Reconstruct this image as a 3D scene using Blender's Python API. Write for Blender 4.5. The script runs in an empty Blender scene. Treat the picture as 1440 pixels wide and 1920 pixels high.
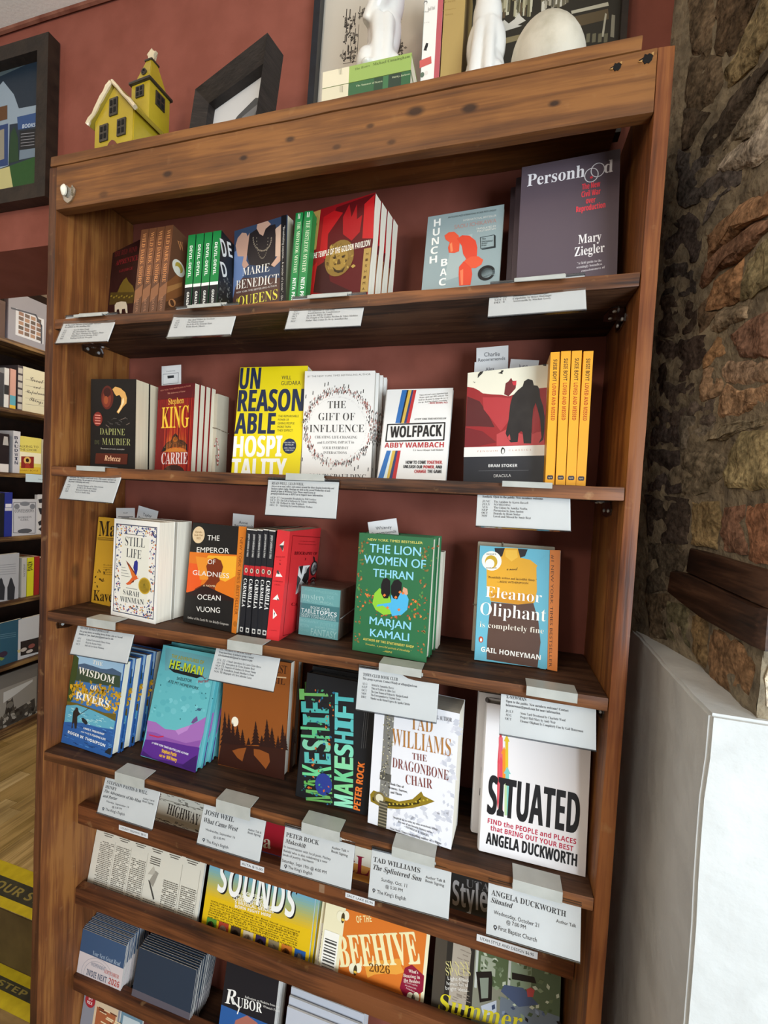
import bpy, bmesh, math, random
from mathutils import Matrix, Vector, noise
PI = math.pi
S = bpy.context.scene
COL = S.collection
# ------------------------------------------------------------------ camera
cam = bpy.data.cameras.new('camera')
cam.sensor_fit = 'VERTICAL'; cam.sensor_height = 36.0; cam.sensor_width = 27.0
cam.lens = 785.9 / 1920 * 36.0
cam.clip_start = 0.02
cam_o = bpy.data.objects.new('camera', cam); COL.objects.link(cam_o)
cam_o.matrix_world = Matrix(((0.96460246, -0.0611342, 0.25652429, 0.8864332),
                             (0.25823424, 0.02180317, -0.96583627, -0.65501821),
                             (0.05345259, 0.99789139, 0.03681834, 1.45),
                             (0, 0, 0, 1)))
S.camera = cam_o
# ------------------------------------------------------------------ world, lights, exposure
def srgb(h):
    v = [int(h[i:i + 2], 16) / 255 for i in (0, 2, 4)]
    return tuple(c / 12.92 if c <= .04045 else ((c + .055) / 1.055) ** 2.4 for c in v) + (1.0,)
W = bpy.data.worlds.new('room_ambience'); S.world = W; W.use_nodes = True
W.node_tree.nodes['Background'].inputs[0].default_value = (0.95, 0.93, 0.90, 1)
W.node_tree.nodes['Background'].inputs[1].default_value = 0.22
def area(name, loc, target, sx, sy, power, color):
    l = bpy.data.lights.new(name, 'AREA'); l.shape = 'RECTANGLE'; l.size = sx; l.size_y = sy; l.energy = power; l.color = color
    o = bpy.data.objects.new(name, l); COL.objects.link(o); o.location = loc
    o.rotation_euler = (Vector(target) - Vector(loc)).to_track_quat('-Z', 'Y').to_euler(); return o
def lamp(name, loc, power, radius, color):
    l = bpy.data.lights.new(name, 'POINT'); l.energy = power; l.shadow_soft_size = radius; l.color = color
    o = bpy.data.objects.new(name, l); COL.objects.link(o); o.location = loc; return o
area('window_daylight', (2.75, -2.05, 1.10), (0.9, 0.0, 0.85), 1.3, 1.5, 80, (0.80, 0.91, 1.0))
lamp('ceiling_lamp', (0.30, -0.80, 2.42), 5.5, .10, (1.0, 0.84, 0.66))
lamp('fill_lamp', (0.05, -2.2, 1.95), 26, .16, (1.0, 0.90, 0.78))  # unseen fill light added behind the camera to brighten the lower shelves
lamp('ceiling_lamp', (-0.95, -1.0, 2.36), 5, .12, (1.0, 0.84, 0.66))
lamp('ceiling_lamp', (-0.5, 1.0, 2.36), 18, .12, (1.0, 0.88, 0.72))
VS = S.view_settings
VS.view_transform = 'Standard'; VS.look = 'None'; VS.gamma = 1.0; VS.use_curve_mapping = False
VS.exposure = 0.40
S.display_settings.display_device = 'sRGB'
# ------------------------------------------------------------------ materials
MC = {}
def _new(name):
    m = bpy.data.materials.new(name); m.use_nodes = True
    return m, m.node_tree, m.node_tree.nodes['Principled BSDF']
def flat(hexc, rough=.5, spec=.35, name='print', metal=0.0):
    k = ('f', hexc, rough, spec, metal)
    if k not in MC:
        m, t, b = _new(name + '_' + hexc)
        b.inputs['Base Color'].default_value = srgb(hexc); b.inputs['Roughness'].default_value = rough
        b.inputs['Specular IOR Level'].default_value = spec; b.inputs['Metallic'].default_value = metal
        n = t.nodes.new('ShaderNodeTexNoise'); n.inputs['Scale'].default_value = 60
        c = t.nodes.new('ShaderNodeTexCoord'); t.links.new(c.outputs['Object'], n.inputs['Vector'])
        mr = t.nodes.new('ShaderNodeMapRange'); mr.inputs['To Min'].default_value = rough - .06; mr.inputs['To Max'].default_value = rough + .06
        t.links.new(n.outputs['Fac'], mr.inputs['Value']); t.links.new(mr.outputs[0], b.inputs['Roughness'])
        MC[k] = m
    return MC[k]
def noisy(name, stops, scale, rough=.6, bump=.0, detail=5, spec=.3, bscale=None, stretch=(1, 1, 1), dist=.0, bdist=.004):
    if name in MC: return MC[name]
    m, t, b = _new(name); L = t.links
    c = t.nodes.new('ShaderNodeTexCoord'); mp = t.nodes.new('ShaderNodeMapping'); mp.inputs['Scale'].default_value = stretch
    n = t.nodes.new('ShaderNodeTexNoise'); n.inputs['Scale'].default_value = scale; n.inputs['Detail'].default_value = detail; n.inputs['Distortion'].default_value = dist
    r = t.nodes.new('ShaderNodeValToRGB'); e = r.color_ramp.elements
    for i, (p, h) in enumerate(stops):
        if i > 1: e.new(p)
        e[i].position = p; e[i].color = srgb(h)
    L.new(c.outputs['Object'], mp.inputs['Vector']); L.new(mp.outputs[0], n.inputs['Vector']); L.new(n.outputs['Fac'], r.inputs['Fac']); L.new(r.outputs[0], b.inputs['Base Color'])
    b.inputs['Roughness'].default_value = rough; b.inputs['Specular IOR Level'].default_value = spec
    if bump:
        n2 = t.nodes.new('ShaderNodeTexNoise'); n2.inputs['Scale'].default_value = bscale or scale * 3; n2.inputs['Detail'].default_value = 6
        L.new(mp.outputs[0], n2.inputs['Vector']); bp = t.nodes.new('ShaderNodeBump'); bp.inputs['Strength'].default_value = bump; bp.inputs['Distance'].default_value = bdist
        L.new(n2.outputs['Fac'], bp.inputs['Height']); L.new(bp.outputs[0], b.inputs['Normal'])
    MC[name] = m; return m
def wood(name, axis, dark, mid, light, rough=.5, knots=(), kcol='20100a', gscale=1.0, wear=.0, spec=.35):
    """stained pine: long grain along one axis, broad figure, fine pores, optional knots and worn flecks"""
    if name in MC: return MC[name]
    m, t, b = _new(name); L = t.links; N = t.nodes.new
    c = N('ShaderNodeTexCoord'); mp = N('ShaderNodeMapping')
    lo, hi = 2.6 * gscale, 52 * gscale
    mp.inputs['Scale'].default_value = (lo if axis == 'X' else hi, lo if axis == 'Y' else hi, lo if axis == 'Z' else hi)
    L.new(c.outputs['Object'], mp.inputs['Vector'])
    n1 = N('ShaderNodeTexNoise'); n1.inputs['Scale'].default_value = 1.0; n1.inputs['Detail'].default_value = 6; n1.inputs['Distortion'].default_value = .6
    n2 = N('ShaderNodeTexNoise'); n2.inputs['Scale'].default_value = 5.0; n2.inputs['Detail'].default_value = 4
    n3 = N('ShaderNodeTexNoise'); n3.inputs['Scale'].default_value = 5.5; n3.inputs['Detail'].default_value = 3
    for n in (n1, n2): L.new(mp.outputs[0], n.inputs['Vector'])
    L.new(c.outputs['Object'], n3.inputs['Vector'])
    a = N('ShaderNodeMath'); a.operation = 'MULTIPLY_ADD'; a.inputs[1].default_value = .45; L.new(n2.outputs['Fac'], a.inputs[0]); L.new(n1.outputs['Fac'], a.inputs[2])
    a2 = N('ShaderNodeMath'); a2.operation = 'MULTIPLY_ADD'; a2.inputs[1].default_value = .7; L.new(n3.outputs['Fac'], a2.inputs[0]); L.new(a.outputs[0], a2.inputs[2])
    r = N('ShaderNodeValToRGB'); e = r.color_ramp.elements
    e[0].position = .72; e[0].color = srgb(dark); e[1].position = 1.4 / 1.5; e[1].color = srgb(mid)
    e.new(.99); e[2].color = srgb(light)
    sc = N('ShaderNodeMath'); sc.operation = 'MULTIPLY'; sc.inputs[1].default_value = .82; L.new(a2.outputs[0], sc.inputs[0])
    e[0].position = .62; e[1].position = .88 * .98; e[2].position = 1.0
    e[0].position, e[1].position, e[2].position = .68, .86, 1.0
    L.new(sc.outputs[0], r.inputs['Fac']); col = r.outputs[0]
    for (kx, ky, kz, rad, st) in knots:
        v = N('ShaderNodeVectorMath'); v.operation = 'SUBTRACT'; v.inputs[1].default_value = (kx, ky, kz); L.new(c.outputs['Object'], v.inputs[0])
        v2 = N('ShaderNodeVectorMath'); v2.operation = 'MULTIPLY'; v2.inputs[1].default_value = (.55, .3, 1) if axis == 'X' else (1, 1, .55); L.new(v.outputs[0], v2.inputs[0])
        ln = N('ShaderNodeVectorMath'); ln.operation = 'LENGTH'; L.new(v2.outputs[0], ln.inputs[0])
        ad = N('ShaderNodeMath'); ad.operation = 'MULTIPLY_ADD'; ad.inputs[1].default_value = .006; L.new(n3.outputs['Fac'], ad.inputs[0]); L.new(ln.outputs['Value'], ad.inputs[2])
        mr = N('ShaderNodeMapRange'); mr.inputs['From Min'].default_value = rad * .5 + .003; mr.inputs['From Max'].default_value = rad + .004; mr.inputs['To Min'].default_value = st; mr.inputs['To Max'].default_value = 0
        L.new(ad.outputs[0], mr.inputs['Value'])
        mx = N('ShaderNodeMix'); mx.data_type = 'RGBA'; L.new(mr.outputs[0], mx.inputs['Factor']); L.new(col, mx.inputs['A']); mx.inputs['B'].default_value = srgb(kcol); col = mx.outputs['Result']
    if wear:
        w = N('ShaderNodeTexNoise'); w.inputs['Scale'].default_value = 38; w.inputs['Detail'].default_value = 8; L.new(c.outputs['Object'], w.inputs['Vector'])
        wr = N('ShaderNodeMapRange'); wr.inputs['From Min'].default_value = .64; wr.inputs['From Max'].default_value = .74; wr.inputs['To Max'].default_value = wear; L.new(w.outputs['Fac'], wr.inputs['Value'])
        mx = N('ShaderNodeMix'); mx.data_type = 'RGBA'; L.new(wr.outputs[0], mx.inputs['Factor']); L.new(col, mx.inputs['A']); mx.inputs['B'].default_value = srgb('b08a5c'); col = mx.outputs['Result']
    L.new(col, b.inputs['Base Color'])
    rr = N('ShaderNodeMapRange'); rr.inputs['To Min'].default_value = rough - .1; rr.inputs['To Max'].default_value = rough + .12; L.new(n1.outputs['Fac'], rr.inputs['Value']); L.new(rr.outputs[0], b.inputs['Roughness'])
    b.inputs['Specular IOR Level'].default_value = spec
    bp = N('ShaderNodeBump'); bp.inputs['Strength'].default_value = .25; bp.inputs['Distance'].default_value = .002; L.new(a.outputs[0], bp.inputs['Height']); L.new(bp.outputs[0], b.inputs['Normal'])
    MC[name] = m; return m
def clear_plastic(name, tint='eef2f2', gloss=.05):
    """thin clear sheet: mostly see-through, a faint sheen that grows at grazing angles"""
    if name in MC: return MC[name]
    m = bpy.data.materials.new(name); m.use_nodes = True; t = m.node_tree; t.nodes.clear(); N = t.nodes.new
    o = N('ShaderNodeOutputMaterial'); tr = N('ShaderNodeBsdfTransparent'); tr.inputs[0].default_value = srgb(tint)
    g = N('ShaderNodeBsdfGlossy'); g.inputs['Roughness'].default_value = .10
    f = N('ShaderNodeLayerWeight'); f.inputs['Blend'].default_value = .25
    mr = N('ShaderNodeMapRange'); mr.inputs['To Min'].default_value = gloss * .4; mr.inputs['To Max'].default_value = min(gloss * 6, 1)
    mx = N('ShaderNodeMixShader'); t.links.new(f.outputs['Facing'], mr.inputs['Value']); t.links.new(mr.outputs[0], mx.inputs[0]); t.links.new(tr.outputs[0], mx.inputs[1]); t.links.new(g.outputs[0], mx.inputs[2]); t.links.new(mx.outputs[0], o.inputs[0])
    MC[name] = m; return m
def pages(name, axis, light='e4ddcc', dark='b8ae9a'):
    if name in MC: return MC[name]
    s = {'X': (900, 6, 6), 'Y': (6, 900, 6), 'Z': (6, 6, 900)}[axis]
    return noisy(name, [(.3, dark), (.62, light)], 1.0, rough=.85, stretch=s, detail=2, spec=.1)
# ------------------------------------------------------------------ geometry helpers
def bx(bm, x0, x1, y0, y1, z0, z1, mi=0, M=None, bev=0):
    r = bmesh.ops.create_cube(bm, size=1.0, matrix=Matrix.Translation(((x0 + x1) / 2, (y0 + y1) / 2, (z0 + z1) / 2)) @ Matrix.Diagonal((x1 - x0, y1 - y0, z1 - z0, 1)))
    vs = r['verts']
    fs = list({f for v in vs for f in v.link_faces})
    for f in fs: f.material_index = mi
    if bev:
        es = list({e for v in vs for e in v.link_edges})
        rb = bmesh.ops.bevel(bm, geom=es, offset=bev, segments=2, affect='EDGES', profile=.6)
        vs = list({v for f in rb['faces'] for v in f.verts} | {v for v in vs if v.is_valid})
        for f in {f for v in vs for f in v.link_faces}: f.material_index = mi
    if M is not None:
        bmesh.ops.transform(bm, matrix=M, verts=vs)
    return vs
def prism(bm, pts, y0, y1, mi=0, M=None):
    """extrude a polygon given in (x, z) from y0 to y1"""
    a = [bm.verts.new((x, y0, z)) for x, z in pts]; b = [bm.verts.new((x, y1, z)) for x, z in pts]
    fs = [bm.faces.new(a), bm.faces.new(b[::-1])]
    n = len(pts)
    for i in range(n): fs.append(bm.faces.new((a[i], b[i], b[(i + 1) % n], a[(i + 1) % n])))
    for f in fs: f.material_index = mi
    if M is not None: bmesh.ops.transform(bm, matrix=M, verts=a + b)
    return a + b
def tube(bm, pts, rad, n=8, mi=0):
    rings = []
    for i, p in enumerate(pts):
        p = Vector(p); d = (Vector(pts[min(i + 1, len(pts) - 1)]) - Vector(pts[max(i - 1, 0)])).normalized()
        u = d.orthogonal().normalized(); v = d.cross(u); r = rad[i] if isinstance(rad, (list, tuple)) else rad
        rings.append([bm.verts.new(p + (u * math.cos(2 * PI * k / n) + v * math.sin(2 * PI * k / n)) * r) for k in range(n)])
    for a, b in zip(rings, rings[1:]):
        s = min(range(n), key=lambda q: sum((a[k].co - b[(k + q) % n].co).length for k in range(n)))
        for k in range(n): bm.faces.new((a[k], a[(k + 1) % n], b[(k + 1 + s) % n], b[(k + s) % n])).material_index = mi
    for rg in (rings[0][::-1], rings[-1]):
        try: bm.faces.new(rg).material_index = mi
        except ValueError: pass
def lathe(bm, prof, n=24, M=None, mi=0):
    rings = [[bm.verts.new((r * math.cos(2 * PI * k / n), r * math.sin(2 * PI * k / n), z)) for k in range(n)] for r, z in prof]
    for a, b in zip(rings, rings[1:]):
        for k in range(n): bm.faces.new((a[k], a[(k + 1) % n], b[(k + 1) % n], b[k])).material_index = mi
    bm.faces.new(rings[0][::-1]); bm.faces.new(rings[-1])
    vs = [v for r in rings for v in r]
    if M is not None: bmesh.ops.transform(bm, matrix=M, verts=vs)
    return vs
def obj(name, bm, mats, parent=None, smooth=False, rec=True):
    me = bpy.data.meshes.new(name)
    if rec: bmesh.ops.recalc_face_normals(bm, faces=bm.faces)
    bm.to_mesh(me); bm.free()
    for m in (mats if isinstance(mats, (list, tuple)) else [mats]): me.materials.append(m)
    if smooth:
        for p in me.polygons: p.use_smooth = True
        if hasattr(me, 'set_sharp_from_angle'): me.set_sharp_from_angle(angle=math.radians(40))
    o = bpy.data.objects.new(name, me); COL.objects.link(o)
    if parent is not None: o.parent = parent
    return o
def empty(name, loc=(0, 0, 0), rot=(0, 0, 0)):
    o = bpy.data.objects.new(name, None); o.empty_display_size = .05; COL.objects.link(o); o.location = loc; o.rotation_euler = rot; return o
def tag(o, label, cat, group=None, kind=None):
    if label: o['label'] = label
    if cat: o['category'] = cat
    if group: o['group'] = group
    if kind: o['kind'] = kind
    return o
def structure(o): o['kind'] = 'structure'; return o
def dup(root):
    """copy a thing with its parts and sub-parts; meshes stay shared"""
    r = root.copy(); COL.objects.link(r)
    for ch in list(root.children):
        c = ch.copy(); COL.objects.link(c); c.parent = r
        for g in list(ch.children):
            d = g.copy(); COL.objects.link(d); d.parent = c
    return r
# ------------------------------------------------------------------ flat print: lettering and cover art as thin flat meshes
def _mp(s, up, lo, dg=None):
    o = ''
    for c in s:
        if 'A' <= c <= 'Z': o += chr(up + ord(c) - 65)
        elif 'a' <= c <= 'z': o += chr(lo + ord(c) - 97)
        elif dg and c.isdigit(): o += chr(dg + ord(c) - 48)
        else: o += c
    return o
FONT = {'g': lambda s: s, 'b': lambda s: _mp(s, 0x1D5D4, 0x1D5EE, 0x1D7EC), 'h': lambda s: _mp(s, 0x1D5D4, 0x1D5EE, 0x1D7EC), 'c': lambda s: _mp(s, 0x1D400, 0x1D41A, 0x1D7CE),
        'n': lambda s: _mp(s, 0x1D400, 0x1D41A, 0x1D7CE), 's': lambda s: _mp(s, 0x1D4D0, 0x1D4EA)}
FONT['i'] = FONT['j'] = FONT['n']
_tc = {}
_type = bpy.data.objects.new('lettering', bpy.data.curves.new('lettering', 'FONT'))   # never linked: only lends its outlines
def text_mesh(s, f):
    k = (s, f)
    if k in _tc: return _tc[k]
    cu = _type.data; cu.body = FONT[f](s); cu.resolution_u = 2 if len(s) > 14 else 3
    cu.offset = -.011 if f in 'ni' else 0.0; cu.shear = .26 if f in 'ij' else 0.0
    me = _type.to_mesh()
    vs = [(v.co.x, v.co.y) for v in me.vertices]; fs = [tuple(p.vertices) for p in me.polygons]
    _type.to_mesh_clear()
    _tc[k] = (vs, fs); return _tc[k]
CAP = {}
def cap(f):
    if f not in CAP:
        ys = [v[1] for v in text_mesh('H', f)[0]]; CAP[f] = (max(ys) - min(ys)) if ys else .7
    return CAP[f]
def print_mesh(name, items, w, parent, eps=.00015, step=.000025):
    """items in tenths of millimetres on the front face (x, z) or the right side face (y, z)"""
    verts, faces, mids, mats = [], [], [], []
    def mi(h):
        m = flat(h, .42, .35)
        if m not in mats: mats.append(m)
        return mats.index(m)
    st = [0]
    def put(face, pts, fcs, h, lift):
        b = len(verts); e = eps + step * lift
        if face == 'f': verts.extend((u, -e, v) for u, v in pts)
        else: verts.extend((w + e, u, v) for u, v in pts)
        k = mi(h)
        for f in fcs: faces.append([b + i for i in f]); mids.append(k)
    n = 0
    for it in items:
        n += 1; lift = min(n, 26); k = it[0]; face = it[1]
        if k == 't':
            _, _, s, f, h, u0, v0, u1, v1, hh = it
            vs, fs = text_mesh(s, f)
            if not vs: continue
            x0 = min(v[0] for v in vs); x1 = max(v[0] for v in vs); L = math.hypot(u1 - u0, v1 - v0) * 1e-4
            dx, dy = (u1 - u0) * 1e-4 / L, (v1 - v0) * 1e-4 / L; sx = L / max(x1 - x0, 1e-6); sy = hh * 1e-4 / cap(f)
            for off in ((-.028, .028) if f == 'h' else (0.0,)):
              put(face, [(u0 * 1e-4 + off * sx * dx + (x - x0) * sx * dx - y * sy * dy, v0 * 1e-4 + off * sx * dy + (x - x0) * sx * dy + y * sy * dx) for x, y in vs], fs, h, lift + 2 + off * 4)
        elif k == 'p':
            q = it[3]; pts = [(q[i] * 1e-4, q[i + 1] * 1e-4) for i in range(0, len(q), 2)]; put(face, pts, [range(len(pts))], it[2], lift)
        elif k == 'e':
            _, _, h, a, b, ra, rb = it
            put(face, [((a + ra * math.cos(j * PI / 12)) * 1e-4, (b + rb * math.sin(j * PI / 12)) * 1e-4) for j in range(24)], [range(24)], h, lift)
        elif k == 'l':
            q = it[3]; pts = [Vector((q[i] * 1e-4, q[i + 1] * 1e-4)) for i in range(0, len(q), 2)]; hw = it[4] * .5e-4
            for a, b in zip(pts, pts[1:]):
                d = b - a
                if d.length < 1e-6: continue
                p = Vector((-d.y, d.x)).normalized() * hw; e = d.normalized() * hw * .6
                put(face, [tuple(a - e + p), tuple(a - e - p), tuple(b + e - p), tuple(b + e + p)], [(0, 1, 2, 3)], it[2], lift)
        elif k == 's':
            _, _, seed, cnt, kind, cols, size, q = it; R = random.Random(seed); size *= 1e-4
            Q = [Vector((q[i] * 1e-4, q[i + 1] * 1e-4)) for i in range(0, 8, 2)]
            for j in range(cnt):
                a, b = R.random(), R.random(); p = (Q[0] * (1 - a) + Q[1] * a) * (1 - b) + (Q[3] * (1 - a) + Q[2] * a) * b; h = R.choice(cols); lz = lift + (j % 5) * .2
                if kind == 'dash': put(face, [(p.x, p.y), (p.x + size, p.y - size * .06), (p.x + size, p.y + size * .08), (p.x, p.y + size * .14)], [(0, 1, 2, 3)], h, lz)
                elif kind == 'bar': sz = size * R.uniform(.4, 1); put(face, [(p.x, p.y), (p.x + sz * .12, p.y), (p.x + sz * .12, p.y + sz), (p.x, p.y + sz)], [(0, 1, 2, 3)], h, lz)
                elif kind == 'dot': s2 = size * R.uniform(.3, 1); put(face, [(p.x + s2 * math.cos(i * PI / 5), p.y + s2 * .8 * math.sin(i * PI / 5)) for i in range(10)], [range(10)], h, lz)
                else:
                    t = R.random() * 6.28; s2 = size * R.uniform(.5, 1.1); c, d = math.cos(t), math.sin(t)
                    put(face, [(p.x, p.y), (p.x + s2 * (.5 * c - .32 * d), p.y + s2 * (.5 * d + .32 * c)), (p.x + s2 * c, p.y + s2 * d), (p.x + s2 * (.5 * c + .32 * d), p.y + s2 * (.5 * d - .32 * c))], [(0, 1, 2, 3)], h, lz)
        elif k == 'g':      # ring of tiny standing people
            _, _, a, b, ra, rb = it; R = random.Random(3); cs = ['2a2220', '3c2a26', '6a3a30', 'a8584a', '4a4442', '8a8684', '221c1c', 'b5756a']
            for j in range(620):
                t = R.random() * 6.283; q = 1 + R.gauss(0, .055); x = (a + ra * q * math.cos(t)) * 1e-4; y = (b + rb * q * math.sin(t)) * 1e-4; hh = R.uniform(.0028, .0052); ww = R.uniform(.0008, .0016)
                put(face, [(x, y), (x + ww, y), (x + ww * 1.2, y + hh), (x + ww * .2, y + hh)], [(0, 1, 2, 3)], R.choice(cs), lift + (j % 7) * .2)
            for j in range(220):
                t = R.random() * 6.283; x = (a + ra * .87 * math.cos(t)) * 1e-4; y = (b + rb * .87 * math.sin(t)) * 1e-4
                put(face, [(x, y), (x + .0006, y + .0004), (x - .003, y - .0016), (x - .0034, y - .0022)], [(0, 1, 2, 3)], 'b9b4b0', lift - .5)
        elif k == 'b':      # a column of newsprint too small to read
            _, _, u0, v0, u1, v1, nl, h, seed = it; R = random.Random(seed)
            for j in range(nl):
                y = (v1 + (v0 - v1) * (j + .5) / nl) * 1e-4; x = u0 * 1e-4; th = (v1 - v0) / nl * .42e-4
                while x < u1 * 1e-4 - .002:
                    wd = min(R.uniform(.002, .007), u1 * 1e-4 - x)
                    if R.random() > .06: put(face, [(x, y), (x + wd, y), (x + wd, y + th), (x, y + th)], [(0, 1, 2, 3)], h, lift)
                    x += wd + .0011
    me = bpy.data.meshes.new(name); me.from_pydata(verts, [], faces)
    for m in mats: me.materials.append(m)
    me.polygons.foreach_set('material_index', mids); me.update()
    o = bpy.data.objects.new(name, me); COL.objects.link(o)
    if parent is not None: o.parent = parent
    return o
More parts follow.
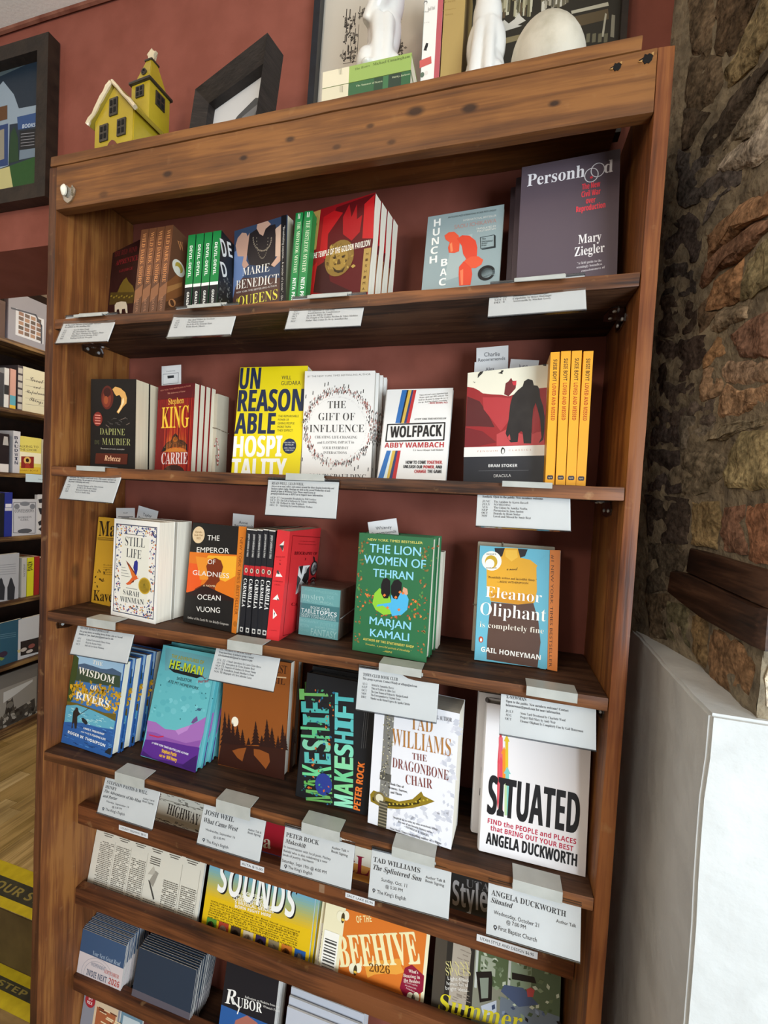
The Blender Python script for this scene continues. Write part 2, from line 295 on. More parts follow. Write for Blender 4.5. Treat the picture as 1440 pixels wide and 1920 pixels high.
# ------------------------------------------------------------------ measured poses (x, y, z, turn, roll, lean, width, height) and flat print on each face
POSE={
'apprentice':(-0.0024,0.1162,1.7726,-0.2904,0.0055,0.0598,0.1238,0.202),
'wild':(0.1414,0.0515,1.7733,-0.0133,-0.0032,0.0855,0.0186,0.2035),
'wild4':(0.202,0.051,1.7736,-0.0172,-0.0009,0.0841,0.0188,0.2038),
'devil':(0.2628,0.0554,1.7739,0.0071,-0.039,0.0878,0.0168,0.1809),
'devil4':(0.3211,0.0547,1.7742,0.0279,-0.033,0.086,0.0181,0.1813),
'queens':(0.3367,0.1125,1.7743,-0.1898,-0.0046,-0.0205,0.1361,0.2024),
'mistle1':(0.4959,0.0501,1.775,0.0175,0.0049,0.068,0.0148,0.1892),
'mistle2':(0.5111,0.0497,1.7751,0.0459,0.0185,0.0653,0.0174,0.1895),
'temple':(0.5203,0.0729,1.7752,-0.1954,-0.0017,0.059,0.1312,0.2019),
'hunch':(0.7348,0.0874,1.7762,-0.0575,-0.007,0.1555,0.1337,0.1878),
'person':(0.8964,0.0603,1.777,-0.0445,-0.0159,0.1251,0.1458,0.2303),
'rebecca':(0.0447,0.0507,1.4763,0.0939,-0.0061,-0.0152,0.1075,0.1887),
'carrie':(0.1679,0.0962,1.4769,-0.1461,-0.0057,0.0223,0.1063,0.1852),
'yellow':(0.3542,0.1023,1.4778,0.0303,-0.0051,0.0882,0.1519,0.2251),
'gift':(0.5089,0.1092,1.4785,0.1012,-0.0117,0.012,0.1412,0.2105),
'wolf':(0.6706,0.1,1.4793,-0.0322,-0.0049,0.1966,0.1263,0.1786),
'drac':(0.8286,0.0962,1.4801,-0.2248,-0.016,-0.012,0.1317,0.193),
'susie0':(0.9581,0.0387,1.4807,0.0052,-0.0232,-0.003,0.0135,0.204),
'susie1':(0.973,0.0365,1.4808,0.013,-0.0244,-0.003,0.0137,0.2041),
'susie2':(0.9879,0.0367,1.4808,0.0134,-0.0223,-0.0032,0.0137,0.2041),
'susie3':(1.0025,0.0396,1.4809,0.0127,-0.0118,-0.0035,0.0134,0.2039),
'mar':(0.0115,0.0898,1.1741,-0.1532,-0.0029,0.0585,0.0651,0.1945),
'still':(0.1287,0.0348,1.1747,-0.1272,-0.0064,0.014,0.129,0.2002),
'emperor':(0.2918,0.052,1.1755,-0.1494,-0.003,0.0804,0.1385,0.2003),
'carm0':(0.4331,0.0329,1.1761,-0.0311,0.0379,0.0105,0.0107,0.2006),
'carm1':(0.446,0.0324,1.1762,-0.0188,0.0283,0.0071,0.0111,0.2003),
'carm2':(0.4598,0.0314,1.1763,-0.0174,0.021,0.0049,0.0115,0.201),
'carm3':(0.4708,0.0328,1.1763,-0.0372,0.025,0.0056,0.0105,0.2022),
'carm4':(0.4812,0.032,1.1764,0.0105,0.0336,0.0051,0.0127,0.2013),
'bio_s':(0.4939,0.0291,1.1764,-0.0042,0.0574,0.0123,0.0253,0.2034),
'table':(0.5339,0.0676,1.1766,-0.0234,-0.0004,0.0342,0.0884,0.0981),
'lion':(0.6589,0.0364,1.1772,-0.0612,-0.0062,0.0413,0.1323,0.2062),
'elea':(0.8672,0.0705,1.1782,0.0327,-0.0118,0.1196,0.1317,0.1947),
'wisdom':(0.0059,0.0333,0.8771,-0.0382,0.0009,0.1319,0.1412,0.193),
'heman':(0.2029,0.0484,0.8781,-0.0283,-0.0026,0.2301,0.1391,0.2245),
'weil':(0.3656,0.081,0.8788,0.0186,-0.0026,0.0492,0.148,0.2296),
'make':(0.558,0.0487,0.8798,-0.0289,-0.0007,0.1202,0.1406,0.2255),
'dragon':(0.7049,0.0302,0.8805,-0.0782,-0.0043,0.045,0.1461,0.2205),
'situ':(0.8944,0.0322,0.8814,0.0062,-0.0069,0.0829,0.1591,0.2363),
's1a':(0.0251,-0.0143,1.717,0.0078,0.0067,0.3235,0.1301,0.0654),
's1b':(0.2906,-0.0143,1.7168,0.0253,-0.0028,0.3374,0.1316,0.0675),
's1c':(0.5276,-0.0147,1.719,0.0388,-0.0077,0.3887,0.1322,0.0702),
's1d':(0.8577,-0.015,1.7203,-0.0175,-0.0143,0.4726,0.1334,0.0743),
's2a':(0.04,-0.0101,1.4112,-0.0373,0.0116,0.3117,0.1405,0.0633),
's2b':(0.5028,-0.0098,1.4076,-0.0118,-0.0116,0.1215,0.1321,0.0636),
's2c':(0.8588,-0.01,1.4132,0.027,-0.0116,0.3399,0.1337,0.0671),
's3a':(0.0768,-0.009,1.1001,0.0173,-0.006,0.2856,0.1402,0.0655),
's3b':(0.4016,-0.0086,1.1018,-0.0117,-0.0033,0.3652,0.1328,0.0653),
's3c':(0.6846,-0.0097,1.0992,0.0429,-0.0001,0.1199,0.1329,0.0701),
's3d':(0.9121,-0.0089,1.1033,0.0204,-0.0062,0.2561,0.1341,0.0678),
's4a':(0.1595,-0.0111,0.7944,-0.0104,-0.0016,0.2757,0.1346,0.0699),
's4b':(0.3922,-0.0113,0.7944,0.0045,0.0031,0.275,0.1302,0.0683),
's4c':(0.5632,-0.012,0.7941,0.0161,0.0037,0.1717,0.1298,0.0731),
's4d':(0.7234,-0.0128,0.7938,0.0354,-0.0005,0.1637,0.1315,0.0762),
's4e':(0.9115,-0.0129,0.7944,-0.001,-0.0087,0.2045,0.1325,0.0762),
'county':(0.001,0.104,0.472,0.0,0.0,0.192,0.307,0.275),
'sounds':(0.32,0.104,0.472,0.0,0.0,0.192,0.255,0.275),
'beehive':(0.596,0.104,0.474,0.0,0.0262,0.192,0.215,0.275),
'style':(0.826,0.104,0.47,0.0,0.0,0.192,0.224,0.275),
'indie':(0.002,0.083,0.264,0.0,0.0,0.1396,0.128,0.125),
'rubor':(0.385,0.084,0.262,0.0,0.0,0.1745,0.125,0.19),
'pick':(0.003,0.084,0.06,0.0,0.0,0.1571,0.108,0.17),
'pub':(0.113,0.086,0.06,0.0,0.0,0.1571,0.06,0.165),
'tag_carrie':(0.158,0.12,1.636,0.0,-0.0415,0.0,0.0509,0.075),
'tag_charlie':(0.8389,0.135,1.6448,0.0,-0.0501,0.0,0.0559,0.085),
'tag_alex':(0.8346,0.131,1.6281,0.0,-0.0187,0.0,0.0577,0.075),
'tag_june':(0.8903,0.133,1.6326,0.0,0.0791,0.0,0.0481,0.075),
'tag_staff':(0.0712,0.097,1.3124,0.0,-0.0587,0.0,0.0506,0.08),
'tag_taylor':(0.111,0.1,1.3225,0.0,0.1786,0.0,0.0532,0.08),
'tag_annie':(0.352,0.115,1.3178,0.0,0.0252,0.0,0.0503,0.08),
'tag_whitney':(0.68,0.072,1.3235,0.0,-0.205,0.0,0.054,0.08),
'strip_county':(0.1198,0.0795,0.6777,0.0,0.0,0.0,0.0786,0.0111),
'strip_alta':(0.4288,0.0795,0.6829,0.0,0.0,0.0,0.0536,0.0114),
'strip_salt':(0.6559,0.0795,0.6863,0.0,0.0,0.0,0.0577,0.0097),
'strip_style':(0.9002,0.0795,0.6828,0.0,0.0,0.0,0.1007,0.0122),
'tape':(0.602,0.0795,0.6804,0.0,0.0,0.0,0.011,0.0163),
'b_silver':(-1.362,0.8015,2.09,1.5708,0.0,0.0,0.2548,0.2322),
'b_brown':(-1.372,0.7673,2.09,1.5708,0.0,0.0,0.0276,0.1688),
'b_dark':(-1.372,0.7694,1.772,1.5708,0.0,0.0,0.0244,0.1576),
'b_whiteblack':(-1.372,0.7964,1.772,1.5708,0.0,0.0,0.0194,0.1853),
'b_pink':(-1.372,0.8208,1.772,1.5708,0.0,0.0,0.0249,0.1885),
'b_banded':(-1.372,0.8528,1.772,1.5708,0.0,0.0,0.0227,0.2149),
'b_cream':(-1.372,0.8763,1.772,1.5708,0.0,0.0,0.1284,0.2162),
'b_portrait':(-1.372,0.7774,1.468,1.5708,0.0,0.0,0.0443,0.1813),
'b_baldwin':(-1.372,0.8387,1.468,1.5708,0.0,0.0,0.0315,0.2019),
'b_yellow':(-1.372,0.869,1.468,1.5708,0.0,0.0,0.0991,0.1822),
'b_pale':(-1.372,0.9691,1.468,1.5708,0.0,0.0,0.0423,0.1803),
'b_black2':(-1.372,0.7787,1.16,1.5708,0.0,0.0,0.028,0.2084),
'b_blue':(-1.372,0.8081,1.16,1.5708,0.0,0.0,0.0327,0.2133),
'b_confess':(-1.372,0.8419,1.16,1.5708,0.0,0.0,0.1133,0.1806),
'b_bw':(-1.372,0.9559,1.16,1.5708,0.0,0.0,0.0628,0.2033),
'b_men':(-1.372,0.7557,0.848,1.5708,0.0,0.0,0.1207,0.227),
'b_white1':(-1.372,0.8894,0.848,1.5708,0.0,0.0,0.022,0.1991),
'b_king':(-1.372,0.9143,0.848,1.5708,0.0,0.0,0.0316,0.1969),
'b_red':(-1.372,0.9488,0.848,1.5708,0.0,0.0,0.0242,0.1995),
'b_sliver':(-1.372,0.974,0.848,1.5708,0.0,0.0,0.035,0.1891),
'b_teal':(-1.372,0.7479,0.534,1.5708,0.0,0.0,0.1465,0.2091),
'b_photo':(-1.372,0.8793,0.534,1.5708,0.0,0.0,0.1264,0.2051),
'b_frame':(-1.372,0.735,0.219,1.5708,0.0,0.0,0.2414,0.2656),
'b_card':(-1.333,0.8712,1.4286,1.5708,0.0,0.0,0.14,0.0387),
'wallpic':(-0.655,0.176,2.19,0.0,0.0,0.0,0.372,0.322),
'poster':(0.478,0.16,2.098,0.0,0.0,0.0524,0.262,0.4),
'library':(0.77,0.163,2.098,0.0,0.0,0.0436,0.272,0.3),
'slant':(0.254,0.1171,2.1135,-0.3026,0.0,0.1144,0.1677,0.139),
'lie_green':(0.566,0.006,2.1195,0.0,0.0,0.0,0.15,0.026),
'lie_dark':(0.566,0.006,2.0925,0.0,0.0,0.0,0.15,0.026),
'up_white':(0.722,0.05,2.0925,0.0,0.0,0.0,0.031,0.27),
'up_tan':(0.755,0.05,2.0925,0.0,0.0,0.0,0.034,0.27),
}
PRINT={
'apprentice':[('p','f','2a0d10',[0,0,1238,0,1238,2020,0,2020]),('t','f','THE RED WIND','c','6a1a20',82,1904,1054,1788,112),('t','f','APPRENTICE','c','8a1c26',190,1679,1134,1581,111),('t','f','GEORGE','c','7c1a22',379,1473,965,1414,60),('p','f','6e5a1e',[388,1022,476,1150,602,1258,723,1289,834,1169,1034,1031,1131,870]),('p','f','4c3d16',[73,1087,1183,869,1103,642,69,800]),('e','f','8d7a2c',129,991,41,21),('e','f','8d7a2c',254,937,40,21),('e','f','8d7a2c',366,944,40,21),('e','f','8d7a2c',487,890,39,20),('e','f','8d7a2c',596,898,39,20),('e','f','8d7a2c',714,845,38,20),('e','f','8d7a2c',820,853,38,20),('e','f','8d7a2c',935,802,37,20),('e','f','8d7a2c',1039,809,37,20),('p','f','d8cdb4',[329,741,395,787,600,777,807,727,879,628,927,458,854,471,799,576,670,590,670,494,595,508,538,615,444,622,436,565,357,589])],
'wild':[('p','f','5f3c28',[0,0,186,0,186,1017,0,1017]),('p','f','8a5a3a',[0,448,186,610,186,855,0,733]),('t','f','WILD DARK SHORE','c','c98652',55,1950,55,850,85),('t','f','McCONAGHY','n','a8795a',60,550,60,60,60)],
'wild4':[('p','f','5f3c28',[0,0,188,0,188,1019,0,1019]),('p','f','8a5a3a',[0,448,188,611,188,856,0,734]),('t','f','WILD DARK SHORE','c','c98652',55,1950,55,850,85),('t','f','McCONAGHY','n','a8795a',60,550,60,60,60),('p','s','8a5630',[-12,833,365,1341,404,807,15,405]),('p','s','b07a45',[9,757,370,1065,370,972,15,627]),('p','s','5a3a26',[12,292,465,724,451,833,15,449]),('t','s','W','c','c98652',201,1657,345,1719,160),('e','s','e8e4d0',244,1286,174,158),('e','s','b9a13f',253,1306,107,98),('e','s','e8e4d0',225,1243,73,64),('t','s','O','c','c98652',132,380,288,533,131)],
'devil':[('p','f','14803e',[0,778,168,778,168,1809,0,1809]),('p','f','e9ece6',[0,715,168,715,168,778,0,778]),('p','f','17181b',[0,0,168,0,168,715,0,715]),('t','f','DEVIL-DEVIL','b','eef2ea',55,1580,55,920,62),('t','f','GRAEME KENT','b','e6e6e0',55,620,55,40,55)],
'devil4':[('p','f','14803e',[0,780,181,780,181,1813,0,1813]),('p','f','e9ece6',[0,716,181,716,181,780,0,780]),('p','f','17181b',[0,0,181,0,181,716,0,716]),('t','f','DEVIL-DEVIL','b','eef2ea',55,1580,55,920,62),('t','f','GRAEME KENT','b','e6e6e0',55,620,55,40,55),('p','s','1c1d20',[0,0,1266,0,1266,1813,0,1813]),('t','s','D','b','e9e9e4',90,1342,241,1417,308),('t','s','E','b','e9e9e4',280,1470,409,1522,270),('t','s','D','b','e9e9e4',131,949,295,1039,264),('s','s',1,40,'leaf',['5b5c5a','3a3b3c','7a7b76'],70,[24,362,460,607,427,1066,-7,798])],
'queens':[('p','f','3a4a66',[0,0,1361,0,1361,2024,0,2024]),('p','f','5c4038',[-20,1095,914,929,1237,871,1211,396,-4,551]),('p','f','6d86b4',[13,1605,330,1751,401,1651,292,1082,63,908,-8,660]),('p','f','c9a08c',[94,1865,209,1946,325,1911,398,1778,304,1461,105,1501,39,1727]),('p','f','2a2426',[384,1865,579,1925,1069,1916,1130,1701,1070,1105,430,1268,336,1539]),('p','f','cfa792',[615,2020,878,2021,962,1940,829,1881,767,1760,677,1817,595,1942]),('p','f','d5ad96',[1073,1814,1213,1883,1226,1197,1070,1105,988,1161,1143,1294]),('p','f','d9b9a2',[1088,1831,1223,1880,1223,1278,1090,1304]),('p','f','caa08c',[373,1846,417,1899,341,1369,413,1271,288,1210,228,1306]),('e','f','8f8474',981,1672,17,16),('e','f','7d7466',895,1691,14,12),('e','f','8f8474',980,1632,17,16),('e','f','7d7466',895,1627,14,12),('e','f','8f8474',972,1595,17,16),('e','f','7d7466',891,1566,14,12),('e','f','8f8474',958,1561,17,16),('e','f','7d7466',884,1509,14,12),('e','f','8f8474',939,1531,17,16),('e','f','7d7466',873,1457,14,12),('e','f','8f8474',914,1507,17,16),('e','f','7d7466',858,1413,14,12),('e','f','8f8474',885,1488,17,17),('e','f','7d7466',841,1377,14,12),('e','f','8f8474',852,1475,17,17),('e','f','7d7466',821,1350,14,12),('e','f','8f8474',817,1469,17,17),('e','f','7d7466',800,1333,14,12),('e','f','8f8474',779,1470,17,17),('e','f','7d7466',776,1327,14,12),('e','f','8f8474',741,1478,17,17),('e','f','7d7466',753,1332,14,12),('e','f','8f8474',703,1493,17,17),('e','f','7d7466',729,1347,14,12),('e','f','8f8474',666,1513,17,17),('e','f','7d7466',706,1372,14,13),('e','f','8f8474',631,1540,17,17),('e','f','7d7466',684,1408,14,13),('e','f','8f8474',599,1572,17,17),('e','f','7d7466',663,1452,14,13),('e','f','8f8474',572,1608,17,17),('e','f','7d7466',645,1503,14,13),('e','f','8f8474',549,1647,17,17),('e','f','7d7466',631,1561,14,13),('e','f','8f8474',532,1688,17,17),('e','f','7d7466',619,1623,14,13),('e','f','8f8474',521,1731,17,17),('e','f','7d7466',611,1687,14,13),('e','f','8f8474',517,1773,17,17),('e','f','7d7466',607,1753,14,13),('t','f','MARIE','n','f2eee6',246,1082,954,1045,152),('t','f','BENEDICT','n','f2eee6',77,841,1187,782,171),('t','f','NEW YORK TIMES BESTSELLING AUTHOR','g','e6e0d8',97,756,1152,723,34),('t','f','QUEENS','n','f2e85a',146,494,1171,475,188),('t','f','OF','n','f2e85a',102,591,190,591,60),('p','f','1b1a1e',[1218,2033,1342,2027,1384,393,1227,401]),('t','f','"Breathtaking suspense... A wonder of a book." - Elin','g','d8d4cc',1267,1830,1262,441,48)],
'mistle1':[('p','f','128040',[0,0,148,0,148,1892,0,1892]),('p','f','0c5a2c',[0,0,18,0,18,1892,0,1892]),('t','f','THE MISTLETOE MYSTERY','n','dfe8c8',53,1720,53,750,62),('t','f','NITA PROSE','b','f0f4ea',53,660,53,120,62),('p','f','f0f0e4',[56,1778,68,1778,68,1873,56,1873]),('p','f','f0f0e4',[83,1778,95,1778,95,1873,83,1873])],
'mistle2':[('p','f','128040',[0,0,174,0,174,1895,0,1895]),('p','f','0c5a2c',[0,0,21,0,21,1895,0,1895]),('t','f','THE MISTLETOE MYSTERY','n','dfe8c8',63,1720,63,750,73),('t','f','NITA PROSE','b','f0f4ea',63,660,63,120,73),('p','f','f0f0e4',[66,1781,80,1781,80,1876,66,1876]),('p','f','f0f0e4',[97,1781,111,1781,111,1876,97,1876])],
'temple':[('p','f','8c1017',[0,0,1312,0,1312,2019,0,2019]),('p','f','5a0a10',[512,1963,1305,2004,1337,1161,1299,261,572,344,323,987,398,1692]),('p','f','b4141a',[214,1130,240,1852,470,1914,663,1825,369,1498,392,1013]),('p','f','a8141b',[670,1744,787,1950,855,1698,947,1908,972,1630,1077,1681,1052,1379,895,1260,700,1422]),('p','f','c01c20',[1103,1867,1298,1987,1334,1200,1115,1249]),('p','f','3a080c',[85,466,185,934,392,1013,502,594,1027,307,619,336]),('p','f','b01218',[14,437,40,922,177,1016,139,417]),('p','f','b3924f',[-3,2007,162,2009,128,1270,-3,1257]),('p','f','b3924f',[1168,1054,1313,1045,1311,266,1161,265]),('t','f','Y','g','7a5a20',46,1859,105,1857,54),('t','f','U','g','7a5a20',40,1722,98,1720,54),('t','f','K','g','7a5a20',34,1584,92,1583,54),('t','f','I','g','7a5a20',28,1446,86,1446,53),('t','f','O','g','7a5a20',21,1309,80,1308,53),('t','f','M','g','5a3a12',1218,921,1265,919,46),('t','f','I','g','5a3a12',1214,819,1262,817,46),('t','f','S','g','5a3a12',1211,717,1258,715,46),('t','f','H','g','5a3a12',1207,615,1254,614,46),('t','f','I','g','5a3a12',1203,513,1251,512,46),('t','f','M','g','5a3a12',1200,411,1247,410,46),('t','f','A','g','5a3a12',1196,309,1243,308,46),('e','f','8a6c30',663,989,308,331),('s','f',71,70,'leaf',['a8893f','7d612a','b89a4c','6a5020','92743a'],100,[427,799,933,748,901,1201,415,1268]),('e','f','a4843c',652,968,198,202),('s','f',72,22,'leaf',['8a6c30','b89a4c','5a421a'],70,[513,869,823,828,801,1066,500,1110]),('p','f','3a2810',[533,857,624,777,726,753,811,811,766,718,666,713,579,761]),('p','f','3a2810',[525,1041,600,1034,585,989,538,999]),('p','f','3a2810',[711,1019,783,1023,778,977,728,976]),('p','f','5a421a',[633,972,679,966,706,871,623,879]),('t','f','THE TEMPLE OF THE GOLDEN PAVILION','b','f3ece0',52,1098,1285,1082,107)],
'hunch':[('p','f','93a3a4',[0,0,1337,0,1337,1878,0,1878]),('p','f','a7b4b2',[401,563,802,657,829,1408,468,1314]),('t','f','H','b','f4f2ea',121,1659,244,1666,142),('t','f','U','b','f4f2ea',117,1477,242,1484,141),('t','f','N','b','f4f2ea',112,1296,241,1303,141),('t','f','C','b','f4f2ea',108,1115,239,1123,140),('t','f','H','b','f4f2ea',103,936,238,944,139),('t','f','B','b','f4f2ea',316,855,429,860,137),('t','f','A','b','f4f2ea',311,668,431,673,137),('t','f','C','b','f4f2ea',307,482,433,487,136),('t','f','AKUTAGAWA PRIZE INTERNATIONAL BOOKER PRIZE LONGLIST','g','56605f',370,1781,1212,1776,32),('t','f','INTERNATIONAL BESTSELLER','g','e9e6dc',647,1673,1218,1667,35),('t','f','SAOU ICHIKAWA','g','b98f86',499,1549,1226,1551,77),('t','f','TRANSLATED BY','g','e9e6dc',888,1467,1225,1467,34),('t','f','POLLY BARTON','g','e9e6dc',912,1418,1222,1420,34),('p','f','e2573a',[332,1449,408,1502,503,1497,589,1407,617,1272,618,1101,535,1080,439,1101,415,1200,439,1300,364,1364]),('p','f','dc4a33',[562,1349,651,1403,777,1376,893,1262,933,1121,935,953,857,898,764,918,694,1039,660,1197]),('p','f','e25a3a',[733,915,837,968,959,956,1048,877,1024,791,929,738,791,756,724,832]),('p','f','dd4b32',[640,800,719,900,858,747,879,628,862,432,670,442,644,659]),('p','f','ef8a5c',[442,1265,478,1294,510,1117,470,1106]),('p','f','ef7d55',[664,723,715,750,736,454,697,452]),('l','f','23282a',[971,1307,1205,1319,1218,1104,992,1095,971,1307],8),('p','f','23282a',[1205,1319,1229,1302,1244,1074,1018,1068,1005,1083,1222,1097]),('t','f','The','g','2c3234',999,1255,1065,1258,30),('t','f','International','g','2c3234',1002,1215,1182,1199,30),('t','f','Booker','g','2c3234',1005,1174,1101,1172,30),('t','f','Prize','g','2c3234',1007,1133,1085,1135,30),('e','f','1b1d1f',1119,623,144,140),('e','f','93a3a4',1125,622,96,93),('p','f','93a3a4',[1158,651,1275,674,1282,549,1162,591]),('l','f','4b5455',[1050,678,1168,679],6),('l','f','4b5455',[1051,655,1170,656],6),('l','f','4b5455',[1053,632,1171,632],6),('l','f','4b5455',[1054,608,1173,609],6),('l','f','4b5455',[1056,585,1174,586],6)],
'person':[('p','f','5c4f57',[0,0,1458,0,1458,2303,0,2303]),('t','f','Personh','c','ece8ea',94,1940,959,1937,209),('t','f','d','c','ece8ea',1236,1936,1358,1934,211),('l','f','ece8ea',[1153,1941,1150,1971,1140,1999,1125,2023,1105,2042,1081,2053,1056,2057,1031,2053,1008,2042,988,2023,973,1999,963,1971,960,1941,963,1911,973,1883,988,1858,1008,1840,1031,1828,1056,1824,1081,1828,1105,1840,1125,1858,1140,1883,1150,1911,1153,1941],13),('l','f','ece8ea',[1242,2010,1238,2040,1229,2068,1214,2092,1194,2110,1171,2122,1146,2126,1121,2122,1098,2110,1078,2092,1063,2068,1053,2040,1050,2010,1053,1980,1063,1952,1078,1928,1098,1909,1121,1898,1146,1894,1171,1898,1194,1909,1214,1928,1229,1952,1238,1980,1242,2010],13),('e','f','d6434c',1058,1901,21,21),('t','f','The New','h','dc4650',928,1715,1187,1721,97),('t','f','Civil War','h','dc4650',924,1585,1195,1593,97),('t','f','over','h','dc4650',992,1467,1126,1466,96),('t','f','Reproduction','h','dc4650',855,1344,1269,1353,96),('t','f','Mary','c','f0ecec',903,804,1229,812,148),('t','f','Ziegler','c','f0ecec',856,603,1279,621,148),('t','f','"A field guide to the','n','e6e0e2',899,462,1239,467,38),('t','f','seemingly boundless','n','e6e0e2',891,398,1250,408,38),('t','f','consciousness of','n','e6e0e2',964,330,1291,350,38)],
'rebecca':[('p','f','17120f',[0,0,1075,0,1075,1887,0,1887]),('e','f','5a2016',397,1503,149,248),('e','f','7c3220',382,1470,105,173),('e','f','3a1410',395,1611,85,97),('e','f','9a4a28',367,1448,50,86),('p','f','d9a45c',[518,1676,587,1730,711,1698,823,1613,866,1496,858,1388,778,1313,730,1247,674,1171,627,1203,680,1279,728,1366,738,1495,688,1559,614,1537,577,1579]),('p','f','f0d09a',[763,1473,792,1506,804,1409,717,1258,681,1193,649,1214,717,1301]),('l','f','6a5a50',[374,931,450,884],15),('l','f','37302c',[418,1005,493,959],15),('l','f','4a4440',[464,958,538,951],15),('l','f','37302c',[507,1037,581,1086],15),('l','f','4a4440',[552,1062,626,1067],15),('l','f','4a4440',[598,976,672,979],15),('l','f','4a4440',[643,957,717,935],15),('l','f','4a4440',[686,1040,761,996],15),('l','f','6a5a50',[730,1049,804,1068],15),('l','f','6a5a50',[774,1059,848,1092],15),('l','f','4a4440',[818,1089,892,1061],15),('l','f','6a5a50',[865,940,938,977],15),('e','f','7c2a20',177,1051,113,148),('l','f','d08070',[115,1131,236,1126],23),('l','f','d08070',[116,1074,237,1070],23),('l','f','d08070',[116,1018,237,1013],23),('l','f','d08070',[117,961,238,956],23),('t','f','DAPHNE','n','9a9a62',233,725,834,721,131),('t','f','DU','n','5a5a3c',107,519,243,518,84),('t','f','MAURIER','n','9a9a62',291,512,970,513,136),('t','f','The unsurpassed modern masterpiece','i','b8b0a4',255,419,829,414,29),('p','f','55200f',[142,328,909,338,895,116,119,108]),('t','f','Rebecca','j','e8b48c',346,181,733,172,110),('l','f','8a8078',[260,18,909,-3],13)],
'carrie':[('p','f','8a1716',[0,0,1063,0,1063,1852,0,1852]),('p','f','741214',[0,0,32,0,30,1149,4,1595]),('p','f','741214',[41,0,73,0,71,1578,45,1645]),('p','f','741214',[82,0,114,0,112,1633,86,1272]),('p','f','741214',[123,0,155,0,152,1448,127,1488]),('p','f','741214',[164,0,196,0,193,1249,168,1649]),('p','f','741214',[205,0,236,0,234,1685,209,1608]),('p','f','b5361e',[245,0,277,0,275,1160,250,1342]),('p','f','741214',[286,0,318,0,316,1295,291,1296]),('p','f','a0201a',[327,0,359,0,357,1479,331,1504]),('p','f','a0201a',[368,0,400,0,398,1320,372,1566]),('p','f','c04a20',[409,0,441,0,439,1535,413,1214]),('p','f','c04a20',[450,0,482,0,480,1540,454,1143]),('p','f','a0201a',[491,0,523,0,521,1676,495,1310]),('p','f','c04a20',[532,0,564,0,561,1158,536,1549]),('p','f','b5361e',[573,0,605,0,602,1357,577,1579]),('p','f','c04a20',[614,0,645,0,643,1174,618,1212]),('p','f','741214',[654,0,686,0,684,1214,659,1248]),('p','f','c04a20',[695,0,727,0,725,1340,700,1308]),('p','f','b5361e',[736,0,768,0,766,1579,740,1171]),('p','f','b5361e',[777,0,809,0,807,1626,781,1132]),('p','f','a0201a',[818,0,850,0,848,1264,822,1396]),('p','f','b5361e',[859,0,891,0,889,1658,863,1300]),('p','f','a0201a',[900,0,932,0,930,1322,904,1287]),('p','f','741214',[941,0,973,0,971,1592,945,1459]),('p','f','b5361e',[982,0,1014,0,1011,1702,986,1201]),('p','f','a0201a',[1023,0,1054,0,1052,1193,1027,1445]),('p','f','5c1118',[0,1556,1063,1556,1063,1852,0,1852]),('p','f','d8762a',[325,452,316,764,353,452]),('p','f','d8762a',[368,452,354,839,396,452]),('p','f','d8762a',[412,452,394,889,440,452]),('p','f','d8762a',[455,452,439,860,483,452]),('p','f','d8762a',[498,452,487,788,525,452]),('p','f','d8762a',[541,452,528,808,568,452]),('p','f','d8762a',[583,452,568,842,611,452]),('p','f','d8762a',[626,452,616,776,653,452]),('p','f','d8762a',[668,452,652,854,695,452]),('p','f','d8762a',[710,452,697,825,737,452]),('p','f','d8762a',[752,452,740,798,779,452]),('p','f','d8762a',[794,452,780,830,821,452]),('p','f','d8762a',[836,452,819,866,863,452]),('p','f','d8762a',[877,452,860,878,904,452]),('t','f','NEW YORK TIMES BESTSELLING AUTHOR','g','c8806a',72,1730,956,1784,29),('t','f','70th Anniversary of Terror','i','d89a80',287,1659,810,1681,31),('t','f','Stephen','c','f0b84a',328,1436,779,1449,128),('t','f','KING','c','f6c63c',150,936,955,947,445),('p','f','1a1210',[186,430,256,541,344,629,464,672,518,781,582,824,655,769,691,692,827,669,936,582,945,452,838,506,687,529,535,529,384,496,279,441]),('e','f','c8701e',585,693,67,61),('e','f','8a5a30',288,530,22,18),('e','f','8a5a30',355,560,22,18),('e','f','8a5a30',421,586,22,18),('e','f','8a5a30',487,605,21,18),('e','f','8a5a30',554,615,21,18),('e','f','8a5a30',621,615,21,18),('e','f','8a5a30',688,604,21,17),('e','f','8a5a30',755,584,21,17),('e','f','8a5a30',823,558,21,17),('e','f','8a5a30',890,528,21,17),('p','f','c47a2c',[264,430,385,485,597,518,809,496,932,431]),('t','f','CARRIE','c','f0d8d4',204,167,967,181,241),('e','f','3a2018',588,-8,315,165),('e','f','6a4a34',415,44,77,88)],
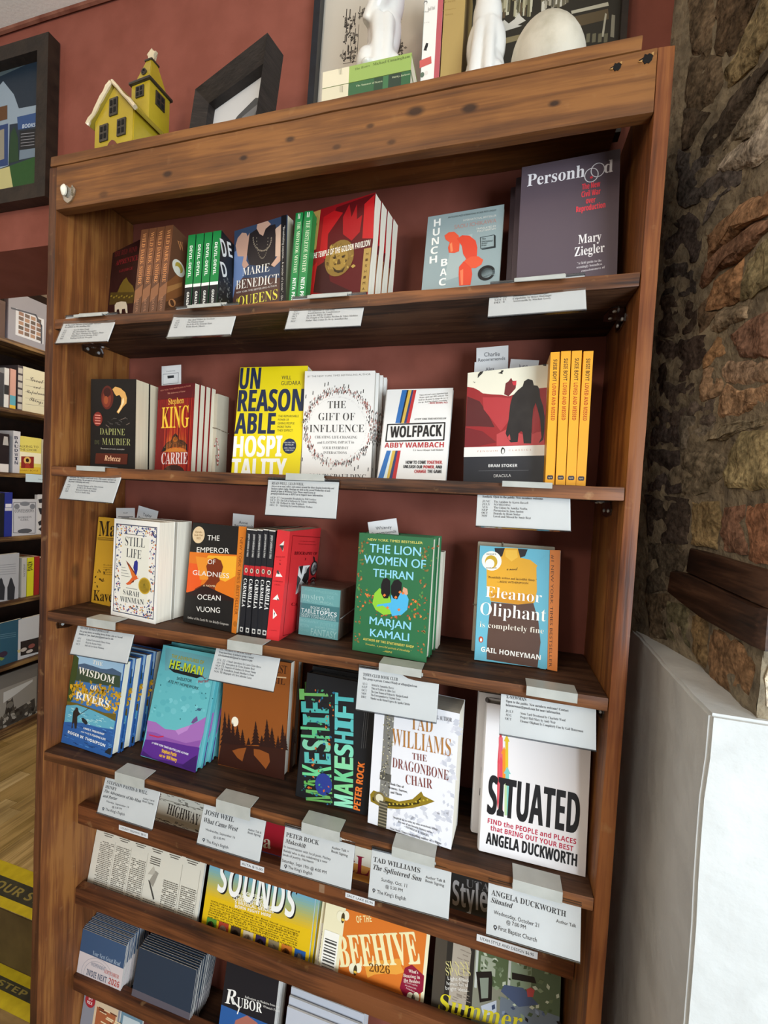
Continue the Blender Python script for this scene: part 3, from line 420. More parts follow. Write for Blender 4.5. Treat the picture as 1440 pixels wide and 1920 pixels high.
'yellow':[('p','f','ecd60c',[0,0,1519,0,1519,2251,0,2251]),('t','f','UN','h','1c2a4a',16,1789,481,1787,451),('t','f','REASON','h','1c2a4a',28,1314,1484,1326,453),('t','f','ABLE','h','1c2a4a',7,844,902,856,430),('t','f','HOSPI','h','f6f5ee',16,361,1090,394,428),('t','f','TALITY','h','f6f5ee',16,-94,1233,-57,415),('t','f','WILL','g','1e2430',963,1981,1178,1977,74),('t','f','GUIDARA','g','1e2430',966,1860,1391,1859,84),('t','f','THE REMARKABLE','g','3a3a20',961,1196,1408,1198,44),('t','f','POWER OF','g','3a3a20',963,1122,1203,1124,44),('t','f','GIVING PEOPLE','g','3a3a20',964,1049,1328,1052,44),('t','f','MORE THAN','g','3a3a20',965,976,1257,979,44),('t','f','THEY EXPECT','g','3a3a20',966,903,1304,907,44),('e','f','1c2a4a',1258,608,149,155),('t','f','NEW YORK TIMES','g','e9e9e0',1139,666,1368,670,24),('t','f','BESTSELLER','g','e9e9e0',1169,620,1347,624,24),('t','f','OVER 1 MILLION','g','e9e9e0',1149,555,1378,560,24),('t','f','COPIES SOLD','g','e9e9e0',1178,510,1356,514,24)],
'gift':[('p','f','e9e5df',[0,0,1412,0,1412,2105,0,2105]),('t','f','BY THE NEW YORK TIMES BESTSELLING AUTHOR','g','57524c',58,1981,1322,2022,33),('g','f',715,988,673,715),('l','f','2a2624',[416,1807,420,1869],17),('l','f','2a2624',[482,1825,487,1887],17),('l','f','2a2624',[180,1644,184,1707],17),('l','f','2a2624',[1194,1681,1198,1742],16),('l','f','2a2624',[36,1573,41,1636],17),('l','f','2a2624',[1083,177,1087,239],17),('l','f','2a2624',[1152,213,1156,276],17),('l','f','2a2624',[1354,174,1358,236],16),('l','f','2a2624',[13,331,18,395],17),('l','f','2a2624',[800,1783,805,1845],17),('l','f','2a2624',[896,1772,900,1834],17),('t','f','THE','n','3a3634',494,1374,865,1381,139),('t','f','GIFT OF','n','3a3634',315,1140,1053,1149,140),('t','f','INFLUENCE','n','3a3634',142,904,1244,923,140),('t','f','CREATING LIFE-CHANGING','n','5a5450',260,782,1115,794,51),('t','f','and LASTING IMPACT in','n','5a5450',313,678,1055,699,51),('t','f','YOUR EVERYDAY','n','5a5450',419,576,947,586,51),('t','f','INTERACTIONS','n','5a5450',447,483,917,493,47),('t','f','TOMMY SPAULDING','n','4a4644',73,-31,1326,-2,108)],
'wolf':[('p','f','eceae6',[0,0,1263,0,1263,1786,0,1786]),('p','f','2f6fb4',[290,1770,389,1771,311,1103,224,1103]),('p','f','1c1e22',[389,1767,418,1770,340,1102,311,1103]),('p','f','d8b24a',[418,1766,479,1768,394,1102,340,1102]),('p','f','2a3a6a',[480,1764,515,1767,440,1102,394,1102]),('p','f','c02a2e',[516,1763,573,1765,501,1102,440,1102]),('p','f','2f6fb4',[114,561,197,562,102,-3,-6,-7]),('p','f','d8e4e0',[197,562,226,563,153,-1,102,-3]),('p','f','d8b24a',[226,563,287,564,217,2,167,0]),('p','f','2a3a6a',[287,564,330,564,274,4,217,2]),('p','f','c02a2e',[330,564,387,565,345,6,274,4]),('t','f','"I have not read a more important book.','i','4a4644',638,1641,1180,1672,30),('t','f','Abrams, sports and 100% authentic. This','i','4a4644',636,1593,1184,1625,30),('t','f','book has the power to change the way we','i','4a4644',633,1545,1188,1577,30),('t','f','rise up. And that changes everything."','i','4a4644',631,1497,1192,1530,30),('t','f','—BRENÉ BROWN, Ph.D.','b','b02a30',820,1475,1189,1483,33),('t','f','#1 NEW YORK TIMES BESTSELLER','j','33302e',591,1164,1183,1174,33),('l','f','15161a',[79,742,80,1074,1165,1107,1172,778,79,742],26),('t','f','WOLFPACK','h','15161a',152,816,1126,848,221),('t','f','ABBY WAMBACH','b','b8262e',64,615,1184,638,99),('t','f','U.S. Soccer Olympic Gold Medalist','i','55504c',624,558,1182,575,32),('t','f','HOW TO COME','h','26242a',508,311,882,321,60),('t','f','TOGETHER,','h','b8262e',902,321,1183,328,59),('t','f','UNLEASH OUR','h','26242a',470,229,825,232,60),('t','f','POWER,','h','b8262e',846,233,1049,238,59),('t','f','AND','h','26242a',1069,239,1183,239,59),('t','f','CHANGE','h','b8262e',688,144,901,151,59),('t','f','THE GAME','h','26242a',925,152,1184,157,59)],
'drac':[('p','f','efecd8',[0,0,1317,0,1317,1930,0,1930]),('p','f','9c2026',[0,1690,115,1663,205,1612,277,1555,432,1525,601,1503,718,1469,814,1494,1035,1525,1189,1560,1313,1562,1325,642,-2,638]),('p','f','5a1a1e',[7,1525,231,1422,397,1173,508,964,232,994,1,1005]),('p','f','b8343a',[280,1487,586,1463,752,1433,737,1054,612,893,451,1102,306,1281]),('p','f','7a1a22',[-6,988,305,905,553,710,247,650,-2,642]),('p','f','c4464a',[547,845,710,922,972,829,1282,865,1322,647,555,650]),('p','f','6e1a22',[659,1689,707,1718,745,1772,772,1720,833,1714,826,1592,718,1469,642,1508]),('p','f','d02a3c',[764,1704,833,1719,833,1640,783,1645]),('p','f','1b181a',[937,1615,957,1694,1018,1727,1090,1697,1112,1615,1171,1601,1202,1543,1218,1413,1271,1266,1302,1088,1307,896,1295,728,1229,674,1268,769,1234,1060,1189,1223,1153,1330,1119,1228,1112,1034,1113,674,995,680,971,861,946,884,908,848,898,703,785,700,733,771,696,856,735,1087,749,1318,783,1472,860,1556]),('p','f','c4464a',[729,788,763,837,783,745,759,737]),('p','f','a82c34',[1130,1098,1155,1290,1207,1158,1239,867,1190,853,1122,823]),('p','f','1c1a1a',[179,1820,184,1887,218,1926,278,1932,254,1889,215,1859]),('p','f','1c1a1a',[522,1873,568,1884,583,1913,620,1904,598,1875,603,1847,560,1862]),('p','f','1c1a1a',[1226,1936,1293,1934,1285,1904,1248,1912]),('p','f','1c1a1a',[101,1776,129,1756,150,1758,126,1746]),('p','f','f3f2ec',[-9,635,1322,647,1324,476,-9,467]),('p','f','2a2d34',[-9,467,1324,476,1337,-4,1,-29]),('t','f','P E N G U I N','g','c88a70',230,550,573,554,26),('t','f','C L A S S I C S','g','c88a70',759,557,1118,560,25),('e','f','1c1a1a',664,562,35,54),('e','f','f3f2ec',667,552,20,40),('e','f','1c1a1a',658,606,18,15),('t','f','BRAM STOKER','b','f4f4f2',432,290,913,293,48),('l','f','7a7c82',[265,225,1094,237],4),('t','f','DRACULA','g','e4e4e2',532,117,817,127,48)],
'susie0':[('p','f','eaa52c',[0,0,135,0,135,2040,0,2040]),('t','f','SUSIE BOYT','b','3a2412',44,1928,44,1595,54),('t','f','LOVED AND MISSED','b','a83a12',44,1561,44,1000,54),('p','f','3a3440',[24,112,34,92,101,92,111,112,111,139,101,157,34,157,24,139]),('t','f','nyrb','b','c8b890',40,114,94,114,22)],
'susie1':[('p','f','eaa52c',[0,0,137,0,137,2041,0,2041]),('t','f','SUSIE BOYT','b','3a2412',45,1929,45,1596,55),('t','f','LOVED AND MISSED','b','a83a12',45,1562,45,1000,55),('p','f','3a3440',[25,112,34,92,103,92,113,112,113,139,103,157,34,157,25,139]),('t','f','nyrb','b','c8b890',41,114,96,114,22)],
'susie2':[('p','f','eaa52c',[0,0,137,0,137,2041,0,2041]),('t','f','SUSIE BOYT','b','3a2412',45,1929,45,1596,55),('t','f','LOVED AND MISSED','b','a83a12',45,1562,45,1000,55),('p','f','3a3440',[25,112,34,92,103,92,113,112,113,139,103,157,34,157,25,139]),('t','f','nyrb','b','c8b890',41,114,96,114,22)],
'susie3':[('p','f','eaa52c',[0,0,134,0,134,2039,0,2039]),('t','f','SUSIE BOYT','b','3a2412',44,1927,44,1595,54),('t','f','LOVED AND MISSED','b','a83a12',44,1560,44,999,54),('p','f','3a3440',[24,112,34,92,101,92,110,112,110,139,101,157,34,157,24,139]),('t','f','nyrb','b','c8b890',40,114,94,114,22)],
'mar':[('p','f','c99a2a',[0,0,651,0,651,1945,0,1945]),('t','f','Mary','c','20170c',61,1515,1004,1567,337),('t','f','Kavel','c','20170c',71,52,814,114,229),('l','f','5a4416',[36,1474,718,1505],11),('l','f','5a4416',[39,1451,721,1482],11),('l','f','5a4416',[43,1427,724,1458],11),('t','f','the selected','i','7a5c1e',311,870,627,891,33),('t','f','essays and','i','7a5c1e',318,818,634,840,33),('t','f','a handful of','i','7a5c1e',325,767,641,790,33),('t','f','stories','i','7a5c1e',331,715,647,739,33),('t','f','drawn','i','7a5c1e',338,664,654,688,33),('s','f',2,14,'leaf',['4a3410'],80,[110,320,437,364,417,787,89,749])],
'still':[('p','f','efece4',[0,0,1290,0,1290,2002,0,2002]),('p','f','46485c',[58,80,1232,80,1232,1902,58,1902]),('p','f','e9e5dc',[77,100,1213,100,1213,1881,77,1881]),('s','f',0,85,'leaf',['2c3c78','2c3c78','3a4a86','24305c','c8763a','b8464a','d6a23c','5a6a98','3c4a3a'],60,[84,120,219,120,219,1861,84,1861]),('s','f',1,85,'leaf',['2c3c78','2c3c78','3a4a86','24305c','c8763a','b8464a','d6a23c','5a6a98','3c4a3a'],60,[1071,120,1200,120,1200,1861,1071,1861]),('s','f',2,85,'leaf',['2c3c78','2c3c78','3a4a86','24305c','c8763a','b8464a','d6a23c','5a6a98','3c4a3a'],60,[90,1701,1200,1701,1200,1861,90,1861]),('s','f',3,85,'leaf',['2c3c78','2c3c78','3a4a86','24305c','c8763a','b8464a','d6a23c','5a6a98','3c4a3a'],60,[90,120,1200,120,1200,280,90,280]),('p','f','e4e2d4',[258,340,1032,340,1032,1661,258,1661]),('l','f','6a6a66',[308,1708,950,1704],12),('t','f','STILL','n','3a3c42',348,1470,917,1469,178),('t','f','LIFE','n','3a3c42',394,1242,827,1233,175),('p','f','7a3018',[388,1169,489,1109,652,964,714,884,622,826,580,889,495,1015]),('p','f','d8702a',[461,1093,654,924,715,877,642,801,581,862]),('p','f','2a2f86',[640,1172,705,1206,740,1162,741,1014,709,903,674,920,613,1041]),('p','f','d8602a',[582,841,695,888,800,887,774,844,662,790,552,696,466,674,416,692,510,758]),('p','f','5a2414',[652,802,645,754,550,722]),('e','f','e6dcc8',764,876,30,27),('l','f','8a8a84',[269,1018,387,1017],10),('l','f','8a8a84',[272,960,434,960],10),('l','f','8a8a84',[275,903,480,904],10),('l','f','8a8a84',[279,846,526,848],10),('t','f','SARAH','n','3a3c42',350,472,814,469,99),('t','f','WINMAN','n','3a3c42',270,310,954,332,108),('l','f','8a8a84',[436,616,749,617],12),('e','f','c9a52e',954,716,171,166),('e','f','b08c22',954,716,149,146),('e','f','d2b23e',954,716,134,133),('p','f','4a5222',[942,790,919,747,971,747]),('p','f','4a5222',[944,766,907,722,985,725]),('p','f','4a5222',[945,743,895,696,1000,703]),('p','f','4a5222',[947,719,884,671,1014,681]),('p','f','4a5222',[948,695,872,645,1028,658])],
'emperor':[('p','f','1d1a18',[0,0,1385,0,1385,2003,0,2003]),('p','f','e0761c',[0,1404,1224,1465,1254,596,13,586]),('p','f','f2b030',[506,1383,1227,1437,1261,1078,1002,924,612,999,365,1179]),('p','f','e85a1c',[7,1182,420,1185,375,677,12,594]),('p','f','e8902a',[173,1328,624,1333,785,938,347,883]),('p','f','7a3010',[478,1171,546,1291,704,1354,845,1315,913,1199,887,1073,843,994,867,928,794,865,752,769,821,656,776,588,159,585,258,703,469,815,566,931]),('p','f','2a1410',[14,577,208,646,472,794,644,755,1249,635,1256,576,13,543]),('t','f','THE','g','f0ece4',439,1679,753,1694,101),('t','f','EMPEROR','g','f0ece4',190,1414,1028,1473,102),('t','f','OF','g','f0ece4',512,1212,709,1226,92),('t','f','GLADNESS','g','f0ece4',142,959,1088,1000,93),('t','f','OCEAN','g','f0ece4',332,491,932,549,100),('t','f','VUONG','g','f0ece4',336,253,946,316,100),('t','f','A NOVEL','g','f0d8b0',448,762,782,790,37),('t','f','Author of On Earth We Are Briefly Gorgeous','i','cfc8be',112,80,1189,113,46),('e','f','e2c8a0',195,1764,164,170),('t','f','Oprahs','c','8a6030',98,1799,281,1809,38),('t','f','Book Club','c','8a6030',84,1733,311,1748,38),('t','f','2025','c','8a6030',149,1675,264,1680,38),('p','f','d57a22',[1209,2011,1399,2017,1390,-7,1276,1]),('t','f','NEW YORK TIMES BESTSELLER','g','7a3e10',1270,1805,1306,344,67),('e','f','b06418',1343,171,46,55)],
'carm0':[('p','f','202024',[0,0,107,0,107,2006,0,2006]),('p','f','b8262c',[0,1134,107,1134,107,1324,0,1324]),('p','f','d8d4cc',[0,1986,107,1986,107,2006,0,2006]),('t','f','JOSEPH SHERIDAN LE FANU','b','c8c6c2',36,1916,36,1485,36),('e','f','c8bca8',53,1228,32,45),('e','f','5a4a44',53,1228,17,28),('t','f','CARMILLA','c','f0eeea',21,1073,21,532,66),('p','f','d0cec8',[21,60,85,60,85,150,21,150]),('e','f','2a2a2e',53,104,21,28)],
'carm1':[('p','f','202024',[0,0,111,0,111,2003,0,2003]),('p','f','b8262c',[0,1132,111,1132,111,1322,0,1322]),('p','f','d8d4cc',[0,1983,111,1983,111,2003,0,2003]),('t','f','JOSEPH SHERIDAN LE FANU','b','c8c6c2',38,1913,38,1482,38),('e','f','c8bca8',56,1226,33,45),('e','f','5a4a44',56,1226,18,28),('t','f','CARMILLA','c','f0eeea',22,1072,22,531,69),('p','f','d0cec8',[22,60,89,60,89,150,22,150]),('e','f','2a2a2e',56,104,22,28)],
'carm2':[('p','f','202024',[0,0,115,0,115,2010,0,2010]),('p','f','b8262c',[0,1135,115,1135,115,1326,0,1326]),('p','f','d8d4cc',[0,1989,115,1989,115,2010,0,2010]),('t','f','JOSEPH SHERIDAN LE FANU','b','c8c6c2',39,1919,39,1487,39),('e','f','c8bca8',57,1230,34,45),('e','f','5a4a44',57,1230,18,28),('t','f','CARMILLA','c','f0eeea',23,1075,23,533,71),('p','f','d0cec8',[23,60,92,60,92,151,23,151]),('e','f','2a2a2e',57,104,23,28)],
'carm3':[('p','f','202024',[0,0,105,0,105,2022,0,2022]),('p','f','b8262c',[0,1142,105,1142,105,1335,0,1335]),('p','f','d8d4cc',[0,2002,105,2002,105,2022,0,2022]),('t','f','JOSEPH SHERIDAN LE FANU','b','c8c6c2',36,1931,36,1496,36),('e','f','c8bca8',53,1238,32,45),('e','f','5a4a44',53,1238,17,28),('t','f','CARMILLA','c','f0eeea',21,1082,21,536,65),('p','f','d0cec8',[21,61,84,61,84,152,21,152]),('e','f','2a2a2e',53,105,21,28)],
'carm4':[('p','f','202024',[0,0,127,0,127,2013,0,2013]),('p','f','b8262c',[0,1138,127,1138,127,1329,0,1329]),('p','f','d8d4cc',[0,1993,127,1993,127,2013,0,2013]),('t','f','JOSEPH SHERIDAN LE FANU','b','c8c6c2',43,1923,43,1490,43),('e','f','c8bca8',63,1232,38,45),('e','f','5a4a44',63,1232,20,28),('t','f','CARMILLA','c','f0eeea',25,1077,25,534,79),('p','f','d0cec8',[25,60,101,60,101,151,25,151]),('e','f','2a2a2e',63,105,25,28)],
'bio_s':[('p','f','d83236',[0,0,253,0,253,2034,0,2034]),('p','f','e8e4dc',[69,1756,156,1848,153,1653]),('p','f','3c3a38',[69,1756,160,1769,145,1661]),('p','f','f0ece4',[57,1177,92,1298,198,1194]),('p','f','4a4040',[65,1276,95,1308,138,1235,90,1227]),('p','f','f0ece4',[45,755,132,860,183,758]),('p','f','4a4040',[130,788,192,763,144,751]),('p','f','f0ece4',[75,582,169,482,92,396]),('p','f','4a4040',[101,524,122,518,114,445]),('t','f','BIOGRAPHY','n','6a1014',26,1528,216,1551,19),('t','f','OF','n','6a1014',101,1477,140,1481,16),('t','f','X','c','3a0a0c',104,1403,142,1407,32),('t','f','CATHERINE','n','6a1014',18,1083,217,1095,20),('t','f','LACEY','n','6a1014',60,1022,177,1029,19),('t','f','A NOVEL','n','8a1a1e',39,169,202,193,14),('l','s','7a1216',[114,1950,1419,1825,1390,767,1306,617,573,0,137,76,114,1950],11),('t','s','A NEW YORK TIMES NOTABLE BOOK','n','8a1a1e',386,1822,1144,1747,15),('t','s','FINALIST FOR THE BOOK PRIZE','n','8a1a1e',379,1768,1194,1682,15),('t','s','BIOGRAPHY OF','c','5a0c10',252,1582,1298,1464,59),('t','s','X','c','5a0c10',718,1422,794,1410,43),('t','s','CA','c','7a1216',345,592,617,530,57),('p','s','e8e6e2',[498,1330,1002,1287,968,864,480,784]),('p','s','2a2828',[499,1326,688,1316,645,1134]),('p','s','2a2828',[795,1189,995,1278,1004,998,866,922,693,1021]),('p','s','4a4848',[496,799,475,1161,642,1058,562,957]),('p','s','b8b4b0',[785,1268,882,1264,854,1160,773,1133]),('e','s','2a2426',1212,1192,173,156),('e','s','dcd8d4',1222,1191,132,130),('e','s','3a3434',1230,1196,76,76),('e','s','dcd8d4',1205,1179,40,39),('p','s','201c1e',[1109,1455,1190,1431,1255,1305,1181,1314]),('e','s','2a2426',1213,898,153,105),('e','s','e0dcd8',1218,897,102,75),('e','s','201c1e',1211,906,55,40)],
'lion':[('p','f','2f6b44',[0,0,1323,0,1323,2062,0,2062]),('t','f','NEW YORK TIMES BESTSELLER','g','e6d86a',165,1937,1143,1951,40),('t','f','THE LION','g','8fd0ea',205,1737,1120,1747,145),('t','f','THE LION','g','8fd0ea',211,1738,1125,1748,145),('t','f','WOMEN OF','g','8fd0ea',113,1537,1214,1545,145),('t','f','WOMEN OF','g','8fd0ea',119,1537,1219,1545,145),('t','f','TEHRAN','g','8fd0ea',297,1320,1013,1333,137),('t','f','TEHRAN','g','8fd0ea',303,1321,1019,1333,137),('t','f','MARJAN','g','8fd0ea',285,497,1022,497,130),('t','f','MARJAN','g','8fd0ea',291,498,1028,497,130),('t','f','KAMALI','g','8fd0ea',310,289,1005,306,129),('t','f','KAMALI','g','8fd0ea',316,289,1011,306,129),('s','f',4,60,'leaf',['8a7038','a8623a','5a8a4a','7a5a34','b87848'],60,[26,103,132,103,132,1959,26,1959]),('s','f',4,60,'leaf',['8a7038','a8623a','5a8a4a','7a5a34','b87848'],60,[1138,103,1296,103,1296,1959,1138,1959]),('s','f',5,22,'leaf',['c8643a','d67a3c','a84a30','5a8a3a','e0924a'],60,[169,800,365,753,384,1042,170,1089]),('s','f',6,22,'leaf',['c8643a','d67a3c','a84a30','5a8a3a','e0924a'],60,[963,691,1177,720,1155,1064,975,1077]),('s','f',7,16,'leaf',['c8643a','d67a3c','a84a30'],60,[332,658,1000,678,958,777,365,753]),('p','f','8cc63a',[346,1038,435,1138,611,1033,675,899,668,721,539,686,383,755,320,855]),('p','f','4fb0dc',[648,1038,774,1088,900,1121,962,1005,947,829,852,728,688,689,645,789,510,843,399,811,415,849,656,915]),('p','f','1a1718',[461,1201,489,1297,555,1326,617,1283,631,1071,596,978,521,969,467,1052]),('p','f','1a1718',[638,1196,687,1297,759,1319,825,1270,826,1129,762,981,688,989,645,1073]),('p','f','d8a080',[858,1204,926,1176,945,1091,903,1068,845,1132]),('p','f','e07a3a',[499,1020,531,1052,559,1027,531,995]),('p','f','e07a3a',[773,1106,804,1137,831,1112,804,1081]),('p','f','e07a3a',[829,1095,860,1126,887,1101,859,1070]),('p','f','e07a3a',[705,1009,736,1041,764,1016,736,985]),('p','f','e07a3a',[569,815,600,847,628,822,600,790]),('p','f','e07a3a',[773,806,804,838,832,813,804,782]),('p','f','e07a3a',[1053,982,1083,1013,1110,989,1083,958]),('t','f','AUTHOR OF THE STATIONERY SHOP','b','d8c860',189,205,1101,206,40),('t','f','"Evocative... a powerful portrait of friendship."','i','d8c860',232,129,1063,130,32),('t','f','—PEOPLE','b','d8c860',561,56,728,62,28)],
'elea':[('p','f','69b2c6',[0,0,1317,0,1317,1947,0,1947]),('p','f','2a2426',[244,1921,424,1933,465,1776,327,1766,262,1833]),('p','f','2a2426',[612,1935,791,1934,752,1815,675,1784]),('p','f','e0a42c',[417,1933,628,1940,675,1784,838,1761,958,1673,986,1362,931,1047,667,994,224,1007,145,1218,128,1572,191,1702,378,1787]),('p','f','cc8c20',[217,1154,926,1184,914,1052,667,994,231,1007]),('p','f','ecb844',[425,1898,616,1911,635,1788,536,1710,430,1791]),('p','f','5a4034',[231,997,667,994,915,1046,1008,747,1053,413,1019,-1,201,31,193,347,209,732]),('p','f','69b2c6',[942,1636,1004,1781,1083,1856,1149,-11,1051,-7,1062,617,984,949]),('e','f','f0ece0',206,1696,166,168),('e','f','caa42c',200,1678,104,114),('e','f','f0ece0',180,1648,76,78),('t','f',"REESE'S",'b','5a5040',117,1794,277,1805,22),('t','f','BOOK CLUB','b','5a5040',122,1558,295,1571,21),('t','f','a novel','s','3a2a14',464,1553,644,1567,53),('t','f','"Beautifully written and incredibly funny."','i','4a3412',157,1397,957,1408,36),('t','f','—REESE WITHERSPOON','g','4a3412',312,1332,820,1348,32),('t','f','Eleanor','n','f6f2e8',127,1075,1046,1058,177),('t','f','Oliphant','n','f6f2e8',55,768,1122,759,205),('t','f','is completely fine','n','f0e6d4',58,558,1096,560,88),('e','f','b84a2a',92,350,38,52),('e','f','f0ece0',93,343,17,31),('t','f','GAIL HONEYMAN','b','f6f2e8',99,152,1063,129,80),('p','f','d07832',[1146,1948,1313,1956,1325,-21,1171,-8]),('t','f','#1 NEW YORK TIMES BESTSELLER','g','4a2a10',1172,1870,1195,35,43)],
'table':[('p','f','78b4b4',[0,0,884,0,884,981,0,981]),('p','f','4a8488',[0,353,884,353,884,647,0,647]),('t','f','mystery','n','b8dcd8',27,736,548,736,118),('t','f','POPULAR','g','90c6c4',88,902,442,902,39),('t','f','FOR','g','98cac8',601,785,751,785,69),('t','f','PHILOSOPHICAL','g','a4d0cc',71,677,751,677,49),('t','f','HISTORICAL','g','90c6c4',442,883,839,883,49),('t','f','FANTASY','g','b4dad6',283,29,857,29,128),('t','f','BIOGRAPHY','g','98cac8',35,265,442,265,49),('t','f','POETRY','g','8ec2c0',486,235,839,235,69),('t','f','FICTION','g','98cac8',35,167,230,167,59),('t','f','SHORT STORY','g','a4d0cc',371,177,839,177,39),('t','f','ROMANCE','g','90c6c4',35,78,230,78,49),('t','f','BOOK CLUB','g','eef6f4',247,554,672,554,49),('t','f','TABLE','g','eef6f4',35,456,371,456,83),('t','f','TOPICS','b','f6fbfa',380,456,839,456,83),('t','f','QUESTIONS TO START','g','dcecea',35,407,822,407,39),('t','f','GREAT CONVERSATIONS','g','dcecea',35,363,822,363,37)],
'wisdom':[('p','f','3d6ea6',[0,0,1412,0,1412,1930,0,1930]),('p','f','9fc0d8',[0,1544,1412,1544,1412,1930,0,1930]),('p','f','4a5f78',[134,1671,319,1725,538,1714,797,1695,963,1708,1119,1757,1376,1701,1388,1429,140,1331]),('p','f','3a4a34',[173,1590,1348,1635,1394,1400,119,1327]),('p','f','3c4a22',[-11,1879,138,1807,158,1555,132,1266,140,921,-3,768,-29,1396]),('s','f',21,170,'leaf',['d8a420','c08a1a','e8bc34','c8981c','b8901e','a08424'],120,[32,964,1350,893,1383,1352,119,1327]),('p','f','6a5a1e',[-2,863,303,874,673,852,1097,828,1395,872,1404,724,1109,770,682,808,250,817,-7,783]),('p','f','5fa6bc',[-14,766,289,840,723,816,1109,770,1394,722,1386,556,953,512,530,516,5,425]),('s','f',22,60,'dash',['a8d6d8','8cc4cc','d0e8e4','3f86a8'],80,[23,444,1354,564,1365,716,24,742]),('p','f','2c5a9a',[-5,423,533,502,956,497,1389,542,1408,-17,7,14]),('s','f',23,50,'dash',['3f74b4','24467e','5a90c4','1e3a6a'],100,[45,45,1355,45,1362,521,15,380]),('p','f','2a2420',[213,685,264,750,300,788,338,764,371,708,434,667,385,641,350,603,375,485,380,363,328,352,282,466,251,429,273,356,234,332,219,577]),('l','f','2a2420',[375,639,644,839],13),('e','f','3a2a20',301,764,42,24),('p','f','23262a',[470,597,519,619,623,581,676,531,621,489,517,529]),('p','f','23262a',[1230,61,1313,154,1407,189,1406,41]),('t','f','THE','c','f0eadc',551,1756,839,1752,81),('t','f','WISDOM','c','f2ecde',183,1488,1220,1452,144),('t','f','OF','c','f2ecde',598,1217,797,1230,101),('t','f','RIVERS','c','f2ecde',224,968,1176,947,147),('t','f','FAMILY, FRIENDSHIP','b','eef0ec',577,396,1160,389,38),('t','f','AND THE','b','eef0ec',517,322,698,322,21),('t','f','FLY-FISHING LIFE','b','eef0ec',712,310,1216,296,39),('t','f','ROGER W. THOMPSON','b','eef0ec',155,223,1229,165,58)],
'heman':[('p','f','63b4ba',[0,0,1391,0,1391,2245,0,2245]),('p','f','6aa6ac',[70,2197,1303,2165,1309,1725,696,1835,170,1736]),('s','f',31,40,'dot',['78c4ca','70bcc2','5aacb4'],80,[47,774,1325,1013,1347,1642,24,1681]),('p','f','a06ab0',[-11,696,206,700,462,617,725,639,859,708,1060,804,1239,910,1396,1026,1402,685,1365,453,675,384,45,345]),('p','f','8a52a0',[26,488,258,504,520,468,1033,456,1371,581,1357,409,537,328,42,286]),('p','f','b884c4',[725,639,859,708,1060,804,1012,695,818,570]),('l','f','c02a50',[111,431,336,432,461,471],27),('p','f','6a4a80',[1068,849,1105,928,1181,1000,1218,921,1125,845]),('p','f','5a2a86',[30,327,519,396,1043,416,1377,441,1385,-14,-11,13]),('p','f','43206a',[-2,15,31,109,309,23,722,53,1380,81,1378,-23]),('p','f','3a1a5c',[1026,33,1239,217,1347,296,1390,1,1144,3]),('e','f','3a5a74',1202,1131,47,26),('l','f','3a5a74',[1120,1098,1264,1160],15),('e','f','2a6a72',140,1432,15,14),('e','f','2a6a72',1196,1447,15,13),('e','f','2a6a72',1316,1373,14,13),('e','f','2a6a72',1287,1456,14,13),('e','f','2a6a72',1097,1195,15,13),('e','f','2a6a72',795,873,15,13),('e','f','2a6a72',1473,1393,14,13),('t','f','THE ADVENTURES OF','b','a8a02a',273,2018,1114,2005,71),('p','f','1a1a1c',[254,1796,1145,1787,1012,1713,408,1736]),('t','f','HE-MAN','b','1a1a1c',291,1783,1134,1755,180),('t','f','HE-MAN','b','c8d42a',267,1810,1127,1784,171),('t','f','and','s','7a2a40',1091,1778,1220,1710,59),('t','f','Porter!','b','a02a3a',1070,1626,1317,1689,53),('t','f','SKELETOR','g','1e2a2c',519,1606,904,1610,57),('t','f','ATE MY HOMEWORK','g','1e2a2c',318,1512,1101,1494,57),('t','f','#1 NEW YORK TIMES BESTSELLING AUTHOR','b','f0eaf4',214,288,1148,251,36),('t','f','Stephan Pastis','h','f0b82a',496,176,871,169,65),('t','f','ART BY','h','f0b82a',456,89,610,86,42),('t','f','Will Henry','h','f0b82a',638,84,900,79,64)],
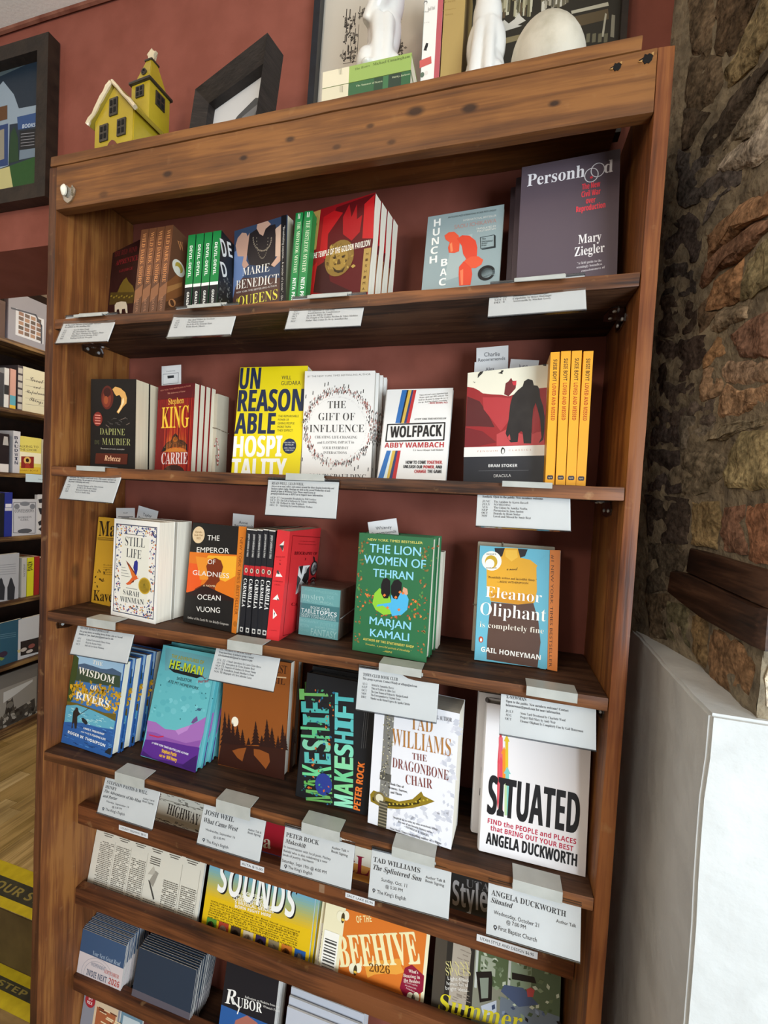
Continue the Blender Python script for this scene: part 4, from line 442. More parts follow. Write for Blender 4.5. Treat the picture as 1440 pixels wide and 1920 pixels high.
'weil':[('p','f','8f4e1e',[0,0,1480,0,1480,2296,0,2296]),('t','f','WHAT CAME WEST','c','3a1c0c',181,2053,1406,2070,159),('l','f','d8b48a',[169,1905,1394,1995],24),('t','f','JOSH WEIL','c','4a2410',455,1864,1382,1848,116),('e','f','efe4cc',327,937,80,99),('p','f','2c1510',[76,1115,101,1018,93,1025,127,920,110,926,152,823,127,827,177,727,145,729,202,630,162,631,227,533,179,533,252,437,196,435,62,409,7,390,64,511,17,494,66,613,27,598,68,715,37,701,70,817,47,805,72,919,56,908,74,1021,66,1012]),('p','f','2c1510',[174,1090,197,998,189,1005,220,907,205,913,243,816,221,820,266,725,237,728,289,634,253,636,313,543,269,544,336,453,285,452,161,428,111,410,163,524,120,507,164,619,129,604,166,715,138,702,168,811,147,799,170,907,156,896,171,1002,165,993]),('p','f','2c1510',[281,921,301,859,294,866,320,797,307,803,340,735,319,740,359,674,332,677,379,612,345,614,398,551,358,551,418,489,371,489,258,467,213,450,262,533,222,518,265,599,232,585,268,665,242,652,271,731,252,719,274,797,262,787,277,863,271,854]),('p','f','2c1510',[388,878,410,822,402,829,431,767,415,772,453,712,429,716,475,657,443,659,496,602,457,603,518,547,471,546,539,492,485,490,352,464,298,446,357,525,311,508,362,585,324,569,367,645,337,631,372,705,350,693,378,765,363,754,383,826,375,816]),('p','f','2c1510',[510,817,528,767,521,774,547,717,533,723,565,668,545,672,583,618,557,621,602,568,569,570,620,519,581,520,638,469,592,469,481,448,436,431,485,501,447,486,489,555,457,541,493,609,468,596,497,663,478,651,501,717,489,707,505,771,499,762]),('p','f','2c1510',[660,679,671,658,666,665,682,636,673,643,692,615,679,621,703,593,686,598,714,572,693,576,725,551,700,554,736,529,706,532,636,518,608,505,639,543,615,530,643,567,623,555,646,591,630,580,649,615,638,605,653,639,645,629,656,663,652,654]),('p','f','2c1510',[795,1033,817,966,809,973,839,900,823,905,861,834,838,838,883,767,852,770,905,701,866,702,926,635,881,635,948,570,895,568,766,543,713,525,770,614,725,597,774,685,736,670,778,756,748,743,782,827,760,815,786,899,772,888,790,970,783,960]),('p','f','2c1510',[951,774,967,742,960,749,982,710,970,716,997,678,980,683,1013,646,989,650,1028,614,999,616,1043,582,1008,583,1059,550,1018,550,919,531,879,516,924,567,889,553,928,603,900,590,933,639,910,627,937,675,920,664,942,711,931,700,946,747,941,737]),('p','f','2c1510',[1040,1117,1064,1036,1055,1043,1088,956,1071,962,1112,877,1087,880,1136,797,1103,799,1159,717,1119,718,1183,638,1135,636,1207,558,1150,555,1013,529,957,510,1017,614,969,597,1021,699,981,684,1024,784,993,770,1028,869,1005,857,1032,954,1016,944,1036,1040,1028,1030]),('p','f','2c1510',[1163,976,1184,916,1176,923,1205,856,1190,861,1226,796,1203,800,1247,736,1217,739,1268,677,1231,678,1289,617,1244,617,1310,558,1258,556,1131,531,1079,513,1136,596,1091,579,1140,661,1103,646,1145,725,1115,712,1149,790,1127,778,1154,855,1139,844,1158,919,1151,910]),('p','f','2c1510',[1307,840,1322,802,1316,809,1336,765,1325,771,1350,727,1334,732,1364,689,1343,693,1378,652,1352,655,1392,614,1361,616,1407,576,1371,577,1283,561,1248,546,1287,602,1257,588,1290,643,1265,630,1293,684,1274,672,1297,725,1282,714,1300,766,1291,756,1304,807,1299,798]),('p','f','2c1510',[1388,1077,1406,1011,1400,1018,1423,945,1411,951,1441,879,1423,884,1458,813,1435,817,1475,748,1447,750,1493,682,1458,683,1510,616,1470,617,1374,598,1335,583,1376,668,1343,653,1378,737,1350,724,1380,807,1358,795,1382,876,1366,865,1384,946,1373,936,1386,1015,1381,1006]),('p','f','2c1510',[1457,928,1470,879,1465,886,1484,830,1474,836,1498,780,1484,786,1511,731,1493,736,1525,682,1502,686,1538,633,1511,636,1552,584,1520,586,1443,571,1412,557,1445,623,1419,610,1447,676,1425,663,1449,728,1431,716,1451,780,1438,769,1452,832,1444,822,1454,884,1450,875]),('p','f','35180f',[50,461,278,463,649,513,1013,561,1485,592,1502,-7,-2,12]),('p','f','8a4a1e',[311,344,447,412,629,468,593,337,558,174,438,224]),('p','f','8a4a1e',[745,469,927,484,1134,443,1168,287,1089,129,945,243,775,373]),('p','f','35180f',[674,485,789,498,844,59,594,8])],
'make':[('p','f','1b1c1f',[0,0,1406,0,1406,2255,0,2255]),('t','f','M','b','6aa85a',743,50,716,236,530),('t','f','A','b','62a850',711,266,683,453,559),('t','f','K','b','6ac88a',678,484,650,672,588),('t','f','E','b','58b0a8',646,703,617,893,535),('t','f','S','b','7ac0a0',612,924,584,1115,564),('t','f','H','b','5cb47a',579,1146,550,1338,594),('t','f','I','b','4aa89c',546,1370,517,1563,540),('t','f','F','b','48a8a0',512,1595,483,1790,569),('t','f','T','b','6aa85a',478,1822,448,2018,600),('t','f','M','h','8fd8b4',1140,65,1124,246,365),('t','f','A','h','7cc888',1121,280,1104,463,366),('t','f','K','h','6cc48c',1101,497,1085,681,366),('t','f','E','h','84d0a0',1082,716,1065,900,367),('t','f','S','h','7cd0b0',1062,935,1045,1121,368),('t','f','H','h','5ab4b0',1042,1156,1025,1343,369),('t','f','I','h','58b4b4',1022,1379,1005,1566,370),('t','f','F','h','60bcb8',1002,1602,985,1791,370),('t','f','T','h','50b0b0',982,1827,964,2017,371),('e','f','2a3a86',536,331,169,193),('s','f',17,110,'leaf',['2f6a5c','c8642c','1b1c1f','4a9a6a','2a6a8a','1b1c1f'],70,[123,-32,748,5,560,2022,129,1986]),('t','f','PETER ROCK','h','e0722c',1277,54,1291,873,128),('l','f','6a6a6a',[1200,1116,1204,1742],5),('l','f','6a6a6a',[1238,1124,1242,1749],5),('l','f','6a6a6a',[1275,1132,1280,1757],5)],
'dragon':[('p','f','e6e6ea',[0,0,1461,0,1461,2205,0,2205]),('s','f',9,45,'leaf',['cdced6','d6d6de','c4c6d0'],140,[409,66,1417,66,1417,529,409,529]),('s','f',9,45,'leaf',['cdced6','d6d6de','c4c6d0'],140,[1286,441,1432,441,1432,2139,1286,2139]),('p','f','7c7a74',[183,485,358,485,358,2161,183,2161]),('p','f','55534c',[168,794,373,794,373,926,168,926]),('s','f',12,130,'leaf',['2c2a24','c8c0a0','4a473c','9a8e5a','e0dcc8'],35,[190,529,351,529,351,2095,190,2095]),('p','f','8a7420',[15,492,72,577,175,567,300,526,541,519,769,622,911,792,953,730,1144,693,1000,596,778,476,510,379,313,340,191,342,32,373]),('p','f','3a3212',[59,458,264,459,544,475,810,578,917,702,887,582,624,450,310,377,63,401]),('e','f','c8b040',308,407,17,15),('e','f','c8b040',375,426,16,15),('e','f','c8b040',442,446,16,15),('e','f','c8b040',509,465,16,15),('e','f','c8b040',575,484,16,15),('e','f','c8b040',640,503,16,15),('e','f','c8b040',705,522,16,15),('e','f','c8b040',770,541,16,15),('e','f','c8b040',832,599,16,15),('e','f','c8b040',895,629,16,15),('e','f','c8b040',958,658,16,15),('e','f','c8b040',1021,687,15,14),('e','f','7a6a40',190,476,108,105),('e','f','d8d2b8',190,476,71,71),('p','f','4a4638',[190,0,343,0,343,441,190,441]),('p','f','8a8068',[190,22,343,22,343,44,190,44]),('p','f','8a8068',[190,75,343,75,343,97,190,97]),('p','f','8a8068',[190,128,343,128,343,150,190,150]),('p','f','8a8068',[190,181,343,181,343,203,190,203]),('p','f','8a8068',[190,234,343,234,343,256,190,256]),('p','f','8a8068',[190,287,343,287,343,309,190,309]),('p','f','8a8068',[190,340,343,340,343,362,190,362]),('p','f','8a8068',[190,393,343,393,343,415,190,415]),('t','f','NEW YORK TIMES BESTSELLING AUTHOR','n','6a6a72',362,1996,1346,2046,65),('t','f','TAD','n','b0783c',665,1773,1043,1797,232),('t','f','WILLIAMS','n','b0783c',351,1434,1363,1488,274),('t','f','THE','n','7a3a34',725,1282,973,1301,105),('t','f','DRAGONBONE','n','7a3a34',384,1062,1348,1092,159),('t','f','CHAIR','n','7a3a34',637,847,1095,884,150),('t','f','Book One of','c','3a3a40',365,757,611,765,38),('t','f','Memory, Sorrow,','c','3a3a40',329,687,678,701,38),('t','f','and Thorn','c','3a3a40',382,618,581,629,38),('t','f','"Inspired me to write my own seven-book trilogy...','c','55555c',450,214,1248,242,34),('t','f','It\'s one of my favorite fantasy series."','c','55555c',552,169,1160,164,34),('t','f','—GEORGE R. R. MARTIN,','c','55555c',654,125,1090,91,34),('t','f','New York Times bestselling author of A Game','c','55555c',415,14,1298,33,34),('t','f','of Thrones','c','55555c',1193,50,1287,-28,34)],
'situ':[('p','f','e4e0e0',[0,0,1591,0,1591,2363,0,2363]),('p','f','c8323e',[221,1919,256,1926,295,1190,245,688,211,1455]),('p','f','d8606a',[211,1846,274,1851,334,708,266,623]),('p','f','d84a5a',[262,1544,317,1434,292,1436,334,638,286,627,244,1427,219,1429]),('p','f','e88a2a',[302,1711,357,1601,332,1603,353,1202,305,1192,284,1594,259,1596]),('p','f','d8b82a',[333,1911,384,1801,362,1803,385,1350,341,1340,317,1795,294,1798]),('p','f','7cc0b8',[367,1406,428,1299,400,1300,433,654,379,642,345,1289,317,1290]),('p','f','b4cc9a',[338,1164,372,1171,399,646,365,639]),('t','f','SITUATED','h','1c1c20',95,612,1466,604,608),('t','f','FIND the PEOPLE and PLACES','b','b82a48',110,461,1441,451,77),('t','f','that BRING OUT YOUR BEST','b','b82a48',158,360,1402,335,77),('t','f','ANGELA DUCKWORTH','h','1c1c20',100,136,1462,124,182)],
'county':[('p','f','d8d3c4',[0,0,3070,0,3070,2750,0,2750]),('t','f','COUNTY','c','3c342c',310,2374,1467,2330,181),('t','f','HIGHWAY','c','2e2620',1865,2154,2750,2097,223),('p','f','8e887a',[0,2420,3070,2420,3070,2434,0,2434]),('s','f',40,60,'dash',['5a544a','7a7468','3c3830'],80,[1382,1870,3009,1870,3009,2035,1382,2035]),('s','f',43,50,'dash',['5a544a','7a7468'],80,[1382,2392,3009,2392,3009,2612,1382,2612]),('p','f','5a544c',[184,1389,553,1389,553,1405,184,1405]),('p','f','5a544c',[221,1345,516,1345,516,1361,221,1361]),('p','f','5a544c',[258,1301,479,1301,479,1317,258,1317]),('b','f',178,28,583,1182,30,'6a645a',42),('p','f','9a9488',[605,28,611,28,611,1238,605,1238]),('p','f','5a544c',[660,1389,1028,1389,1028,1405,660,1405]),('p','f','5a544c',[697,1345,992,1345,992,1361,697,1361]),('p','f','5a544c',[734,1301,955,1301,955,1317,734,1317]),('b','f',654,28,1059,1182,30,'6a645a',43),('p','f','9a9488',[1081,28,1087,28,1087,1238,1081,1238]),('p','f','5a544c',[1136,1389,1504,1389,1504,1405,1136,1405]),('p','f','5a544c',[1173,1345,1467,1345,1467,1361,1173,1361]),('p','f','5a544c',[1210,1301,1431,1301,1431,1317,1210,1317]),('b','f',1130,28,1535,1045,26,'6a645a',44),('p','f','9a9488',[1556,28,1563,28,1563,1238,1556,1238]),('p','f','5a544c',[1612,1389,1980,1389,1980,1405,1612,1405]),('p','f','5a544c',[1649,1345,1943,1345,1943,1361,1649,1361]),('p','f','5a544c',[1685,1301,1906,1301,1906,1317,1685,1317]),('p','f','5a544c',[1642,1182,1919,1182,1919,1199,1642,1199]),('p','f','5a544c',[1642,1138,1919,1138,1919,1155,1642,1155]),('p','f','5a544c',[1642,1095,1919,1095,1919,1111,1642,1111]),('p','f','5a544c',[1642,1050,1919,1050,1919,1067,1642,1067]),('p','f','4a4640',[1673,715,1735,688,1919,385,1888,358]),('p','f','9a9488',[1704,688,1827,935,1919,908,1827,605]),('p','f','b8b2a4',[1642,825,1765,1018,1857,853]),('b','f',1612,41,1965,330,7,'6a645a',41),('p','f','5a544c',[2088,1389,2456,1389,2456,1405,2088,1405]),('p','f','5a544c',[2124,1345,2419,1345,2419,1361,2124,1361]),('p','f','5a544c',[2161,1301,2382,1301,2382,1317,2161,1317]),('b','f',2081,28,2487,825,20,'6a645a',46),('p','f','9a9488',[2508,28,2514,28,2514,1238,2508,1238]),('p','f','5a544c',[2563,1389,2932,1389,2932,1405,2563,1405]),('p','f','5a544c',[2600,1345,2895,1345,2895,1361,2600,1361]),('p','f','5a544c',[2637,1301,2858,1301,2858,1317,2637,1317]),('b','f',2557,28,2963,825,20,'6a645a',47),('p','f','9a9488',[2984,28,2990,28,2990,1238,2984,1238])],
'sounds':[('p','f','e0b818',[0,0,2550,0,2550,2750,0,2750]),('p','f','d8b42c',[0,825,2550,825,2550,1705,0,1705]),('p','f','d0b23a',[0,875,2550,875,2550,1705,0,1705]),('p','f','c6b048',[0,924,2550,924,2550,1705,0,1705]),('p','f','bcae54',[0,974,2550,974,2550,1705,0,1705]),('p','f','b2ae62',[0,1023,2550,1023,2550,1705,0,1705]),('p','f','a8ac70',[0,1073,2550,1073,2550,1705,0,1705]),('p','f','9eac7e',[0,1122,2550,1122,2550,1705,0,1705]),('p','f','94ac8c',[0,1172,2550,1172,2550,1705,0,1705]),('p','f','8aac9a',[0,1221,2550,1221,2550,1705,0,1705]),('p','f','80aaa8',[0,1270,2550,1270,2550,1705,0,1705]),('p','f','78aab4',[0,1320,2550,1320,2550,1705,0,1705]),('p','f','70a8c0',[0,1370,2550,1370,2550,1705,0,1705]),('p','f','3c4880',[0,1705,2550,1705,2550,2750,0,2750]),('p','f','a81c2c',[918,1980,1785,1980,1785,2750,918,2750]),('t','f','Alta','c','f0ead8',705,1972,1417,2071,250),('t','f','SOUNDS','b','1c1c1e',304,929,2152,903,594),('t','f','SOUNDS','b','f4f2ec',269,952,2120,924,595),('t','f','LEGENDARY','b','f6f2e4',872,1063,1444,1077,58),('t','f','PERFORMANCES,','b','f6f2e4',787,973,1503,1008,58),('t','f','LEGENDARY VENUES,','b','f6f2e4',699,898,1642,953,58),('t','f','5 MUSICAL GENRES','b','f6f2e4',741,835,1666,895,58),('t','f','BORN RIGHT HERE','b','f6f2e4',754,763,1618,805,58),('t','f','GOLDEN ROAD: When an East band conquered','g','4a3a14',157,718,2291,710,27),('t','f','club that launched a thousand songs.','g','4a3a14',155,674,2288,668,27),('t','f','An oral history of a sound. THE BERKELEY','g','4a3a14',153,629,2284,626,27),('t','f','scene and the concert that ended an era.','g','4a3a14',151,585,2281,584,27),('t','f','SUNSET STRIP: A photographer at work.','g','4a3a14',149,541,2278,543,27),('t','f','NASHVILLE WEST: The forgotten country','g','4a3a14',147,497,2275,501,27),('t','f','kings of the Valley. HARMONY: A mile','g','4a3a14',145,452,2272,460,27),('t','f','of canyon houses and their singers.','g','4a3a14',143,408,2269,418,27),('p','f','5a8a34',[128,55,370,55,370,412,128,412]),('p','f','c83a2c',[153,82,332,110,255,358]),('e','f','3a2a20',242,248,90,110),('p','f','a8402c',[428,55,671,55,671,412,428,412]),('p','f','e8d8c8',[454,82,632,110,556,358]),('e','f','e8d8b8',543,248,90,110),('p','f','4a3a2c',[729,55,972,55,972,412,729,412]),('p','f','8a6a4a',[755,82,933,110,857,358]),('e','f','3a2a20',844,248,90,110),('p','f','c8b89a',[1030,55,1272,55,1272,412,1030,412]),('p','f','8a5a3a',[1056,82,1234,110,1158,358]),('e','f','e8d8b8',1145,248,90,110),('p','f','3a2c4a',[1331,55,1573,55,1573,412,1331,412]),('p','f','e8e0d8',[1357,82,1535,110,1459,358]),('e','f','3a2a20',1446,248,90,110),('p','f','8a7a5a',[1632,55,1874,55,1874,412,1632,412]),('p','f','4a5a3a',[1657,82,1836,110,1760,358]),('e','f','e8d8b8',1747,248,90,110),('p','f','c8742c',[1933,55,2175,55,2175,412,1933,412]),('p','f','6a2c7a',[1958,82,2137,110,2060,358]),('e','f','3a2a20',2048,248,90,110),('p','f','2c5a9a',[2234,55,2476,55,2476,412,2234,412]),('p','f','d8c8b8',[2259,82,2438,110,2361,358]),('e','f','e8d8b8',2349,248,90,110)],
'beehive':[('p','f','ece2bc',[0,0,2150,0,2150,2750,0,2750]),('p','f','d8752a',[430,0,2086,0,2086,2750,430,2750]),('p','f','e8a24a',[430,1705,2086,1705,2086,2750,430,2750]),('p','f','e8e0cc',[0,2145,2150,2145,2150,2750,0,2750]),('p','f','d89a50',[215,2035,2150,2035,2150,2255,215,2255]),('t','f','SaltLake','c','8c1a34',-272,2018,1529,2150,326),('t','f','OF THE','b','f0dc9a',689,1218,993,1325,118),('t','f','BEEHIVE','c','f0e4b0',451,362,2021,922,522),('t','f','BEEHIVE','c','f0e4b0',466,359,2035,919,521),('p','f','e8a040',[970,490,954,601,1082,672,1386,777,1576,867,1686,872,1655,767,1732,678,1588,594,1371,543,1157,454,1034,357]),('t','f','2026','c','6a4014',1054,478,1467,566,128),('p','f','8c1a34',[1736,755,1864,853,2115,746,2123,489,1970,328,1780,283,1679,398]),('t','f',"What's",'c','f0e0d0',1816,706,1999,739,52),('t','f','Buzzing in','c','f0e0d0',1728,602,2042,670,52),('t','f','the Beehive','c','f0e0d0',1745,532,2051,592,52),('t','f','Get more quirky','g','e8c8c0',1739,512,2011,534,30),('t','f','and authentic Utah','g','e8c8c0',1771,470,1991,475,29),('t','f','hidden','g','e8c8c0',1802,428,1972,417,29),('e','f','f0e8c8',334,1232,77,94),('e','f','f0e8c8',453,1275,67,86),('e','f','4a3a20',394,1217,38,94),('e','f','e8c050',399,1187,34,23),('e','f','f0e8c8',715,419,75,90),('e','f','f0e8c8',830,464,65,82),('e','f','4a3a20',773,407,37,90),('e','f','e8c050',777,377,33,22),('e','f','f0e8c8',1898,315,70,86),('e','f','f0e8c8',2005,358,61,79),('e','f','4a3a20',1951,303,35,86),('e','f','e8c050',1955,275,31,21),('l','f','f0dc9a',[406,191,417,-38],19),('l','f','f0dc9a',[472,189,444,-29],19),('l','f','f0dc9a',[539,188,471,-20],19),('l','f','f0dc9a',[605,186,498,-11],19),('l','f','f0dc9a',[670,184,525,-2],19),('l','f','f0dc9a',[736,183,552,7],19),('l','f','f0dc9a',[801,181,578,16],19),('p','f','f4f0e4',[43,138,366,138,366,908,43,908]),('p','f','2a2622',[75,193,333,193,333,228,75,228]),('p','f','2a2622',[75,248,333,248,333,270,75,270]),('p','f','2a2622',[75,303,333,303,333,325,75,325]),('p','f','2a2622',[75,358,333,358,333,393,75,393]),('p','f','2a2622',[75,413,333,413,333,435,75,435]),('p','f','2a2622',[75,468,333,468,333,490,75,490]),('p','f','2a2622',[75,522,333,522,333,558,75,558]),('p','f','2a2622',[75,578,333,578,333,600,75,600]),('p','f','2a2622',[75,633,333,633,333,655,75,655]),('p','f','2a2622',[75,688,333,688,333,723,75,723]),('p','f','2a2622',[75,743,333,743,333,765,75,765])],
'style':[('p','f','2c2824',[0,0,2240,0,2240,2750,0,2750]),('t','f','UTAH','n','8a8480',494,2425,1105,2452,131),('t','f','Style','b','b4aeaa',267,2059,922,2104,422),('p','f','4a4238',[0,0,224,0,224,1650,0,1650]),('p','f','8a8a78',[739,0,2240,0,2240,1650,739,1650]),('p','f','5a6a48',[806,935,1344,935,1344,1568,806,1568]),('p','f','a8b09a',[851,1100,1120,1100,1120,1375,851,1375]),('p','f','8a9a80',[1389,962,1747,962,1747,1568,1389,1568]),('p','f','c8ccc4',[762,825,806,825,806,1595,762,1595]),('p','f','c8ccc4',[1344,825,1389,825,1389,1595,1344,1595]),('p','f','5a6a50',[1747,825,2240,825,2240,1595,1747,1595]),('p','f','707c88',[1232,0,2240,0,2240,825,1232,825]),('s','f',60,60,'leaf',['4a5a3c','6a7a5a','8a9a7a','c8d0b8'],110,[806,825,2195,550,2195,1540,806,1540]),('p','f','b0a494',[314,412,627,412,672,1375,605,1540,448,1595,336,1485]),('s','f',61,30,'dash',['8a7e70'],100,[336,495,627,495,627,1375,336,1375]),('p','f','1c1614',[778,1082,1053,1172,1076,1071,1082,718,877,619]),('p','f','8a9484',[852,1003,1009,1058,1017,734,901,690]),('p','f','1c1614',[1411,1261,1794,1305,1836,1213,1417,1156]),('p','f','4a5878',[1287,1028,1614,1076,1888,900,1553,761,1235,907]),('p','f','c0c8d4',[900,574,1167,745,1179,539,949,431]),('p','f','b84a4a',[1672,1076,1745,1126,1811,1101,1790,990,1696,962]),('s','f',62,40,'leaf',['5a6888','3c4a68','8a98b0','1c1a1c'],120,[1120,55,2195,55,2195,770,1120,770]),('t','f','SUNNY','n','d8cc8a',237,983,671,1094,110),('t','f','SPACES','n','d8cc8a',246,865,691,991,117),('t','f','Light-filled','g','e8e4dc',280,802,658,880,58),('t','f','homes full of','g','e8e4dc',266,718,663,803,58),('t','f','bright ideas','g','e8e4dc',252,634,649,719,58),('t','f','Summer','j','d8c82c',128,260,1647,414,280)],
'indie':[('p','f','3c5474',[0,775,1280,775,1280,1250,0,1250]),('p','f','cfc4c4',[0,0,1280,0,1280,775,0,775]),('t','f','Your Next Great Read','i','a8b8c8',384,800,1178,800,88),('t','f','SEPTEMBER','c','b04a40',768,538,1190,538,75),('t','f','2026','b','b04a40',922,362,1229,362,125),('t','f','INDIE NEXT','b','4a5468',282,350,870,350,125),('l','f','6a7488',[1050,375,1034,476,988,571,915,652,819,714,708,753,589,767,470,753,358,714,263,652,190,571,144,476,128,375,144,274,190,179,263,98,358,36,470,-3,589,-17,708,-3,819,36,915,98,988,179,1034,274,1050,375],5),('l','f','6a7488',[973,375,960,459,921,538,860,606,781,658,688,690,589,701,489,690,397,658,317,606,256,538,218,459,205,375,218,291,256,212,317,144,397,92,489,60,589,49,688,60,781,92,860,144,921,212,960,291,973,375],5),('t','f','INDEPENDENT','g','6a7488',384,575,794,575,75)],
'rubor':[('p','f','1c1c22',[0,0,1250,0,1250,1900,0,1900]),('p','f','2a5a9a',[0,0,1125,0,1125,855,0,855]),('p','f','a8685a',[250,0,1125,0,1062,570,875,798,625,855,375,684]),('p','f','c08a78',[562,190,875,228,825,646,625,684]),('t','f','R','j','f0eee8',74,910,350,960,262),('t','f','UBOR','c','f0eee8',368,939,951,1002,171),('l','f','f0eee8',[240,1020,429,928,398,813],25),('t','f','Reflections on Medicine from the','g','e0dcd4',530,1149,1321,1213,41),('t','f','Wasatch Front','g','e0dcd4',957,1115,1346,1140,40)],
'pick':[('p','f','8a8c96',[0,0,1080,0,1080,1700,0,1700]),('p','f','d8c0a0',[346,170,1026,170,1026,1564,346,1564]),('p','f','a8603c',[410,255,972,255,972,1445,410,1445]),('s','f',70,30,'dash',['e8d0a8','6a3a2a'],200,[432,340,972,340,972,1445,432,1445]),('e','f','a82a34',190,1500,150,150),('t','f','#1','b','f0e8e4',135,1510,245,1510,60),('t','f','PICK','b','f0e8e4',110,1420,265,1420,60)],
'pub':[('p','f','6a8a9c',[0,0,600,0,600,1650,0,1650]),('p','f','c0ccd0',[60,0,540,0,540,1485,60,1485])],
'tag_carrie':[('t','f',"Charlie's Pick",'g','44484e',122,619,362,621,20),('l','f','5a5e64',[39,570,443,582,435,358,39,352,39,570],8),('p','f','33363a',[155,533,327,533,327,477,163,471])],
'tag_charlie':[('t','f','Charlie','g','3a3c44',139,686,411,674,72),('t','f','Recommends','g','3a3c44',33,601,507,598,58)],
'tag_alex':[('t','f','Alex','g','3a3c44',199,579,356,590,61)],
'tag_june':[('t','f','June','g','5a5c64',155,601,307,616,60)],
'tag_staff':[('l','f','5a5e64',[55,606,457,608],18),('t','f','Staff','g','55585e',197,678,319,678,28),('p','f','33363a',[143,588,358,589,357,561,142,560])],
'tag_taylor':[('t','f','Taylor','g','3a3c44',154,607,394,619,65),('t','f','Recommends','g','3a3c44',50,519,517,559,56)],
'tag_annie':[('t','f','Annie','g','3a3c44',152,600,363,598,58),('t','f','Recommends','g','3a3c44',55,528,497,544,49)],
'tag_whitney':[('t','f','Whitney','g','3a3c44',135,641,429,628,56),('t','f','Recommends','g','3a3c44',46,554,506,547,49)],
'strip_county':[('t','f','COUNTY HIGHWAY $8.50','g','3a3a3a',47,33,738,33,47)],
'strip_alta':[('t','f','ALTA $15.00','g','3a3a3a',32,34,504,34,48)],
'strip_salt':[('t','f','SALT LAKE $5.95','g','3a3a3a',35,29,543,29,41)],
'strip_style':[('t','f','UTAH STYLE AND DESIGN $6.95','g','3a3a3a',60,36,947,36,51)],
'tape':[],
'b_silver':[('p','f','8c8c94',[0,0,2548,0,2548,1809,0,1809]),('p','f','c8ccd2',[306,326,1580,326,1580,1556,306,1556]),('p','f','8a6a58',[433,434,650,434,650,606,433,606]),('p','f','6a5a50',[701,434,917,434,917,606,701,606]),('p','f','a08068',[968,434,1185,434,1185,606,968,606]),('p','f','5a5048',[1236,434,1452,434,1452,606,1236,606]),('p','f','5a5048',[433,651,650,651,650,823,433,823]),('p','f','8a6a58',[701,651,917,651,917,823,701,823]),('p','f','6a5a50',[968,651,1185,651,1185,823,968,823]),('p','f','a08068',[1236,651,1452,651,1452,823,1236,823]),('p','f','a08068',[433,868,650,868,650,1040,433,1040]),('p','f','5a5048',[701,868,917,868,917,1040,701,1040]),('p','f','8a6a58',[968,868,1185,868,1185,1040,968,1040]),('p','f','6a5a50',[1236,868,1452,868,1452,1040,1236,1040]),('p','f','6a5a50',[433,1086,650,1086,650,1257,433,1257]),('p','f','a08068',[701,1086,917,1086,917,1257,701,1257]),('p','f','5a5048',[968,1086,1185,1086,1185,1257,968,1257]),('p','f','8a6a58',[1236,1086,1452,1086,1452,1257,1236,1257]),('p','f','8a6a58',[433,1303,650,1303,650,1475,433,1475]),('p','f','6a5a50',[701,1303,917,1303,917,1475,701,1475]),('p','f','a08068',[968,1303,1185,1303,1185,1475,968,1475]),('p','f','5a5048',[1236,1303,1452,1303,1452,1475,1236,1475]),('l','f','4a4e58',[120,1477,1185,1609,1468,1203,1487,348],77)],
'b_brown':[('p','f','4a2c1c',[0,0,276,0,276,1546,0,1546])],
'b_dark':[('p','f','3a3a3e',[0,0,244,0,244,1513,0,1513])],
'b_whiteblack':[('p','f','d0d0cc',[0,0,194,0,194,1774,0,1774]),('p','f','2a2a2c',[0,621,194,621,194,1065,0,1065])],
'b_pink':[('p','f','c89a8a',[0,0,249,0,249,1825,0,1825]),('p','f','5aa0b0',[0,183,249,183,249,639,0,639]),('p','f','d8b440',[0,0,249,0,249,183,0,183])],
'b_banded':[('p','f','4a4448',[0,0,227,0,227,2082,0,2082]),('p','f','b8b4ac',[18,62,209,62,209,312,18,312]),('p','f','b8b4ac',[18,406,209,406,209,656,18,656]),('p','f','b8b4ac',[18,750,209,750,209,999,18,999]),('p','f','b8b4ac',[18,1093,209,1093,209,1343,18,1343]),('p','f','b8b4ac',[18,1437,209,1437,209,1687,18,1687]),('p','f','b8b4ac',[18,1780,209,1780,209,2030,18,2030])],
'b_cream':[('p','f','d4d0b4',[0,0,1284,0,1284,2082,0,2082]),('t','f','Great','s','2a2a2a',334,1552,946,1557,206),('t','f','and','s','2a2a2a',476,1243,832,1254,150),('t','f','Unfortunate','s','2a2a2a',176,920,1123,991,164),('t','f','Things','s','2a2a2a',297,583,949,548,182),('l','f','5a5850',[106,1569,1047,1627],12),('l','f','5a5850',[112,1268,1054,1333],12),('l','f','5a5850',[118,966,1060,1039],12),('l','f','5a5850',[124,663,1067,744],12),('l','f','5a5850',[130,361,1074,449],12)],
'b_portrait':[('p','f','241c1e',[0,0,443,0,443,1775,0,1775]),('p','f','d8d4d0',[66,0,443,0,443,391,66,391]),('p','f','b0aca8',[177,1278,421,1278,377,1687,222,1687])],
'b_baldwin':[('p','f','c8c8cc',[0,0,315,0,315,2007,0,2007]),('t','f','B','b','2a3048',61,1619,209,1632,146),('t','f','A','b','2a3048',65,1419,213,1430,146),('t','f','L','b','2a3048',69,1218,217,1228,146),('t','f','D','b','2a3048',73,1018,221,1026,146),('t','f','W','b','2a3048',77,817,225,824,146),('t','f','I','b','2a3048',80,616,228,622,146),('t','f','N','b','2a3048',84,415,232,419,146)],
